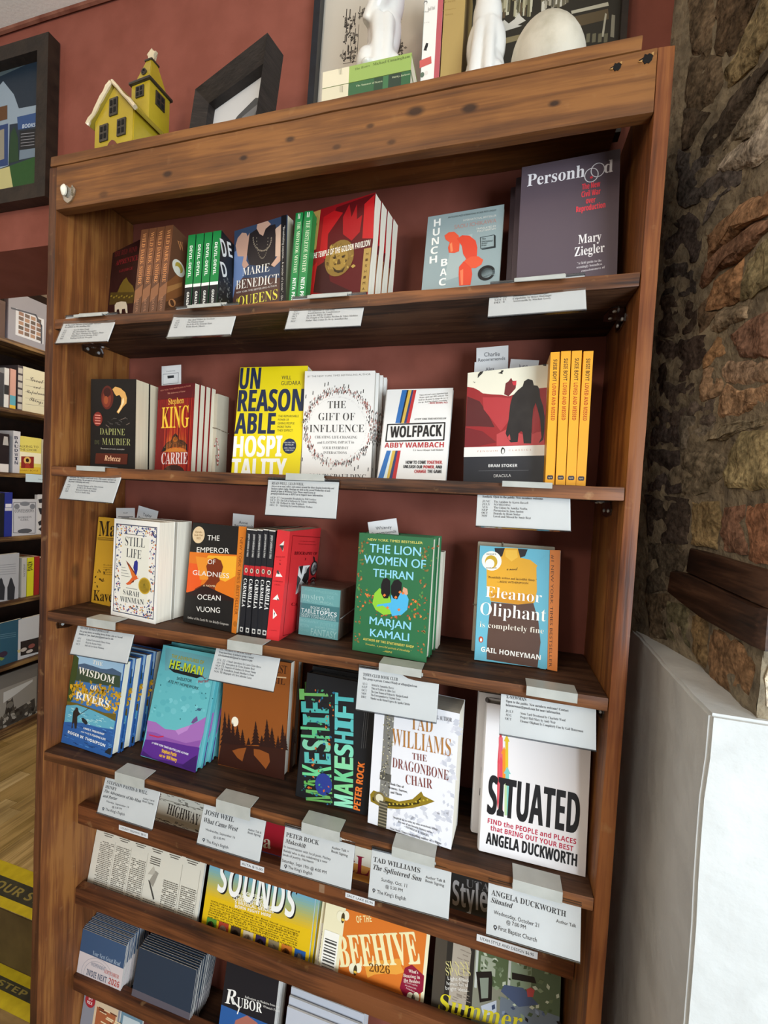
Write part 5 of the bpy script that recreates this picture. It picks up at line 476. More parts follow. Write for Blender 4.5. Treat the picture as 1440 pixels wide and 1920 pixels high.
'b_yellow':[('p','f','dcd06a',[0,0,991,0,991,1767,0,1767]),('p','f','ece8c8',[0,530,991,530,991,1060,0,1060]),('p','f','d8b83a',[0,0,991,0,991,353,0,353]),('t','f','TALKING TO','g','5a5030',-134,1248,854,1322,112),('t','f','THE CHOIR','g','5a5030',-33,1110,785,1152,104),('p','f','8a2a24',[64,831,652,868,656,279,67,253]),('e','f','d8b060',349,651,165,185),('e','f','2a1a18',349,660,74,97),('p','f','a83a2c',[243,268,279,512,422,525,489,279]),('t','f','SHARY BOYLE','g','8a5a20',14,106,871,143,78)],
'b_pale':[('p','f','b4b098',[0,0,423,0,423,1698,0,1698])],
'b_black2':[('p','f','1c1c22',[0,0,280,0,280,2026,0,2026])],
'b_blue':[('p','f','2a3488',[0,0,327,0,327,2078,0,2078]),('p','f','d8d8e0',[33,1413,294,1413,294,1579,33,1579]),('p','f','c8c8d0',[16,1247,311,1247,311,1392,16,1392])],
'b_confess':[('p','f','c4c6cc',[0,0,1133,0,1133,1762,0,1762]),('l','f','55585e',[52,1642,1048,1643,1061,77,60,168,52,1642],23),('t','f','CONFESSIONS','c','5a5e66',100,1143,974,1147,173),('t','f','MORMON','c','6a6e76',243,856,875,865,96),('t','f','GIRL','c','6a6e76',365,733,752,735,97),('e','f','55585e',577,222,333,116),('e','f','7a7e86',550,1576,226,111),('e','f','7a7e86',193,1446,119,131),('e','f','7a7e86',904,1441,127,135)],
'b_bw':[('p','f','d0d0d0',[0,0,628,0,628,2056,0,2056]),('p','f','2a2a2e',[35,1802,229,1849,248,1619,82,1619]),('p','f','2a2a2e',[44,1369,263,1343,271,997,138,1047]),('p','f','2a2a2e',[39,639,267,767,273,490,108,453]),('p','f','2a2a2e',[68,272,240,399,246,122])],
'b_men':[('p','f','b0b2b6',[0,0,1207,0,1207,2002,0,2002]),('p','f','2e3034',[296,117,286,726,348,917,380,1089,431,1182,495,1070,534,885,610,666,585,55]),('p','f','2e3034',[721,26,710,648,774,843,808,1018,861,1113,928,998,969,809,1048,586,1022,-38]),('l','f','8a8c90',[377,1773,1058,1734],22),('l','f','8a8c90',[379,1661,1061,1619],22),('l','f','8a8c90',[381,1550,1063,1504],22),('l','f','8a8c90',[383,1438,1065,1389],22),('l','f','8a8c90',[385,1326,1067,1273],22)],
'b_white1':[('p','f','bcbab4',[0,0,220,0,220,1835,0,1835]),('t','f','AMERICAN','g','5a5a5a',68,1668,80,1055,89)],
'b_king':[('p','f','d8d42a',[0,0,316,0,316,1844,0,1844]),('t','f','KING','b','1c1c1c',13,1753,23,1296,222)],
'b_red':[('p','f','a02a26',[0,0,242,0,242,1853,0,1853])],
'b_sliver':[('p','f','4a3a34',[0,0,350,0,350,1728,0,1728])],
'b_teal':[('p','f','2c5468',[0,0,1465,0,1465,1722,0,1722]),('e','f','3a2a3c',663,540,193,146),('p','f','7a8a3c',[530,456,734,334,623,243,533,301]),('p','f','c8b87a',[1289,516,1433,522,1412,341,1315,400]),('l','f','6a8a98',[511,1542,1200,1447],19),('l','f','6a8a98',[513,1449,1202,1351],19),('l','f','6a8a98',[515,1356,1203,1255],19)],
'b_photo':[('p','f','c4c6c8',[0,0,1264,0,1264,1878,0,1878]),('p','f','2c2624',[115,908,1261,854,1279,57,129,177]),('e','f','b8b0a8',270,453,147,98),('e','f','8a5048',643,520,162,111),('e','f','c8c0b8',547,277,162,83)],
'b_frame':[('p','f','6a6660',[0,0,2414,0,2414,2090,0,2090]),('p','f','8a867e',[48,125,2366,125,2366,1985,48,1985]),('p','f','3c3834',[890,502,972,1043,988,1405,1037,1252,1176,1243,1244,1374,1298,1057,1353,656,1592,709,1936,773,2292,839,2361,22,718,9,710,484]),('e','f','6a665e',1134,1023,156,161),('s','f',80,50,'leaf',['2c2824','5a564e','9a968c','4a463e'],300,[719,-43,2310,-10,2295,670,790,1021]),('p','f','b8b8b4',[845,1254,1448,1463,2173,1776,2173,1881,845,1776])],
'b_card':[('p','f','c8dce4',[0,0,1400,0,1400,387,0,387]),('t','f','TALES FOR ALL','g','5a7a94',560,116,1260,116,62)],
'wallpic':[('p','f','1c2a38',[0,0,3720,0,3720,3220,0,3220]),('p','f','46545a',[993,3198,3454,3432,3459,3273,999,2973]),('p','f','8a9aa8',[893,496,845,2551,1654,2571,2231,2968,2625,2555,2810,2169,3406,2142,3395,1770,2493,1817,2484,776,1861,700]),('p','f','2c4a7a',[2756,1962,3412,1954,3408,1607,2796,1629]),('t','f','BOOKS','b','b8c4d0',2946,1642,3393,1610,97),('p','f','12161c',[2857,1592,3409,1553,3409,1071,2871,1101]),('p','f','243c6a',[1988,1847,2439,1853,2468,779,2016,789]),('p','f','8a8474',[2070,1723,2303,1739,2324,965,2091,945]),('p','f','1a3a20',[2482,832,2538,1591,2671,1732,2801,1438,2849,832]),('p','f','6a7a88',[2871,1101,3409,1071,3416,855,2863,857]),('p','f','1e4a1c',[2485,749,3423,854,3444,150,2655,147,1874,195,899,266,893,496]),('p','f','b8b078',[1861,700,2523,743,2671,145,1716,159]),('l','f','8a8a90',[2905,1503,3368,1464],15),('l','f','8a8a90',[2907,1426,3370,1388],15),('l','f','8a8a90',[2909,1350,3372,1313],15),('l','f','8a8a90',[2911,1274,3375,1237],15),('l','f','8a8a90',[2914,1197,3377,1162],15),('p','f','5a3a20',[1818,2320,2402,2324,2412,1967,1828,1958])],
'poster':[('p','f','c9c2b4',[0,0,2620,0,2620,4000,0,4000]),('s','f',340,26,'leaf',['4a443e','2c2824','7a746a'],80,[481,3045,773,3003,754,3266,462,3310]),('s','f',150,10,'bar',['3a342e'],200,[481,3045,775,2975,756,3238,462,3310]),('s','f',510,26,'leaf',['4a443e','2c2824','7a746a'],80,[510,2649,801,2610,777,2947,486,2988]),('s','f',150,10,'bar',['3a342e'],200,[510,2649,803,2582,779,2919,486,2988]),('s','f',710,26,'leaf',['4a443e','2c2824','7a746a'],80,[491,2375,821,2331,806,2536,476,2582]),('s','f',130,10,'bar',['3a342e'],200,[491,2375,823,2303,808,2508,476,2582]),('s','f',430,26,'leaf',['4a443e','2c2824','7a746a'],80,[777,3214,1063,3171,1053,3320,766,3364]),('s','f',310,10,'bar',['3a342e'],200,[777,3214,1065,3143,1055,3292,766,3364]),('s','f',930,26,'leaf',['4a443e','2c2824','7a746a'],80,[1597,2653,1668,2663,1644,3028,1572,3019]),('s','f',730,10,'bar',['3a342e'],200,[1597,2653,1670,2636,1645,3000,1572,3019]),('s','f',1220,26,'leaf',['4a443e','2c2824','7a746a'],80,[1569,2265,1787,2243,1775,2424,1556,2447]),('s','f',700,10,'bar',['3a342e'],200,[1569,2265,1789,2216,1777,2397,1556,2447]),('l','f','3a342e',[803,3060,813,2305,515,2314],8)],
'library':[('p','f','2a261c',[0,0,2720,0,2720,3000,0,3000]),('s','f',90,46,'bar',['8a8468','a8a284','6a6448','c0bca4','5a4a34'],500,[603,2491,1238,2392,1218,2725,579,2887]),('s','f',91,30,'bar',['a8a290','c8c4b4','6a6450'],500,[1363,2443,1840,2406,1831,2569,1348,2692]),('p','f','8a7c58',[653,2117,1099,2124,2524,2236,2528,2156,2101,2129,1105,2027,673,2001]),('p','f','c8c4b8',[689,2387,764,2466,849,2376,950,2434,1022,2541,1053,2465,1150,2359,1010,2310,1090,2277,672,2238]),('p','f','5a4c34',[1900,2231,2524,2236,2546,2048,1960,2030]),('p','f','b8b4a0',[1918,2347,2517,2355,2533,2286,1933,2289]),('p','f','b0ac98',[2445,1758,2481,2168,2510,2148,2481,1750]),('p','f','8a8674',[2588,1725,2589,2115,2644,2089,2648,1698]),('p','f','6a6650',[2197,1710,2200,1867,2260,1867,2257,1709]),('p','f','6a6650',[2294,1688,2297,1845,2357,1844,2354,1687]),('p','f','6a6650',[2391,1666,2394,1822,2453,1822,2450,1665]),('p','f','6a6650',[2486,1644,2489,1800,2548,1799,2545,1644])],
'slant':[('p','f','9a9ca0',[0,0,1677,0,1677,1390,0,1390]),('p','f','d0d2d4',[0,695,1677,695,1677,1390,0,1390]),('p','f','4a4c4e',[0,167,419,584,838,862,1342,1001,1677,834,1677,0,0,0]),('p','f','77797c',[587,417,1006,765,1509,834,1174,278])],
'lie_green':[('p','f','8fa857',[465,0,1500,0,1500,260,465,260]),('p','f','d8cfb4',[0,0,465,0,465,260,0,260]),('t','f','The Hours','n','3a4a1c',563,176,816,187,33),('t','f','Michael Cunningham','n','2c3a14',868,186,1473,188,41),('l','f','4a4a3c',[285,267,295,166],5),('l','f','4a4a3c',[307,262,317,162],5),('l','f','4a4a3c',[329,258,339,158],5)],
'lie_dark':[('p','f','2f5c3a',[465,0,1500,0,1500,260,465,260]),('p','f','d0c8ac',[0,0,465,0,465,260,0,260]),('p','f','24402c',[900,0,1050,0,1050,260,900,260]),('p','f','3a6a44',[1050,0,1140,0,1140,260,1050,260]),('p','f','24382c',[1140,0,1350,0,1350,260,1140,260]),('t','f','The Summer of Katya','n','c8d0a8',597,181,1040,172,28),('t','f','Shirley Jackson','n','c8d0a8',1200,195,1487,195,27),('l','f','4a4a3c',[321,255,326,149],5),('l','f','4a4a3c',[343,251,348,145],5),('l','f','4a4a3c',[364,247,370,140],5)],
'up_white':[('p','f','e2dfd8',[0,0,223,0,223,2700,0,2700]),('p','f','b0545a',[223,0,310,0,310,2700,223,2700]),('p','f','a8b8b4',[0,0,6,0,6,2700,0,2700]),('t','f','Ronald Firbank','n','8a8680',60,1600,180,1600,60),('t','f','Firbank','n','8a8680',-24,1595,81,1577,23),('t','f','nyrb','n','a8a49a',-21,1425,98,1409,14),('p','f','1c1c1e',[27,982,45,1042,65,1094,100,1079,94,1031,78,992,80,966]),('p','f','c05a54',[-32,830,160,862,174,745,-25,708]),('e','f','5a6a5a',27,591,34,43),('e','f','d8d0c8',93,606,28,36),('e','f','7a7874',17,1741,31,37),('e','f','e2dfd8',18,1729,20,26)],
'up_tan':[('p','f','a48a52',[0,0,340,0,340,2700,0,2700]),('t','f','OF TALES','n','7a5c2c',-19,1663,176,1644,25),('l','f','8a6c38',[-49,1552,197,1535],5),('t','f','NOVEL','n','8a6c38',22,1458,159,1447,20)],
's1a':[('t','f','SATURDAY BOOK CLUB','c','3a3c42',78,523,625,523,44),('t','f','This is a year-long group of classic stories. Meets at the shop','c','3a3c42',78,471,1145,471,33),('t','f','on the second Thursday of each month. Visit us to','c','3a3c42',78,422,963,422,33),('t','f','be added to the mailing list.','c','3a3c42',78,373,729,373,33),('t','f','AUG','n','4a4c52',78,295,164,295,33),('t','f','Snow by Orhan Pamuk','n','4a4c52',338,295,729,295,33),('t','f','SEP','n','4a4c52',78,246,164,246,33),('t','f','The Betrothed by Alessandro','n','4a4c52',338,246,924,246,33),('t','f','OCT','n','4a4c52',78,197,164,197,33),('t','f','The Magic Mountain by Thomas Mann','n','4a4c52',338,197,1119,197,33),('t','f','NOV','n','4a4c52',78,148,164,148,33),('t','f','Middlemarch by George Eliot','n','4a4c52',338,148,989,148,33),('t','f','DEC','n','4a4c52',78,99,164,99,33),('t','f','Independent People','n','4a4c52',338,99,885,99,33)],
's1b':[('t','f','ARMCHAIR TRAVEL MYSTERY','c','3a3c42',79,540,803,540,46),('t','f','Meets on the third Tuesday of the month. Email us for the details.','c','3a3c42',79,487,1210,487,34),('t','f','Some trips follow the route of the book. Ask for info.','c','3a3c42',79,436,1079,436,34),('t','f','AUG','n','4a4c52',79,355,166,355,34),('t','f','The Red Widow by Graham','n','4a4c52',342,355,895,355,34),('t','f','SEP','n','4a4c52',79,305,166,305,34),('t','f','The Windsor Knot','n','4a4c52',342,305,684,305,34),('t','f','OCT','n','4a4c52',79,254,166,254,34),('t','f','Devil-Devil by Graeme Kent','n','4a4c52',342,254,868,254,34),('t','f','NOV','n','4a4c52',79,203,166,203,34),('t','f','Wild Dark Shore','n','4a4c52',342,203,737,203,34)],
's1c':[('t','f','BOOKED!','c','3a3c42',79,562,291,562,48),('t','f','Meets the third Wednesday of the month at 7PM. Email Kara and','c','3a3c42',79,506,1189,506,35),('t','f','Aileen at the shop for more information.','c','3a3c42',79,454,1057,454,35),('t','f','AUG','n','4a4c52',79,370,167,370,35),('t','f','The Vegetarian by Han Kang','n','4a4c52',344,370,819,370,35),('t','f','SEPT','n','4a4c52',79,317,196,317,35),('t','f','Annihilation by Vandermeer','n','4a4c52',344,317,925,317,35),('t','f','OCT','n','4a4c52',79,264,167,264,35),('t','f','Joy in the Hill by Al Smith','n','4a4c52',344,264,793,264,35),('t','f','NOV','n','4a4c52',79,212,167,212,35),('t','f','The Temple of The Golden Pavilion by Yukio Mishima','n','4a4c52',344,212,1242,212,35),('t','f','DEC','n','4a4c52',79,159,167,159,35),('t','f','Mother Mary Comes To Me by Arundhati Roy','n','4a4c52',344,159,1084,159,35)],
's1d':[('t','f','LITERATURE AND HEALTHCARE','c','3a3c42',80,594,881,594,51),('t','f','Contact Elizabeth Merchant at elizabeth.merchant@hsc.utah.edu','c','3a3c42',80,536,1174,536,37),('t','f','SEP 9','n','4a4c52',80,447,227,447,37),('t','f','Hunchback by Saou Ichikawa','n','4a4c52',347,447,854,447,37),('t','f','OCT 14','n','4a4c52',80,391,256,391,37),('t','f','Personhood by Mary Ziegler','n','4a4c52',347,391,841,391,37),('t','f','NOV 11','n','4a4c52',80,335,256,335,37),('t','f','Culpability by Bruce Holsinger','n','4a4c52',347,335,881,335,37),('t','f','DEC 9','n','4a4c52',80,280,227,280,37),('t','f','Arrowsmith by Sinclair Lewis','n','4a4c52',347,280,867,280,37)],
's2a':[('t','f','AFTERNOON BOOK LOVERS LIST','c','3a3c42',84,544,927,544,43),('t','f','This monthly Afternoon group meets during the Second and Third','c','3a3c42',84,496,1279,496,32),('t','f','afternoon. The Tuesday crowd reads works, 19th century and later, in','c','3a3c42',84,451,1293,451,32),('t','f','paperback editions. We are open to all categories of fiction, romance','c','3a3c42',84,405,1293,405,32),('t','f','the group is welcoming and casual.','c','3a3c42',84,360,646,360,32),('t','f','AUG','n','4a4c52',84,286,177,286,32),('t','f','Passing Strange, cd by Ellen Larsen','n','4a4c52',365,286,1040,286,32),('t','f','SEP','n','4a4c52',84,240,177,240,32),('t','f','An Ode to Mrs Dorothy Parker','n','4a4c52',365,240,899,240,32),('t','f','OCT','n','4a4c52',84,194,177,194,32),('t','f','Rebecca by Daphne du Maurier','n','4a4c52',365,194,899,194,32),('t','f','NOV','n','4a4c52',84,149,177,149,32),('t','f','Carrie by Stephen King','n','4a4c52',365,149,759,149,32)],
's2b':[('t','f','READ-WELL, LEAD-WELL','c','3a3c42',79,534,687,534,43),('t','f','Join us as we read, reflect, and connect around the ideas shaping leadership and','c','3a3c42',79,489,1242,489,32),('t','f','business culture today. Meetings are held on the second Wednesday of each','c','3a3c42',79,445,1176,445,32),('t','f','month at 6pm at 98 Buena Vista. Please email Loren at','c','3a3c42',79,402,912,402,32),('t','f','group@readwell.com to RSVP or to request more information.','c','3a3c42',79,359,1057,359,32),('t','f','SEP 17','n','4a4c52',79,287,254,287,32),('t','f','Unreasonable Hospitality by Will Guidara','n','4a4c52',277,287,938,287,32),('t','f','OCT 15','n','4a4c52',79,244,254,244,32),('t','f','The Gift of Influence by Tommy Spaulding','n','4a4c52',277,244,951,244,32),('t','f','NOV 19','n','4a4c52',79,201,254,201,32),('t','f','Wolfpack by Abby Wambach','n','4a4c52',277,201,727,201,32),('t','f','DEC 9','n','4a4c52',79,157,225,157,32),('t','f','Mastering by Loretta Brittany Wallace','n','4a4c52',277,157,885,157,32)],
's2c':[('t','f','ROZ READS! With Roz Sandack','c','3a3c42',80,557,789,557,46),('t','f','Make reservations at rozreads@gmail.com, $10/evening paid to Roz','c','3a3c42',80,507,1230,507,34),('t','f','Sandack. Open to the public. New members welcome.','c','3a3c42',80,460,963,460,34),('t','f','JUNE','n','4a4c52',80,383,198,383,34),('t','f','The Antidote by Karen Russell','n','4a4c52',254,383,749,383,34),('t','f','JULY','n','4a4c52',80,336,198,336,34),('t','f','NO MEETING','n','4a4c52',254,336,495,336,34),('t','f','AUG','n','4a4c52',80,289,168,289,34),('t','f','The Colony by Annika Norlin','n','4a4c52',254,289,735,289,34),('t','f','SEP','n','4a4c52',80,242,168,242,34),('t','f','Persuasion by Jane Austen','n','4a4c52',254,242,682,242,34),('t','f','OCT','n','4a4c52',80,195,168,195,34),('t','f','Dracula by Bram Stoker','n','4a4c52',254,195,642,195,34),('t','f','NOV','n','4a4c52',80,149,168,149,34),('t','f','Loved and Missed by Susie Boyt','n','4a4c52',254,149,789,149,34)],
's3a':[('t','f','SECOND MONDAY BOOK CLUB','c','3a3c42',84,498,785,498,45),('t','f','This group thrives on reading diverse fiction. Join us! Second','c','3a3c42',84,439,1150,439,33),('t','f','Monday at 7 pm. Email ginny@gmail.com for info.','c','3a3c42',84,384,953,384,33),('t','f','AUG','n','4a4c52',84,299,177,299,33),('t','f','Colored Television by Danzy Senna','n','4a4c52',308,299,897,299,33),('t','f','SEP','n','4a4c52',84,243,177,243,33),('t','f','Heart by Kazuo Ishiro','n','4a4c52',308,243,701,243,33),('t','f','OCT','n','4a4c52',84,187,177,187,33),('t','f','Still Life by Sarah Winman','n','4a4c52',308,187,785,187,33)],
's3b':[('t','f','SLC LESBIANS BOOK CLUB','c','3a3c42',80,522,744,522,44),('t','f','Trans/non-binary & inclusive group. Contact','c','3a3c42',80,469,810,469,33),('t','f','slclesbianbookclub@gmail to request to join','c','3a3c42',80,418,797,418,33),('t','f','JUL 22','n','4a4c52',80,338,255,338,33),('t','f','A Small Apocalypse by Laura Chow Reeve','n','4a4c52',279,338,996,338,33),('t','f','AUG 26','n','4a4c52',80,287,255,287,33),('t','f','Atmosphere by Taylor Jenkins Reid','n','4a4c52',279,287,877,287,33),('t','f','SEP 23','n','4a4c52',80,236,255,236,33),('t','f','Emperor of Gladness by Ocean Vuong','n','4a4c52',279,236,916,236,33),('t','f','OCT 28','n','4a4c52',80,185,255,185,33),('t','f','Carmilla by Joseph Sheridan Le Fanu','n','4a4c52',279,185,890,185,33),('t','f','NOV 18','n','4a4c52',80,134,255,134,33),('t','f','Biography of X by Catherine Lacey','n','4a4c52',279,134,863,134,33)],
's3c':[('t','f','TOWN CLUB BOOK CLUB','c','3a3c42',80,547,664,547,48),('t','f','This group is private. Contact Wendy at wlkoga@aol.com','c','3a3c42',80,491,983,491,35),('t','f','AUG','n','4a4c52',80,407,167,407,35),('t','f','Orbital by Samantha Harvey','n','4a4c52',239,407,611,407,35),('t','f','SEP','n','4a4c52',80,355,167,355,35),('t','f','Theo of Golden by Allen Levi','n','4a4c52',239,355,638,355,35),('t','f','OCT','n','4a4c52',80,302,167,302,35),('t','f','The Lion Women of Tehran by Marjan Kamali','n','4a4c52',239,302,850,302,35),('t','f','NOV','n','4a4c52',80,250,167,250,35),('t','f','The Correspondent by Virginia Evans','n','4a4c52',239,250,731,250,35),('t','f','DEC','n','4a4c52',80,197,167,197,35),('t','f','Murder on the Orient Express by Agatha Christie','n','4a4c52',239,197,890,197,35)],
's3d':[('t','f','X-NEWMAN','c','3a3c42',80,515,375,515,46),('t','f','Open to the public. New members welcome! Contact','c','3a3c42',80,458,965,458,34),('t','f','helennewman@gmail.com for more information.','c','3a3c42',80,404,858,404,34),('t','f','JULY','n','4a4c52',80,319,198,319,34),('t','f','Stone Yard Devotional by Charlotte Wood','n','4a4c52',295,319,925,319,34),('t','f','AUG','n','4a4c52',80,265,169,265,34),('t','f','Project Hail Mary by Andy Weir','n','4a4c52',295,265,791,265,34),('t','f','OCT','n','4a4c52',80,211,169,211,34),('t','f','Eleanor Oliphant Is Completely Fine by Gail Honeyman','n','4a4c52',295,211,1166,211,34)],
's4a':[('t','f','STEPHAN PASTIS & WILL','c','33353b',63,524,1063,533,57),('t','f','HENRY','c','33353b',53,441,339,447,53),('t','f','The Adventures of He-Man','j','33353b',55,367,957,373,51),('t','f','and Porter','j','33353b',49,279,405,292,51),('t','f','Monday, September 14','g','33353b',165,212,716,224,32),('t','f','@ 5:30 PM','g','33353b',326,150,565,161,30),('t','f',"The King's English",'g','33353b',188,71,661,82,43),('t','f','Author Talk &','g','33353b',992,441,1261,450,30),('t','f','Book Signing','g','33353b',993,397,1252,400,30),('e','f','33353b',129,90,27,21),('p','f','33353b',[111,76,154,85,140,52]),('e','f','d6dbe4',129,90,12,10)],
's4b':[('t','f','JOSH WEIL','c','33353b',52,484,671,484,77),('t','f','What Came West','j','33353b',60,354,781,357,76),('t','f','Wednesday, September 16','g','33353b',129,234,753,238,36),('t','f','@ 6:30 PM','g','33353b',323,155,558,165,33),('t','f',"The King's English",'g','33353b',194,53,655,56,46),('t','f','Author Talk &','g','33353b',979,425,1248,428,33),('t','f','Book Signing','g','33353b',983,379,1241,381,33),('e','f','33353b',135,87,27,22),('p','f','33353b',[116,72,159,82,142,47]),('e','f','d6dbe4',135,87,12,10)],
's4c':[('t','f','PETER ROCK','c','33353b',42,537,657,540,69),('t','f','Makeshift','j','33353b',40,437,429,436,65),('t','f','In conversation with local poet, Paisley','g','33353b',27,358,898,361,38),('t','f','Rekdal who is also celebrating a new','g','33353b',29,291,841,301,38),('t','f','book of poetry, Heritance','g','33353b',25,228,598,242,38),('t','f','Saturday, Sept 19th @ 4:00 PM','g','33353b',21,132,845,136,46),('t','f',"The King's English",'g','33353b',150,52,596,57,46),('t','f','Author Talk +','g','33353b',895,544,1197,552,37),('t','f','Book Signing','g','33353b',895,489,1186,485,37),('e','f','33353b',101,81,27,23),('p','f','33353b',[81,65,123,75,104,37]),('e','f','d6dbe4',101,81,12,11)],
's4d':[('t','f','TAD WILLIAMS','c','33353b',41,549,819,552,72),('t','f','The Splintered Sun','j','33353b',46,435,848,434,74),('t','f','Sunday, Oct. 11','g','33353b',200,293,626,294,50),('t','f','@ 5:30 PM','g','33353b',275,209,560,212,45),('t','f',"The King's English",'g','33353b',146,94,624,101,53),('t','f','Author Talk &','g','33353b',913,500,1226,505,39),('t','f','Book Signing','g','33353b',912,446,1210,441,39),('e','f','33353b',92,131,25,23),('p','f','33353b',[73,115,112,125,93,87]),('e','f','d6dbe4',92,131,11,11)],
's4e':[('t','f','ANGELA DUCKWORTH','c','33353b',52,538,1120,520,75),('t','f','Situated','j','33353b',50,439,371,435,67),('t','f','Wednesday, October 21','g','33353b',101,295,752,287,52),('t','f','@ 7:00 PM','g','33353b',290,212,570,214,49),('t','f','First Baptist Church','g','33353b',180,99,728,89,59),('t','f','Author Talk','g','33353b',990,418,1261,420,43),('e','f','33353b',133,125,27,25),('p','f','33353b',[113,108,154,119,133,78]),('e','f','d6dbe4',133,125,12,12)],
}
STONES=[('5a4c3c',22,[11387,1495,22948,11563,985,22329,11580,939,21815,11561,990,21408,11451,1310,21790,11425,1384,22322]),('4e4032',16,[11572,960,22299,11800,94,21267,11767,402,21185,11721,535,20978,11612,847,21275,11592,902,21773]),('76684e',30,[11800,-67,21085,11801,-473,20627,11801,-158,20411,11801,113,20388,11705,575,20567,11670,680,20819,11735,489,20911,11781,359,21120]),('54483a',18,[11443,1333,21774,11646,749,21133,11672,672,20738,11619,828,20591,11519,1114,20744,11423,1390,21046,11424,1385,21539]),('463c32',14,[11424,1385,20999,11519,1111,20722,11591,904,20470,11501,1166,20268,11427,1376,20365,11404,1442,20779]),('403830',10,[11801,-190,20188,11801,-215,20005,11801,233,19991,11727,512,19853,11644,752,19761,11542,1050,20049,11629,798,20258,11723,527,20447,11801,102,20311]),('7a7060',20,[11801,-249,19941,11801,-314,19473,11800,-31,19393,11789,338,19593,11704,578,19690,11749,451,19817,11800,165,19947]),('8c8274',16,[11801,-321,19420,11800,-400,18856,11801,-152,18919,11801,269,19186,11745,460,19265,11668,685,19480,11691,616,19667,11789,336,19574,11800,-66,19348]),('4a4440',10,[11408,1431,20390,11524,1098,20069,11646,750,19721,11652,727,19494,11632,785,19175,11497,1176,19338,11398,1461,19583,11401,1451,20045]),('504a46',10,[11661,703,19457,11801,296,19154,11800,266,18956,11712,559,19010,11656,716,18897,11612,842,18828,11626,807,19152]),('7c6048',26,[11801,-10,18561,11801,-506,18365,11801,-548,18070,11801,47,18274,11713,553,18272,11659,710,18223,11641,763,18608,11700,589,18668]),('6a5040',30,[11801,-553,18028,11801,-571,17902,11800,-319,17887,11800,39,17885,11724,523,17928,11646,749,17842,11628,804,17919,11654,727,18201,11749,450,18256,11801,15,18226]),('88684c',18,[11707,567,17859,11783,351,17879,11801,6,17824,11801,76,17603,11801,6,17326,11776,373,17391,11741,476,17392,11677,662,17494,11688,625,17699]),('72684f',20,[11800,-126,17780,11800,-329,17814,11800,-579,17847,11801,-662,17232,11800,-300,17226,11800,-21,17314,11801,18,17574]),('443c38',8,[11343,1625,19488,11467,1264,19275,11583,930,18978,11613,842,18659,11583,929,18350,11479,1232,18490,11361,1568,18702]),('3e3834',8,[11359,1580,18672,11479,1228,18462,11577,947,18327,11593,901,17837,11497,1179,17940,11363,1564,18167]),('40362f',8,[11356,1586,18141,11498,1176,17913,11616,837,17764,11616,837,17343,11614,840,17179,11488,1200,17286,11353,1594,17496]),('5c4c3c',10,[11643,757,17732,11689,621,17665,11677,660,17477,11730,510,17376,11672,671,17209,11635,784,17189,11626,802,17410]),('74594a',22,[11801,-296,16929,11801,-708,16896,11801,-785,16330,11801,-437,16419,11801,-108,16556,11801,51,16755,11800,159,16941]),('7a6c5a',14,[11743,471,17344,11800,247,17333,11801,-217,17141,11801,-164,17012,11800,260,17055,11752,446,17054,11699,595,17177]),('82664a',14,[11747,459,17012,11791,329,16901,11800,172,16665,11763,412,16685,11691,617,16626,11675,665,16739,11720,536,16901]),('3c332d',8,[11346,1616,17467,11490,1199,17251,11616,835,17127,11729,513,17034,11662,702,16735,11643,754,16489,11514,1132,16562,11353,1594,16767]),('8a7460',14,[11801,131,16577,11801,-417,16399,11801,-790,16303,11800,-826,16044,11801,-273,16116,11801,201,16301,11791,329,16520]),('7c6650',14,[11692,613,16577,11776,371,16625,11801,260,16317,11779,363,16161,11695,609,16125,11660,706,16377]),('4a403a',8,[11346,1617,16736,11515,1128,16526,11638,772,16461,11612,843,16180,11567,979,15868,11458,1288,15886,11364,1563,15971]),('94785e',16,[11801,192,16254,11800,-280,16073,11801,-830,16006,11801,-865,15750,11800,-548,15807,11800,-153,15766,11800,300,15840,11787,346,16126]),('5a5048',10,[11621,822,16141,11768,394,16122,11783,353,15850,11744,464,15745,11582,929,15807]),('463e3a',8,[11348,1606,16190,11551,1019,16069,11563,985,15544,11416,1415,15570,11356,1588,15619]),('6a6256',10,[11571,969,16007,11768,400,15870,11780,361,15746,11702,585,15567,11583,935,15487]),('7c725e',10,[11793,322,15739,11800,-768,15660,11801,-918,15630,11801,-933,15517,11802,-456,15562,11800,151,15529,11732,502,15544]),('423a36',8,[11352,1596,15535,11572,960,15451,11605,870,14814,11468,1259,14762,11364,1559,14819]),('6a6050',14,[11595,893,15405,11781,361,15443,11801,106,15232,11801,116,15031,11783,356,14811,11617,833,14763]),('84785a',24,[11800,-60,15368,11801,-282,15539,11801,-939,15480,11800,-1030,14814,11801,-567,14809,11800,8,14891,11802,82,15074]),('3e3630',8,[11360,1572,14748,11660,707,14713,11672,674,14364,11662,705,14061,11543,1047,13993,11393,1480,14025]),('76664a',14,[11687,629,14664,11801,170,14682,11800,36,14402,11800,130,14033,11693,614,14046,11687,630,14367]),('725646',14,[11800,-42,14571,11800,-440,14618,11800,-631,14034,11801,-86,14023,11800,-6,14270]),('86604a',16,[11801,-489,14629,11801,-1024,14650,11801,-1114,13985,11802,-683,14002]),('4c443a',8,[11375,1532,13962,11673,666,13990,11691,622,13647,11601,874,13599,11595,892,13281,11412,1424,13124]),('54483a',8,[11427,1382,13078,11582,933,13192,11577,947,12498,11462,1275,12434]),('5e5844',12,[11579,941,13111,11715,550,13067,11726,516,12556,11582,935,12529]),('6c5a40',14,[11730,506,13055,11801,124,13023,11801,85,12364,11743,467,12501]),('765c44',16,[11801,33,13014,11801,-839,12942,11800,-938,12824,11801,-878,12452,11801,-359,12303,11800,24,12343])]
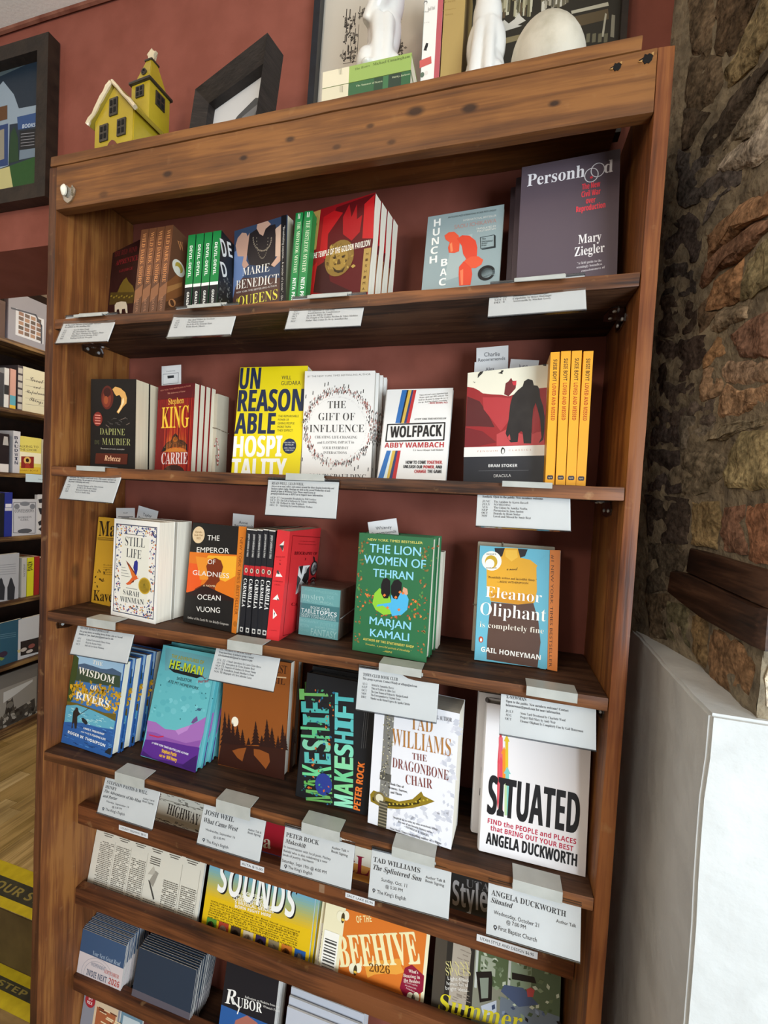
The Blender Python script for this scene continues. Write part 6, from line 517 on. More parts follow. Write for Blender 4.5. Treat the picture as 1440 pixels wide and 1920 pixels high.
BEAMS=[('2c1c14',[11705,579,13972,11800,-1125,13915,11801,-1064,13519,11696,604,13626]),('2a1a12',[11616,837,13580,11697,600,13596,11801,-1067,13498,11801,-1070,13051,11802,201,13048,11604,868,13261])]
# ------------------------------------------------------------------ materials used widely
KN = [(0.268, 0, 2.019, 0.0062, 0.8), (0.427, 0, 2.024, 0.005, 0.85), (0.515, 0, 2.041, 0.0056, 0.8), (0.729, 0, 2.048, 0.0087, 0.85), (0.812, 0, 2.038, 0.0068, 0.85), (0.932, 0, 2.023, 0.005, 0.9), (0.693, 0, 2.008, 0.0043, 0.6), (0.12, 0, 2.002, 0.0074, 0.5), (0.656, 0, 2.039, 0.0037, 0.7), (0.6, 0, 2.015, 0.0037, 0.6)]
M_head = wood('stained_pine_header', 'X', '56341a', '704622', '86572b', .55, KN, wear=.1)
M_edge = wood('stained_pine_shelf', 'X', '2c170c', '623a1e', '85522c', .48, [(.30, .07, 1.75, .02, .5), (.9, .1, 1.75, .018, .6)], wear=.45, spec=.4)
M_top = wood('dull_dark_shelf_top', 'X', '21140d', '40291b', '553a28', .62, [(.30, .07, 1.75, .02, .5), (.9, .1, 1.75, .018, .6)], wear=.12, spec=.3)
M_side = wood('stained_pine_upright', 'Z', '5a3418', '784622', '94602f', .5, [(0, .06, 1.25, .012, .5), (0, .1, 1.37, .01, .4)], wear=.22, spec=.4)
M_rail = wood('dark_stained_rail', 'X', '351b0e', '5c341c', '754424', .55, wear=.3)
M_red = noisy('brick_red_wall_paint', [(.35, '7e4436'), (.65, '884c3e')], 14, rough=.7, bump=.08, bscale=220, bdist=.002)
M_ceil = noisy('ceiling_paint', [(.3, 'e2ddd6'), (.7, 'eae5de')], 6, rough=.9, bump=.15, bscale=160)
M_plaster = noisy('white_wall_plaster', [(.3, 'c4c6c4'), (.7, 'd2d4d2')], 9, rough=.55, bump=.55, bscale=13, dist=1.2, bdist=.010)
M_mortar = noisy('lime_mortar', [(.25, '585044'), (.5, '807460'), (.75, '9c8e74')], 40, rough=.95, bump=1.0, bscale=70, bdist=.008)
M_black = noisy('black_paint', [(.3, '141414'), (.7, '1c1b1a')], 40, rough=.45, bump=.1)
M_clear = clear_plastic('clear_acrylic', 'f4f6f6', .10)
M_holder = clear_plastic('grey_clear_plastic', 'c4c8cc', .14)
M_clip = noisy('brushed_grey_plastic', [(.3, 'a8aaa4'), (.7, 'b8bab4')], 30, rough=.35, spec=.5)
M_paper = noisy('white_card', [(.3, 'd8d8d8'), (.7, 'dedede')], 20, rough=.7, spec=.2)
def prn(n, parent, w=0.0, name='cover_print'):
    return print_mesh(name, PRINT[n], w, parent) if PRINT.get(n) else None
Q = {k: v for k, v in POSE.items()}
def at(name, q, dz=0.0):
    """an Empty posed by (x, y, z, turn, roll, lean back)"""
    return empty(name, (q[0], q[1], q[2] + dz), (-q[5], q[4], q[3]))
BW = 1.06; TILT = .0048
SZ = (1.77266, 1.4761, 1.17406, .87708); TH = .0196; DEP = .1843
sz = lambda i, x: SZ[i] + TILT * x
# ------------------------------------------------------------------ the setting
bm = bmesh.new()
bx(bm, -.02, 2.6, DEP, .40, 0, 2.62)
bx(bm, -2.2, -.02, DEP, .405, 2.053, 2.62)
structure(obj('wall_back', bm, M_red))
bm = bmesh.new(); bx(bm, -2.2, 2.6, -2.6, 2.4, 2.62, 2.68)
structure(obj('ceiling', bm, M_ceil))
bm = bmesh.new(); tube(bm, [(-2.2, DEP - .006, 2.616), (-1.0, DEP - .005, 2.613), (-.3, DEP - .007, 2.617), (1.2, DEP - .006, 2.615)], .006, 6)
structure(obj('trim_1', bm, noisy('ceiling_joint_strip', [(.3, '6a3a2c'), (.7, '8a5a48')], 30, rough=.8)))  # thin red-brown strip along the joint of wall and ceiling
# floor: our level, and the plank floor one step up through the opening
M_conc = noisy('worn_wood_step', [(.3, '7a6038'), (.7, '94784a')], 12, rough=.6, bump=.1, stretch=(1, 6, 1))
bm = bmesh.new(); bx(bm, -2.2, 2.6, -2.6, .40, -.05, 0)
fl = structure(obj('floor', bm, M_conc))
bm = bmesh.new(); bx(bm, -2.2, -.02, .2285, 2.4, -.05, .1655)
fu = structure(obj('floor', bm, noisy('plank_gap', [(.3, '4a3a20'), (.7, '5a4828')], 20)))
PLANK = [wood('oak_plank_%d' % i, 'Y', a, b, c, .42, gscale=.7) for i, (a, b, c) in enumerate((('7a6238', 'a08450', 'b89a64'), ('8a7246', 'ae9462', 'c6ac7c'), ('705828', '957a46', 'aa8c56')))]
R = random.Random(2)
x = -2.1
while x < -.06:
    w = .062
    y = .232 - R.random() * .35
    while y < 1.9:
        l = R.uniform(.35, .75); a = max(y, .231); b = min(y + l, 1.95)
        if b - a > .05 and x + w < -.021:
            bm = bmesh.new(); bx(bm, x + .0006, x + w - .0006, a + .0006, b - .0006, .165, .170); obj('plank', bm, R.choice(PLANK), fu)
        y += l
    x += w
def tape(name, xr, y0, y1, y2, y3, z, words, par_label, txt):
    t = empty(name, (xr[0], y0, z))
    w = xr[1] - xr[0]
    yel = noisy('yellow_tape', [(.3, 'b09a18'), (.7, 'c8b020')], 30, rough=.5); blk = noisy('dirty_black_tape', [(.35, '2c2a20'), (.7, '46412c')], 18, rough=.6)
    bm = bmesh.new(); bx(bm, 0, w, 0, y1 - y0, .0003, .0012); obj('yellow_band', bm, yel, t)
    bm = bmesh.new(); bx(bm, 0, w, y1 - y0, y2 - y0, .0003, .0010); mid = obj('black_band', bm, blk, t)
    bm = bmesh.new(); bx(bm, 0, w, y2 - y0, y3 - y0, .0003, .0012); obj('yellow_band', bm, yel, t)
    vs, fs = text_mesh('WATCH YOUR STEP', 'b'); x0 = min(v[0] for v in vs); x1 = max(v[0] for v in vs)
    me = bpy.data.meshes.new('warning_lettering'); hh = (y2 - y1) * .5
    me.from_pydata([(txt[0] - xr[0] + (px - x0) / (x1 - x0) * (txt[1] - txt[0]), (y1 - y0) + hh * .5 + py / cap('b') * hh, .0012) for px, py in vs], [], [list(f) for f in fs]); me.materials.append(flat('8a7a3a', .6))
    o = bpy.data.objects.new('warning_lettering', me); COL.objects.link(o); o.parent = mid
    tag(t, par_label, 'tape', 'step warning tapes')
tape('warning_tape', (-1.30, -.03), .2295, .2535, .302, .341, .170, '', 'yellow and black tape on the edge of the raised wooden step', (-.80, -.31))
tape('warning_tape', (-1.30, -.05), .150, .180, .205, .227, 0.0, '', 'yellow and black tape on the lower floor in front of the step', (-.75, -.30))
# right wall: rough stones in mortar over a plastered plinth
bm = bmesh.new()
bx(bm, 1.181, 2.6, -.102, DEP + .02, 1.225, 2.62); vs = [bm.verts.new(p) for p in ((1.1812, .03, 1.225), (1.1812, DEP + .01, 1.225), (1.129, DEP + .01, 1.225), (1.1812, .03, 2.62), (1.1812, DEP + .01, 2.62), (1.129, DEP + .01, 2.62))]
for f in ((0, 1, 2), (5, 4, 3), (0, 2, 5, 3), (0, 3, 4, 1), (1, 4, 5, 2)): bm.faces.new([vs[i] for i in f])
for k in range(2):
    gy, gz = 26, 110; rows = []
    for j in range(gz + 1):
        row = []
        for i in range(gy + 1):
            f = i / gy; zz = 1.226 + (2.62 - 1.226) * j / gz
            if k == 0: y = -.1045 + (DEP + .112) * f; xx = 1.1795 - .052 * min(max((y - .03) / .15, 0), 1); p = Vector((xx, y, zz)); p += noise.noise_vector(p * 42) * .0042 + noise.noise_vector(p * 120) * .002
            else: p = Vector((1.1795 + .5 * f, -.1045, zz)); p += noise.noise_vector(p * 42) * .002
            row.append(bm.verts.new(p))
        rows.append(row)
    for a, c in zip(rows, rows[1:]):
        for i in range(gy): bm.faces.new((a[i], a[i + 1], c[i + 1], c[i]))
wr = structure(obj('wall_right', bm, M_mortar, smooth=True))
SM = {}
def stone_mat(h):
    if h not in SM:
        c = [int(h[i:i + 2], 16) for i in (0, 2, 4)]; f = lambda k: ''.join('%02x' % max(0, min(255, int(v * k))) for v in c)
        m = noisy('stone_' + h, [(.2, f(.7)), (.5, f(1.25)), (.8, f(1.6))], 18, rough=.95, bump=1.0, bscale=55, dist=1.0, bdist=.011, detail=10, spec=.12)
        t = m.node_tree; bsdf = t.nodes['Principled BSDF']; src = bsdf.inputs['Base Color'].links[0].from_socket
        n = t.nodes.new('ShaderNodeTexNoise'); n.inputs['Scale'].default_value = 150; n.inputs['Detail'].default_value = 8; c0 = t.nodes.new('ShaderNodeTexCoord'); t.links.new(c0.outputs['Object'], n.inputs['Vector'])
        r = t.nodes.new('ShaderNodeMapRange'); r.inputs['From Min'].default_value = .35; r.inputs['From Max'].default_value = .68; r.inputs['To Min'].default_value = .55; r.inputs['To Max'].default_value = 1.25; t.links.new(n.outputs['Fac'], r.inputs['Value'])
        x = t.nodes.new('ShaderNodeMix'); x.data_type = 'RGBA'; x.blend_type = 'MULTIPLY'; x.inputs['Factor'].default_value = 1.0; t.links.new(src, x.inputs['A']); t.links.new(r.outputs[0], x.inputs['B']); t.links.new(x.outputs['Result'], bsdf.inputs['Base Color'])
        SM[h] = m
    return SM[h]
def stone(name, pts, bulge, mat, seed, nrm=Vector((-1, 0, 0)), rough=.0042, cuts=2, inset=.22):
    P3 = [Vector(p) for p in pts]; c = sum(P3, Vector()) / len(P3)
    bm = bmesh.new()
    r0 = [bm.verts.new(p - nrm * .02) for p in P3]; r1 = [bm.verts.new(c + (p - c) * 1.04 + nrm * bulge * .25) for p in P3]; r2 = [bm.verts.new(c + (p - c) * (1 - inset) + nrm * bulge) for p in P3]
    n = len(P3)
    for a, b in ((r0, r1), (r1, r2)):
        for i in range(n): bm.faces.new((a[i], a[(i + 1) % n], b[(i + 1) % n], b[i]))
    cv = bm.verts.new(c + nrm * bulge * 1.08)
    for i in range(n): bm.faces.new((r2[i], r2[(i + 1) % n], cv))
    for k in range(cuts):
        bmesh.ops.subdivide_edges(bm, edges=bm.edges[:], cuts=1, use_grid_fill=True, smooth=.12 if k == 0 else 0)
    if cuts:
        for v in bm.verts:
            d = noise.noise_vector(v.co * 38 + Vector((seed, 0, 0))); v.co += d * rough + noise.noise_vector(v.co * 110) * rough * .5 + noise.noise_vector(v.co * 260) * rough * .22
    return obj(name, bm, mat, wr, smooth=True)
for i, (col, b, p) in enumerate(STONES):  # stone colours get lighter to the right, imitating light bounced from the window
    pts = [(p[j] * 1e-4, p[j + 1] * 1e-4, p[j + 2] * 1e-4) for j in range(0, len(p), 3)]
    stone('stone', pts, b * .00022, stone_mat(col), i * 3.1)
for i, (col, p) in enumerate(BEAMS):
    pts = [(p[j] * 1e-4, p[j + 1] * 1e-4, p[j + 2] * 1e-4) for j in range(0, len(p), 3)]
    stone('wooden_lintel', pts, .006 + .004 * i, wood('old_beam', 'Y', '1c100a', '3a2418', '523828', .6), i, rough=.0007, cuts=1, inset=.04)
R = random.Random(9)
z = 1.238
while z < 2.5:
    h = R.uniform(.055, .085); x = 1.186 - R.random() * .002
    while x < 2.3:
        w = R.uniform(.12, .2); q = [(x + .005, z + .004), (x + w * .5, z + R.uniform(.001, .008)), (x + w - .005, z + .004), (x + w - .004, z + h * .5), (x + w - .006, z + h - .005), (x + w * .4, z + h - R.uniform(.001, .007)), (x + .006, z + h - .005), (x + .002, z + h * .5)]
        stone('stone', [(a, -.104, b) for a, b in q], .006, stone_mat(R.choice(('b09a7a', 'c0aa84', 'b88a6c', 'a89472', 'c8bca6'))), R.random() * 50, Vector((0, -1, 0)), rough=.002, cuts=1)
        x += w
    z += h
bm = bmesh.new()
V = [bm.verts.new(p) for p in ((1.132, -.112, 0), (2.6, -.112, 0), (2.6, DEP, 0), (1.132, DEP, 0), (1.132, -.112, 1.2265), (2.6, -.112, 1.2265), (2.6, DEP, 1.243), (1.132, DEP, 1.243))]
for f in ((0, 1, 5, 4), (1, 2, 6, 5), (2, 3, 7, 6), (3, 0, 4, 7), (4, 5, 6, 7), (3, 2, 1, 0)): bm.faces.new([V[i] for i in f])
bmesh.ops.subdivide_edges(bm, edges=bm.edges[:], cuts=24, use_grid_fill=True)
for v in bm.verts:
    nx = noise.noise(v.co * 7); k = noise.noise_vector(v.co * 31)
    onc = (v.co.x < 1.133) + (v.co.y < -.111) + (v.co.z > 1.22)
    v.co += Vector((nx * .0022, k.y * .0014, k.z * .0014)) * (2.2 if onc > 1 else 1)
bmesh.ops.bevel(bm, geom=[e for e in bm.edges if len(e.link_faces) == 2 and e.calc_face_angle(0) > 1.0], offset=.0035, segments=2, affect='EDGES')
structure(obj('trim_2', bm, M_plaster, smooth=True))
# ------------------------------------------------------------------ the bookcase
bc = empty('bookcase', (0, 0, 0)); tag(bc, 'tall stained pine bookcase full of face-out books', 'bookcase')
def rough_edges(bm, amt=.0006, f=40):
    for v in bm.verts: v.co += noise.noise_vector(v.co * f) * amt
def plank(name, x0, x1, y0, y1, z0, z1, mat, tilt=0.0, cuts=0, axis=0, bev=.0018):
    bm = bmesh.new(); bx(bm, x0, x1, y0, y1, z0, z1, bev=bev)
    if cuts:
        es = [e for e in bm.edges if abs((e.verts[0].co - e.verts[1].co)[axis]) > .3]
        bmesh.ops.subdivide_edges(bm, edges=es, cuts=cuts, use_grid_fill=True)
        rough_edges(bm, .0011, 24)
    if tilt:
        for v in bm.verts: v.co.z += tilt * v.co.x
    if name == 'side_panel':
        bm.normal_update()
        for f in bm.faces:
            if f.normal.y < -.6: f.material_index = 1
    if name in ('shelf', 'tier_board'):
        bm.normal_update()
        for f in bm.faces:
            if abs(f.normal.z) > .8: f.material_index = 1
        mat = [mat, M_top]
    return obj(name, bm, mat, bc, smooth=True)
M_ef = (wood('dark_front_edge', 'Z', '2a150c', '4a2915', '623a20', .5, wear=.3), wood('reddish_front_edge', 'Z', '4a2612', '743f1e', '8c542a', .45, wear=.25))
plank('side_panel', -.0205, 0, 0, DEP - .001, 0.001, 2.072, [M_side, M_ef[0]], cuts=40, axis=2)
plank('side_panel', BW, BW + .0205, 0, DEP - .001, 0.001, 2.074, [M_side, M_ef[1]], cuts=40, axis=2)
for i in range(4): plank('shelf', .0008, BW - .0008, .001, DEP - .002, SZ[i] - TH, SZ[i], M_edge, TILT, cuts=30)
plank('header_board', .0005, BW - .0005, -.0015, .0175, 1.9875, 2.0715, M_head, .001, cuts=20)
plank('top_board', -.016, BW - .02, -.002, DEP - .002, 2.073, 2.0925, M_head, .0008, cuts=20)
for z0, z1 in ((.660, .7035), (.4687, .507), (.2589, .2952), (.050, .0865)): plank('rail', .0008, BW - .0008, .080, .1, z0, z1, M_rail, TILT, cuts=20)
for z in (.453, .243, .034): plank('tier_board', .0008, BW - .0008, .1005, DEP - .002, z, z + .016, M_edge, TILT)
for (hx, hz, r) in ((1.01, 2.057, .0052), (1.047, 2.060, .0064)):
    bm = bmesh.new(); pts = [(hx + r * (1 + .35 * math.sin(k * 2.3)) * math.cos(k * PI / 6) * (1.2 if k in (5, 6) else 1), hz + r * (1 + .2 * math.cos(k * 3.1)) * math.sin(k * PI / 6)) for k in range(12)]
    prism(bm, pts, -.0024, -.0014); prism(bm, [(hx - r * 1.7, hz - r * .4), (hx - r * .9, hz - r * .1), (hx - r, hz - r * .6)], -.003, -.0018, 1); prism(bm, [(hx + r * .6, hz + r * .9), (hx + r * 1.2, hz + r * 1.1), (hx + r * 1.1, hz + .3 * r)], -.003, -.0018, 1)
    obj('splintered_hole', bm, [flat('0c0806', .9), flat('a8804c', .7)], bc)
# clear plastic corner brackets with screws
def bracket(x, sgn, y, z, label):
    t = empty('corner_bracket', (x, y, z)); cl = clear_plastic('bracket_plastic', 'dde0e2', .35)
    bm = bmesh.new(); pr = [(0, -.020), (0, .020), (.012, .026), (.022, .024), (.026, 0), (.022, -.024), (.012, -.026)]
    a = [bm.verts.new((sgn * -u, v, -.0003)) for u, v in pr]; b = [bm.verts.new((sgn * -u, v, -.0026)) for u, v in pr]; n = len(pr)
    bm.faces.new(a); bm.faces.new(b)
    for i in range(n): bm.faces.new((a[i], a[(i + 1) % n], b[(i + 1) % n], b[i]))
    a = [bm.verts.new((sgn * -.0003, v, -u)) for u, v in pr]; b = [bm.verts.new((sgn * -.0026, v, -u)) for u, v in pr]
    bm.faces.new(a); bm.faces.new(b)
    for i in range(n): bm.faces.new((a[i], a[(i + 1) % n], b[(i + 1) % n], b[i]))
    obj('plate', bm, cl, t)
    st = flat('c4c4c2', .3, .6, 'steel', .35)
    for dy in (-.013, .013):
        for k in (0, 1):
            bm = bmesh.new(); m = Matrix.Translation((sgn * -.014, dy, -.0030)) if k == 0 else Matrix.Translation((sgn * -.0030, dy, -.015)) @ Matrix.Rotation(PI / 2, 4, 'Y')
            lathe(bm, [(.0001, -.0016), (.0022, -.0012), (.0032, 0), (.0032, .0004)], 10, m); obj('screw', bm, st, t, smooth=True)
    tag(t, label, 'bracket', 'clear corner brackets')
for i, s, lab in ((0, -1, 'clear plastic corner bracket under the left end of the top shelf'), (0, 1, 'clear plastic corner bracket under the right end of the top shelf'), (1, 1, 'clear plastic corner bracket under the right end of the second shelf'), (2, -1, 'clear plastic corner bracket under the left end of the third shelf'), (2, 1, 'clear plastic corner bracket under the right end of the third shelf')):
    x = .0004 if s < 0 else BW - .0004; bracket(x, s, .085 if i < 2 else .045, sz(i, x) - TH, lab)
# clear wall hook on the header
t = empty('adhesive_hook', (.0345, -.0015, 2.0125)); tag(t, 'small clear shell-shaped adhesive hook on the left end of the header', 'hook')
cl = clear_plastic('hook_plastic', 'e8e4d4', .5)
bm = bmesh.new(); prism(bm, [(-.016, .012), (-.012, .020), (-.002, .016), (.006, .010), (.013, .014), (.019, .006), (.016, -.004), (.009, -.014), (.0, -.018), (-.009, -.012), (-.014, 0)], -.003, -.0005); obj('base', bm, cl, t)
bm = bmesh.new(); lathe(bm, [(.0005, 0), (.006, .001), (.0065, .004), (.003, .008), (.0005, .009)], 14, Matrix.Translation((-.006, -.003, .006)) @ Matrix.Rotation(PI / 2, 4, 'X') @ Matrix.Diagonal((1, 1.7, 1, 1))); obj('knob', bm, flat('e4e0d0', .25, .6), t, smooth=True)
bm = bmesh.new(); tube(bm, [(.012, -.004, -.006), (.015, -.006, .0), (.018, -.008, .006), (.0185, -.008, .010)], [.0022, .002, .0018, .0014], 8); obj('prong', bm, cl, t, smooth=True)
# ------------------------------------------------------------------ books
def book(key, q, kind, t, cover, label, page='efe3c8', hard=False, group=None, spine=None, name=None, back=None, cat='book', dz=0.0, has_print=True):
    """kind F: cover faces out, t = thickness; kind S: spine faces out, t = cover width. Parts: cover, page_block, print on the cover."""
    w, h = q[6], q[7]; root = at(name or ('hardcover_book' if hard else 'paperback_book'), q, dz)
    cm = flat(cover, .4, .4, 'cover'); sm = flat(spine or cover, .4, .4, 'cover')
    bm = bmesh.new(); b = .0026 if hard else .0007
    if kind == 'F':
        bx(bm, 0, w, 0, b, 0, h, 0); bx(bm, 0, w, t - b, t, 0, h, 0)
        n = 6; prof = []
        for i in range(n + 1):
            a = PI * i / n; bul = (.0035 if hard else .0008) * math.sin(a); prof.append((-bul, t / 2 - (t / 2) * math.cos(a)))
        inn = [(max(x, 0) + b, y) for x, y in prof]
        vs0 = [bm.verts.new((x, y, 0)) for x, y in prof]; vs1 = [bm.verts.new((x, y, h)) for x, y in prof]; ws0 = [bm.verts.new((.0012, min(max(y, b), t - b), 0)) for x, y in prof]; ws1 = [bm.verts.new((.0012, min(max(y, b), t - b), h)) for x, y in prof]
        for i in range(n):
            for f in ((vs0[i], vs0[i + 1], vs1[i + 1], vs1[i]), (ws0[i], ws1[i], ws1[i + 1], ws0[i + 1]), (vs0[i], ws0[i], ws0[i + 1], vs0[i + 1]), (vs1[i], vs1[i + 1], ws1[i + 1], ws1[i])): bm.faces.new(f).material_index = 1
        obj('cover', bm, [cm, sm], root, smooth=False)
        bm = bmesh.new(); ins = .003 if hard else .0004
        vs = bx(bm, .0014, w - ins, b, t - b, .0008 if not hard else .003, h - (ins if hard else .0006))
        obj('page_block', bm, pages('page_edges_y_' + page, 'Y', page, ''.join('%02x' % int(int(page[i:i + 2], 16) * .93) for i in (0, 2, 4))), root)
    else:
        d = t
        bx(bm, 0, w, 0, b, 0, h, 1); bx(bm, 0, b, b, d, 0, h, 0); bx(bm, w - b, w, b, d, 0, h, 0)
        obj('cover', bm, [cm, sm], root)
        bm = bmesh.new(); bx(bm, b, w - b, b, d - .003, .0008, h - (.003 if hard else .0006)); obj('page_block', bm, pages('page_edges_x_' + page, 'X', page, ''.join('%02x' % int(int(page[i:i + 2], 16) * .93) for i in (0, 2, 4))), root)
    if has_print and PRINT.get(key): print_mesh('cover_print', PRINT[key], w, root)
    if label: tag(root, label, cat, group)
    return root
def copies(root, q, offs, labels, group):
    M = Matrix.Rotation(q[3], 3, 'Z')
    for (dx, dy, dz, dr), lab in zip(offs, labels):
        c = dup(root); v = M @ Vector((dx, dy, 0)); c.location = (root.location.x + v.x, root.location.y + v.y, root.location.z + dz); c.rotation_euler.z += dr
        tag(c, lab, None, group)
def front(key, t, cover, label, n=0, group=None, dx=0.0, labs=None, ddz=0.0, pitch=None, **k):
    q = POSE[key]; dz = t * math.sin(max(q[5], 0)) * .9
    r = book(key, q, 'F', t, cover, label, group=group, dz=dz, **k)
    if n:
        p = (pitch or t) / max(math.cos(q[5]), .9) + .0012
        copies(r, q, [(dx * (i + 1), p * (i + 1), ddz * (i + 1), 0) for i in range(n)], labs, group)
    return r
def spines(key, key_last, n, d, cover, spine, labels, group, **k):
    """n copies in a row, spine out; poses run from the first to the last one"""
    a, z = POSE[key], POSE[key_last]
    last = book(key_last, z, 'S', d, cover, labels[-1], spine=spine, group=group, **k)
    first = book(key, a, 'S', d, cover, labels[0], spine=spine, group=group, **k)
    for i in range(1, n - 1):
        f = i / (n - 1); q = [a[j] * (1 - f) + z[j] * f for j in range(8)]; c = dup(first); c.location = q[:3]; c.rotation_euler = (-q[5], q[4], q[3]); tag(c, labels[i], None, group)
ORD = ('first', 'second', 'third', 'fourth', 'fifth')
# top shelf
front('apprentice', .02, '2a0d10', 'dark maroon paperback with a golden dome and white elephant on the top shelf')
spines('wild', 'wild4', 4, .128, '6a4630', '74482e', ['%s brown spine from the left of four on the top shelf' % ORD[i] for i in range(4)], 'brown novels on the top shelf')
spines('devil', 'devil4', 4, .122, '1c1d20', '14803e', ['%s green and black spine from the left on the top shelf' % ORD[i] for i in range(4)], 'green and black paperbacks on the top shelf')
front('queens', .019, '3a4a66', 'paperback with two women in period dress and a yellow title on the top shelf')
book('mistle1', POSE['mistle1'], 'S', .125, '128040', 'left one of two slim all-green spines on the top shelf', hard=True, spine='128040', group='green mistletoe books')
book('mistle2', POSE['mistle2'], 'S', .125, '128040', 'right one of two slim all-green spines on the top shelf', hard=True, spine='128040', group='green mistletoe books')
front('temple', .0225, '8c1017', 'red paperback with a golden lion face, front copy on the top shelf', 3, 'red paperbacks on the top shelf', .0004, ['red paperback behind the front golden lion copy, second in its row', 'red paperback third in its row behind the golden lion copy', 'rearmost red paperback of the golden lion row'], page='ece3d0')
front('hunch', .012, '93a3a4', 'slim grey-blue paperback with an orange bent figure, tilted back on the top shelf')
front('person', .020, '5c4f57', 'front copy of the large plain grey paperback with red subtitle, top shelf', 2, 'grey paperbacks on the top shelf', -.009, ['grey paperback peeking out left just behind the front grey copy', 'rearmost grey paperback peeking out furthest left at the right end of the top shelf'])
# second shelf
front('rebecca', .038, '17120f', 'fat black paperback with a silk flower and red title plate, front copy', 1, 'black mass-market paperbacks on the second shelf', .001, ['fat paperback behind the black one with the silk flower, showing pages'], pitch=.038, page='ecdfc0')
front('carrie', .0125, '8a1716', 'dark red horror paperback with a jewelled crown and yellow author name, front copy', 3, 'dark red paperbacks on the second shelf', .0012, ['dark red horror paperback %s in its row, only pages showing' % s for s in ('second', 'third', 'fourth')], page='e6dcc6')
front('yellow', .022, 'ecd60c', 'yellow paperback with huge navy and white lettering on the second shelf')
front('gift', .014, 'e9e5df', 'white book with a ring of tiny people around the title, front copy', 4, 'white ring-of-people books', .0052, ['white book with the ring of people, %s in its row' % s for s in ('second', 'third', 'fourth', 'rearmost')], page='dcd6ca', ddz=-.0)
front('wolf', .012, 'eceae6', 'white hardcover with a boxed black title and blue, gold and red diagonal stripes', hard=True, page='e4e0d6')
front('drac', .02, 'efecd8', 'paperback with a black stooping giant on red hills and a black title panel')
for i in range(4): book('susie%d' % i, POSE['susie%d' % i], 'S', .128, 'eaa52c', '%s amber-yellow spine from the left at the right end of the second shelf' % ORD[i], spine='eaa52c', group='amber-yellow spines on the second shelf')
# third shelf
front('mar', .012, 'c99a2a', 'mustard-yellow book with heavy black lettering half hidden behind the white floral-bordered one')
front('still', .043, 'efece4', 'white paperback with a parrot and a blue floral border, front copy', 1, 'floral-bordered paperbacks', .0, ['second white floral-bordered paperback behind the front copy'], pitch=.034, page='f2e9d6')
front('emperor', .022, '1d1a18', 'black book with an orange sunset silhouette and orange right strip')
for i in range(5): book('carm%d' % i, POSE['carm%d' % i], 'S', .13, '202024', '%s slim black spine with a red band from the left on the third shelf' % ORD[i], spine='202024', group='black and red spines on the third shelf')
book('bio_s', POSE['bio_s'], 'S', .138, 'd83236', 'thick red paperback standing with spine and front showing small torn photo pieces', spine='d83236')
front('lion', .031, '2f6b44', 'green book with two dark-haired women seen from behind, front copy', 1, 'green novels on the third shelf', .001, ['second green novel behind the front copy with the two women'], pitch=.036, page='e6dfcc', hard=True)
q = list(POSE['lion']); M = Matrix.Rotation(q[3], 3, 'Z'); v = M @ Vector((.016, .076, 0)); q = [q[0] + v.x, q[1] + v.y, q[2], q[3], 0, q[5] * .4, .12, .178]
book('none', q, 'F', .024, 'd8d0c0', 'pale book tied with twine behind the green novels', page='d8d0bc')
front('elea', .02, '69b2c6', 'light blue paperback with a headless woman in orange jumper and brown skirt')
def wrapped(q, t, label, cords):
    r = at('wrapped_book', q); w, h = q[6], q[7]
    bm = bmesh.new(); bx(bm, 0, w, 0, t, 0, h, bev=.002); obj('wrapping', bm, noisy('cream_wrap', [(.3, 'b8ae9a'), (.7, 'c8beaa')], 14, rough=.8, bump=.4, bscale=20), r, smooth=True)
    for k, (a, b) in enumerate(cords):
        e = .0013; bm = bmesh.new(); tube(bm, [(-e, -e, a), (w + e, -e, a + (b - a) * .7), (w + e, t + e, b), (-e, t + e, a), (-e, -e, a)] if b > 0 else [(a * w, -e, -e), (a * w, -e, h + e), (a * w, t + e, h + e), (a * w, t + e, 0)], .0011, 6); obj('twine', bm, noisy('baker_twine', [(.4, '5a4a3c'), (.6, 'a89a84')], 300, rough=.9), r, smooth=True)
    bm = bmesh.new(); tube(bm, [(w * .98, -.001, h * .35), (w + .006, -.004, h * .45), (w + .011, -.002, h * .30), (w + .008, 0, h * .12), (w + .004, -.002, h * .25)], .0013, 6); obj('twine', bm, noisy('red_white_twine', [(.45, 'a03a30'), (.55, 'd8d0c4')], 260, rough=.9), r, smooth=True)
    tag(r, label, 'book')
q = list(POSE['carrie']); M = Matrix.Rotation(q[3], 3, 'Z'); v = M @ Vector((.006, .0535, 0)); wrapped([q[0] + v.x, q[1] + v.y, q[2], q[3], 0, 0, .112, .176], .034, 'cream wrapped book tied with twine behind the dark red paperbacks', [(.115, .095)])
q = list(POSE['elea']); wrapped([q[0] - .008, q[1] + .046, q[2], q[3], 0, .035, .132, .2], .016, 'cream wrapped book tied with twine behind the light blue paperback', [(.085, .088), (.33, 0)])
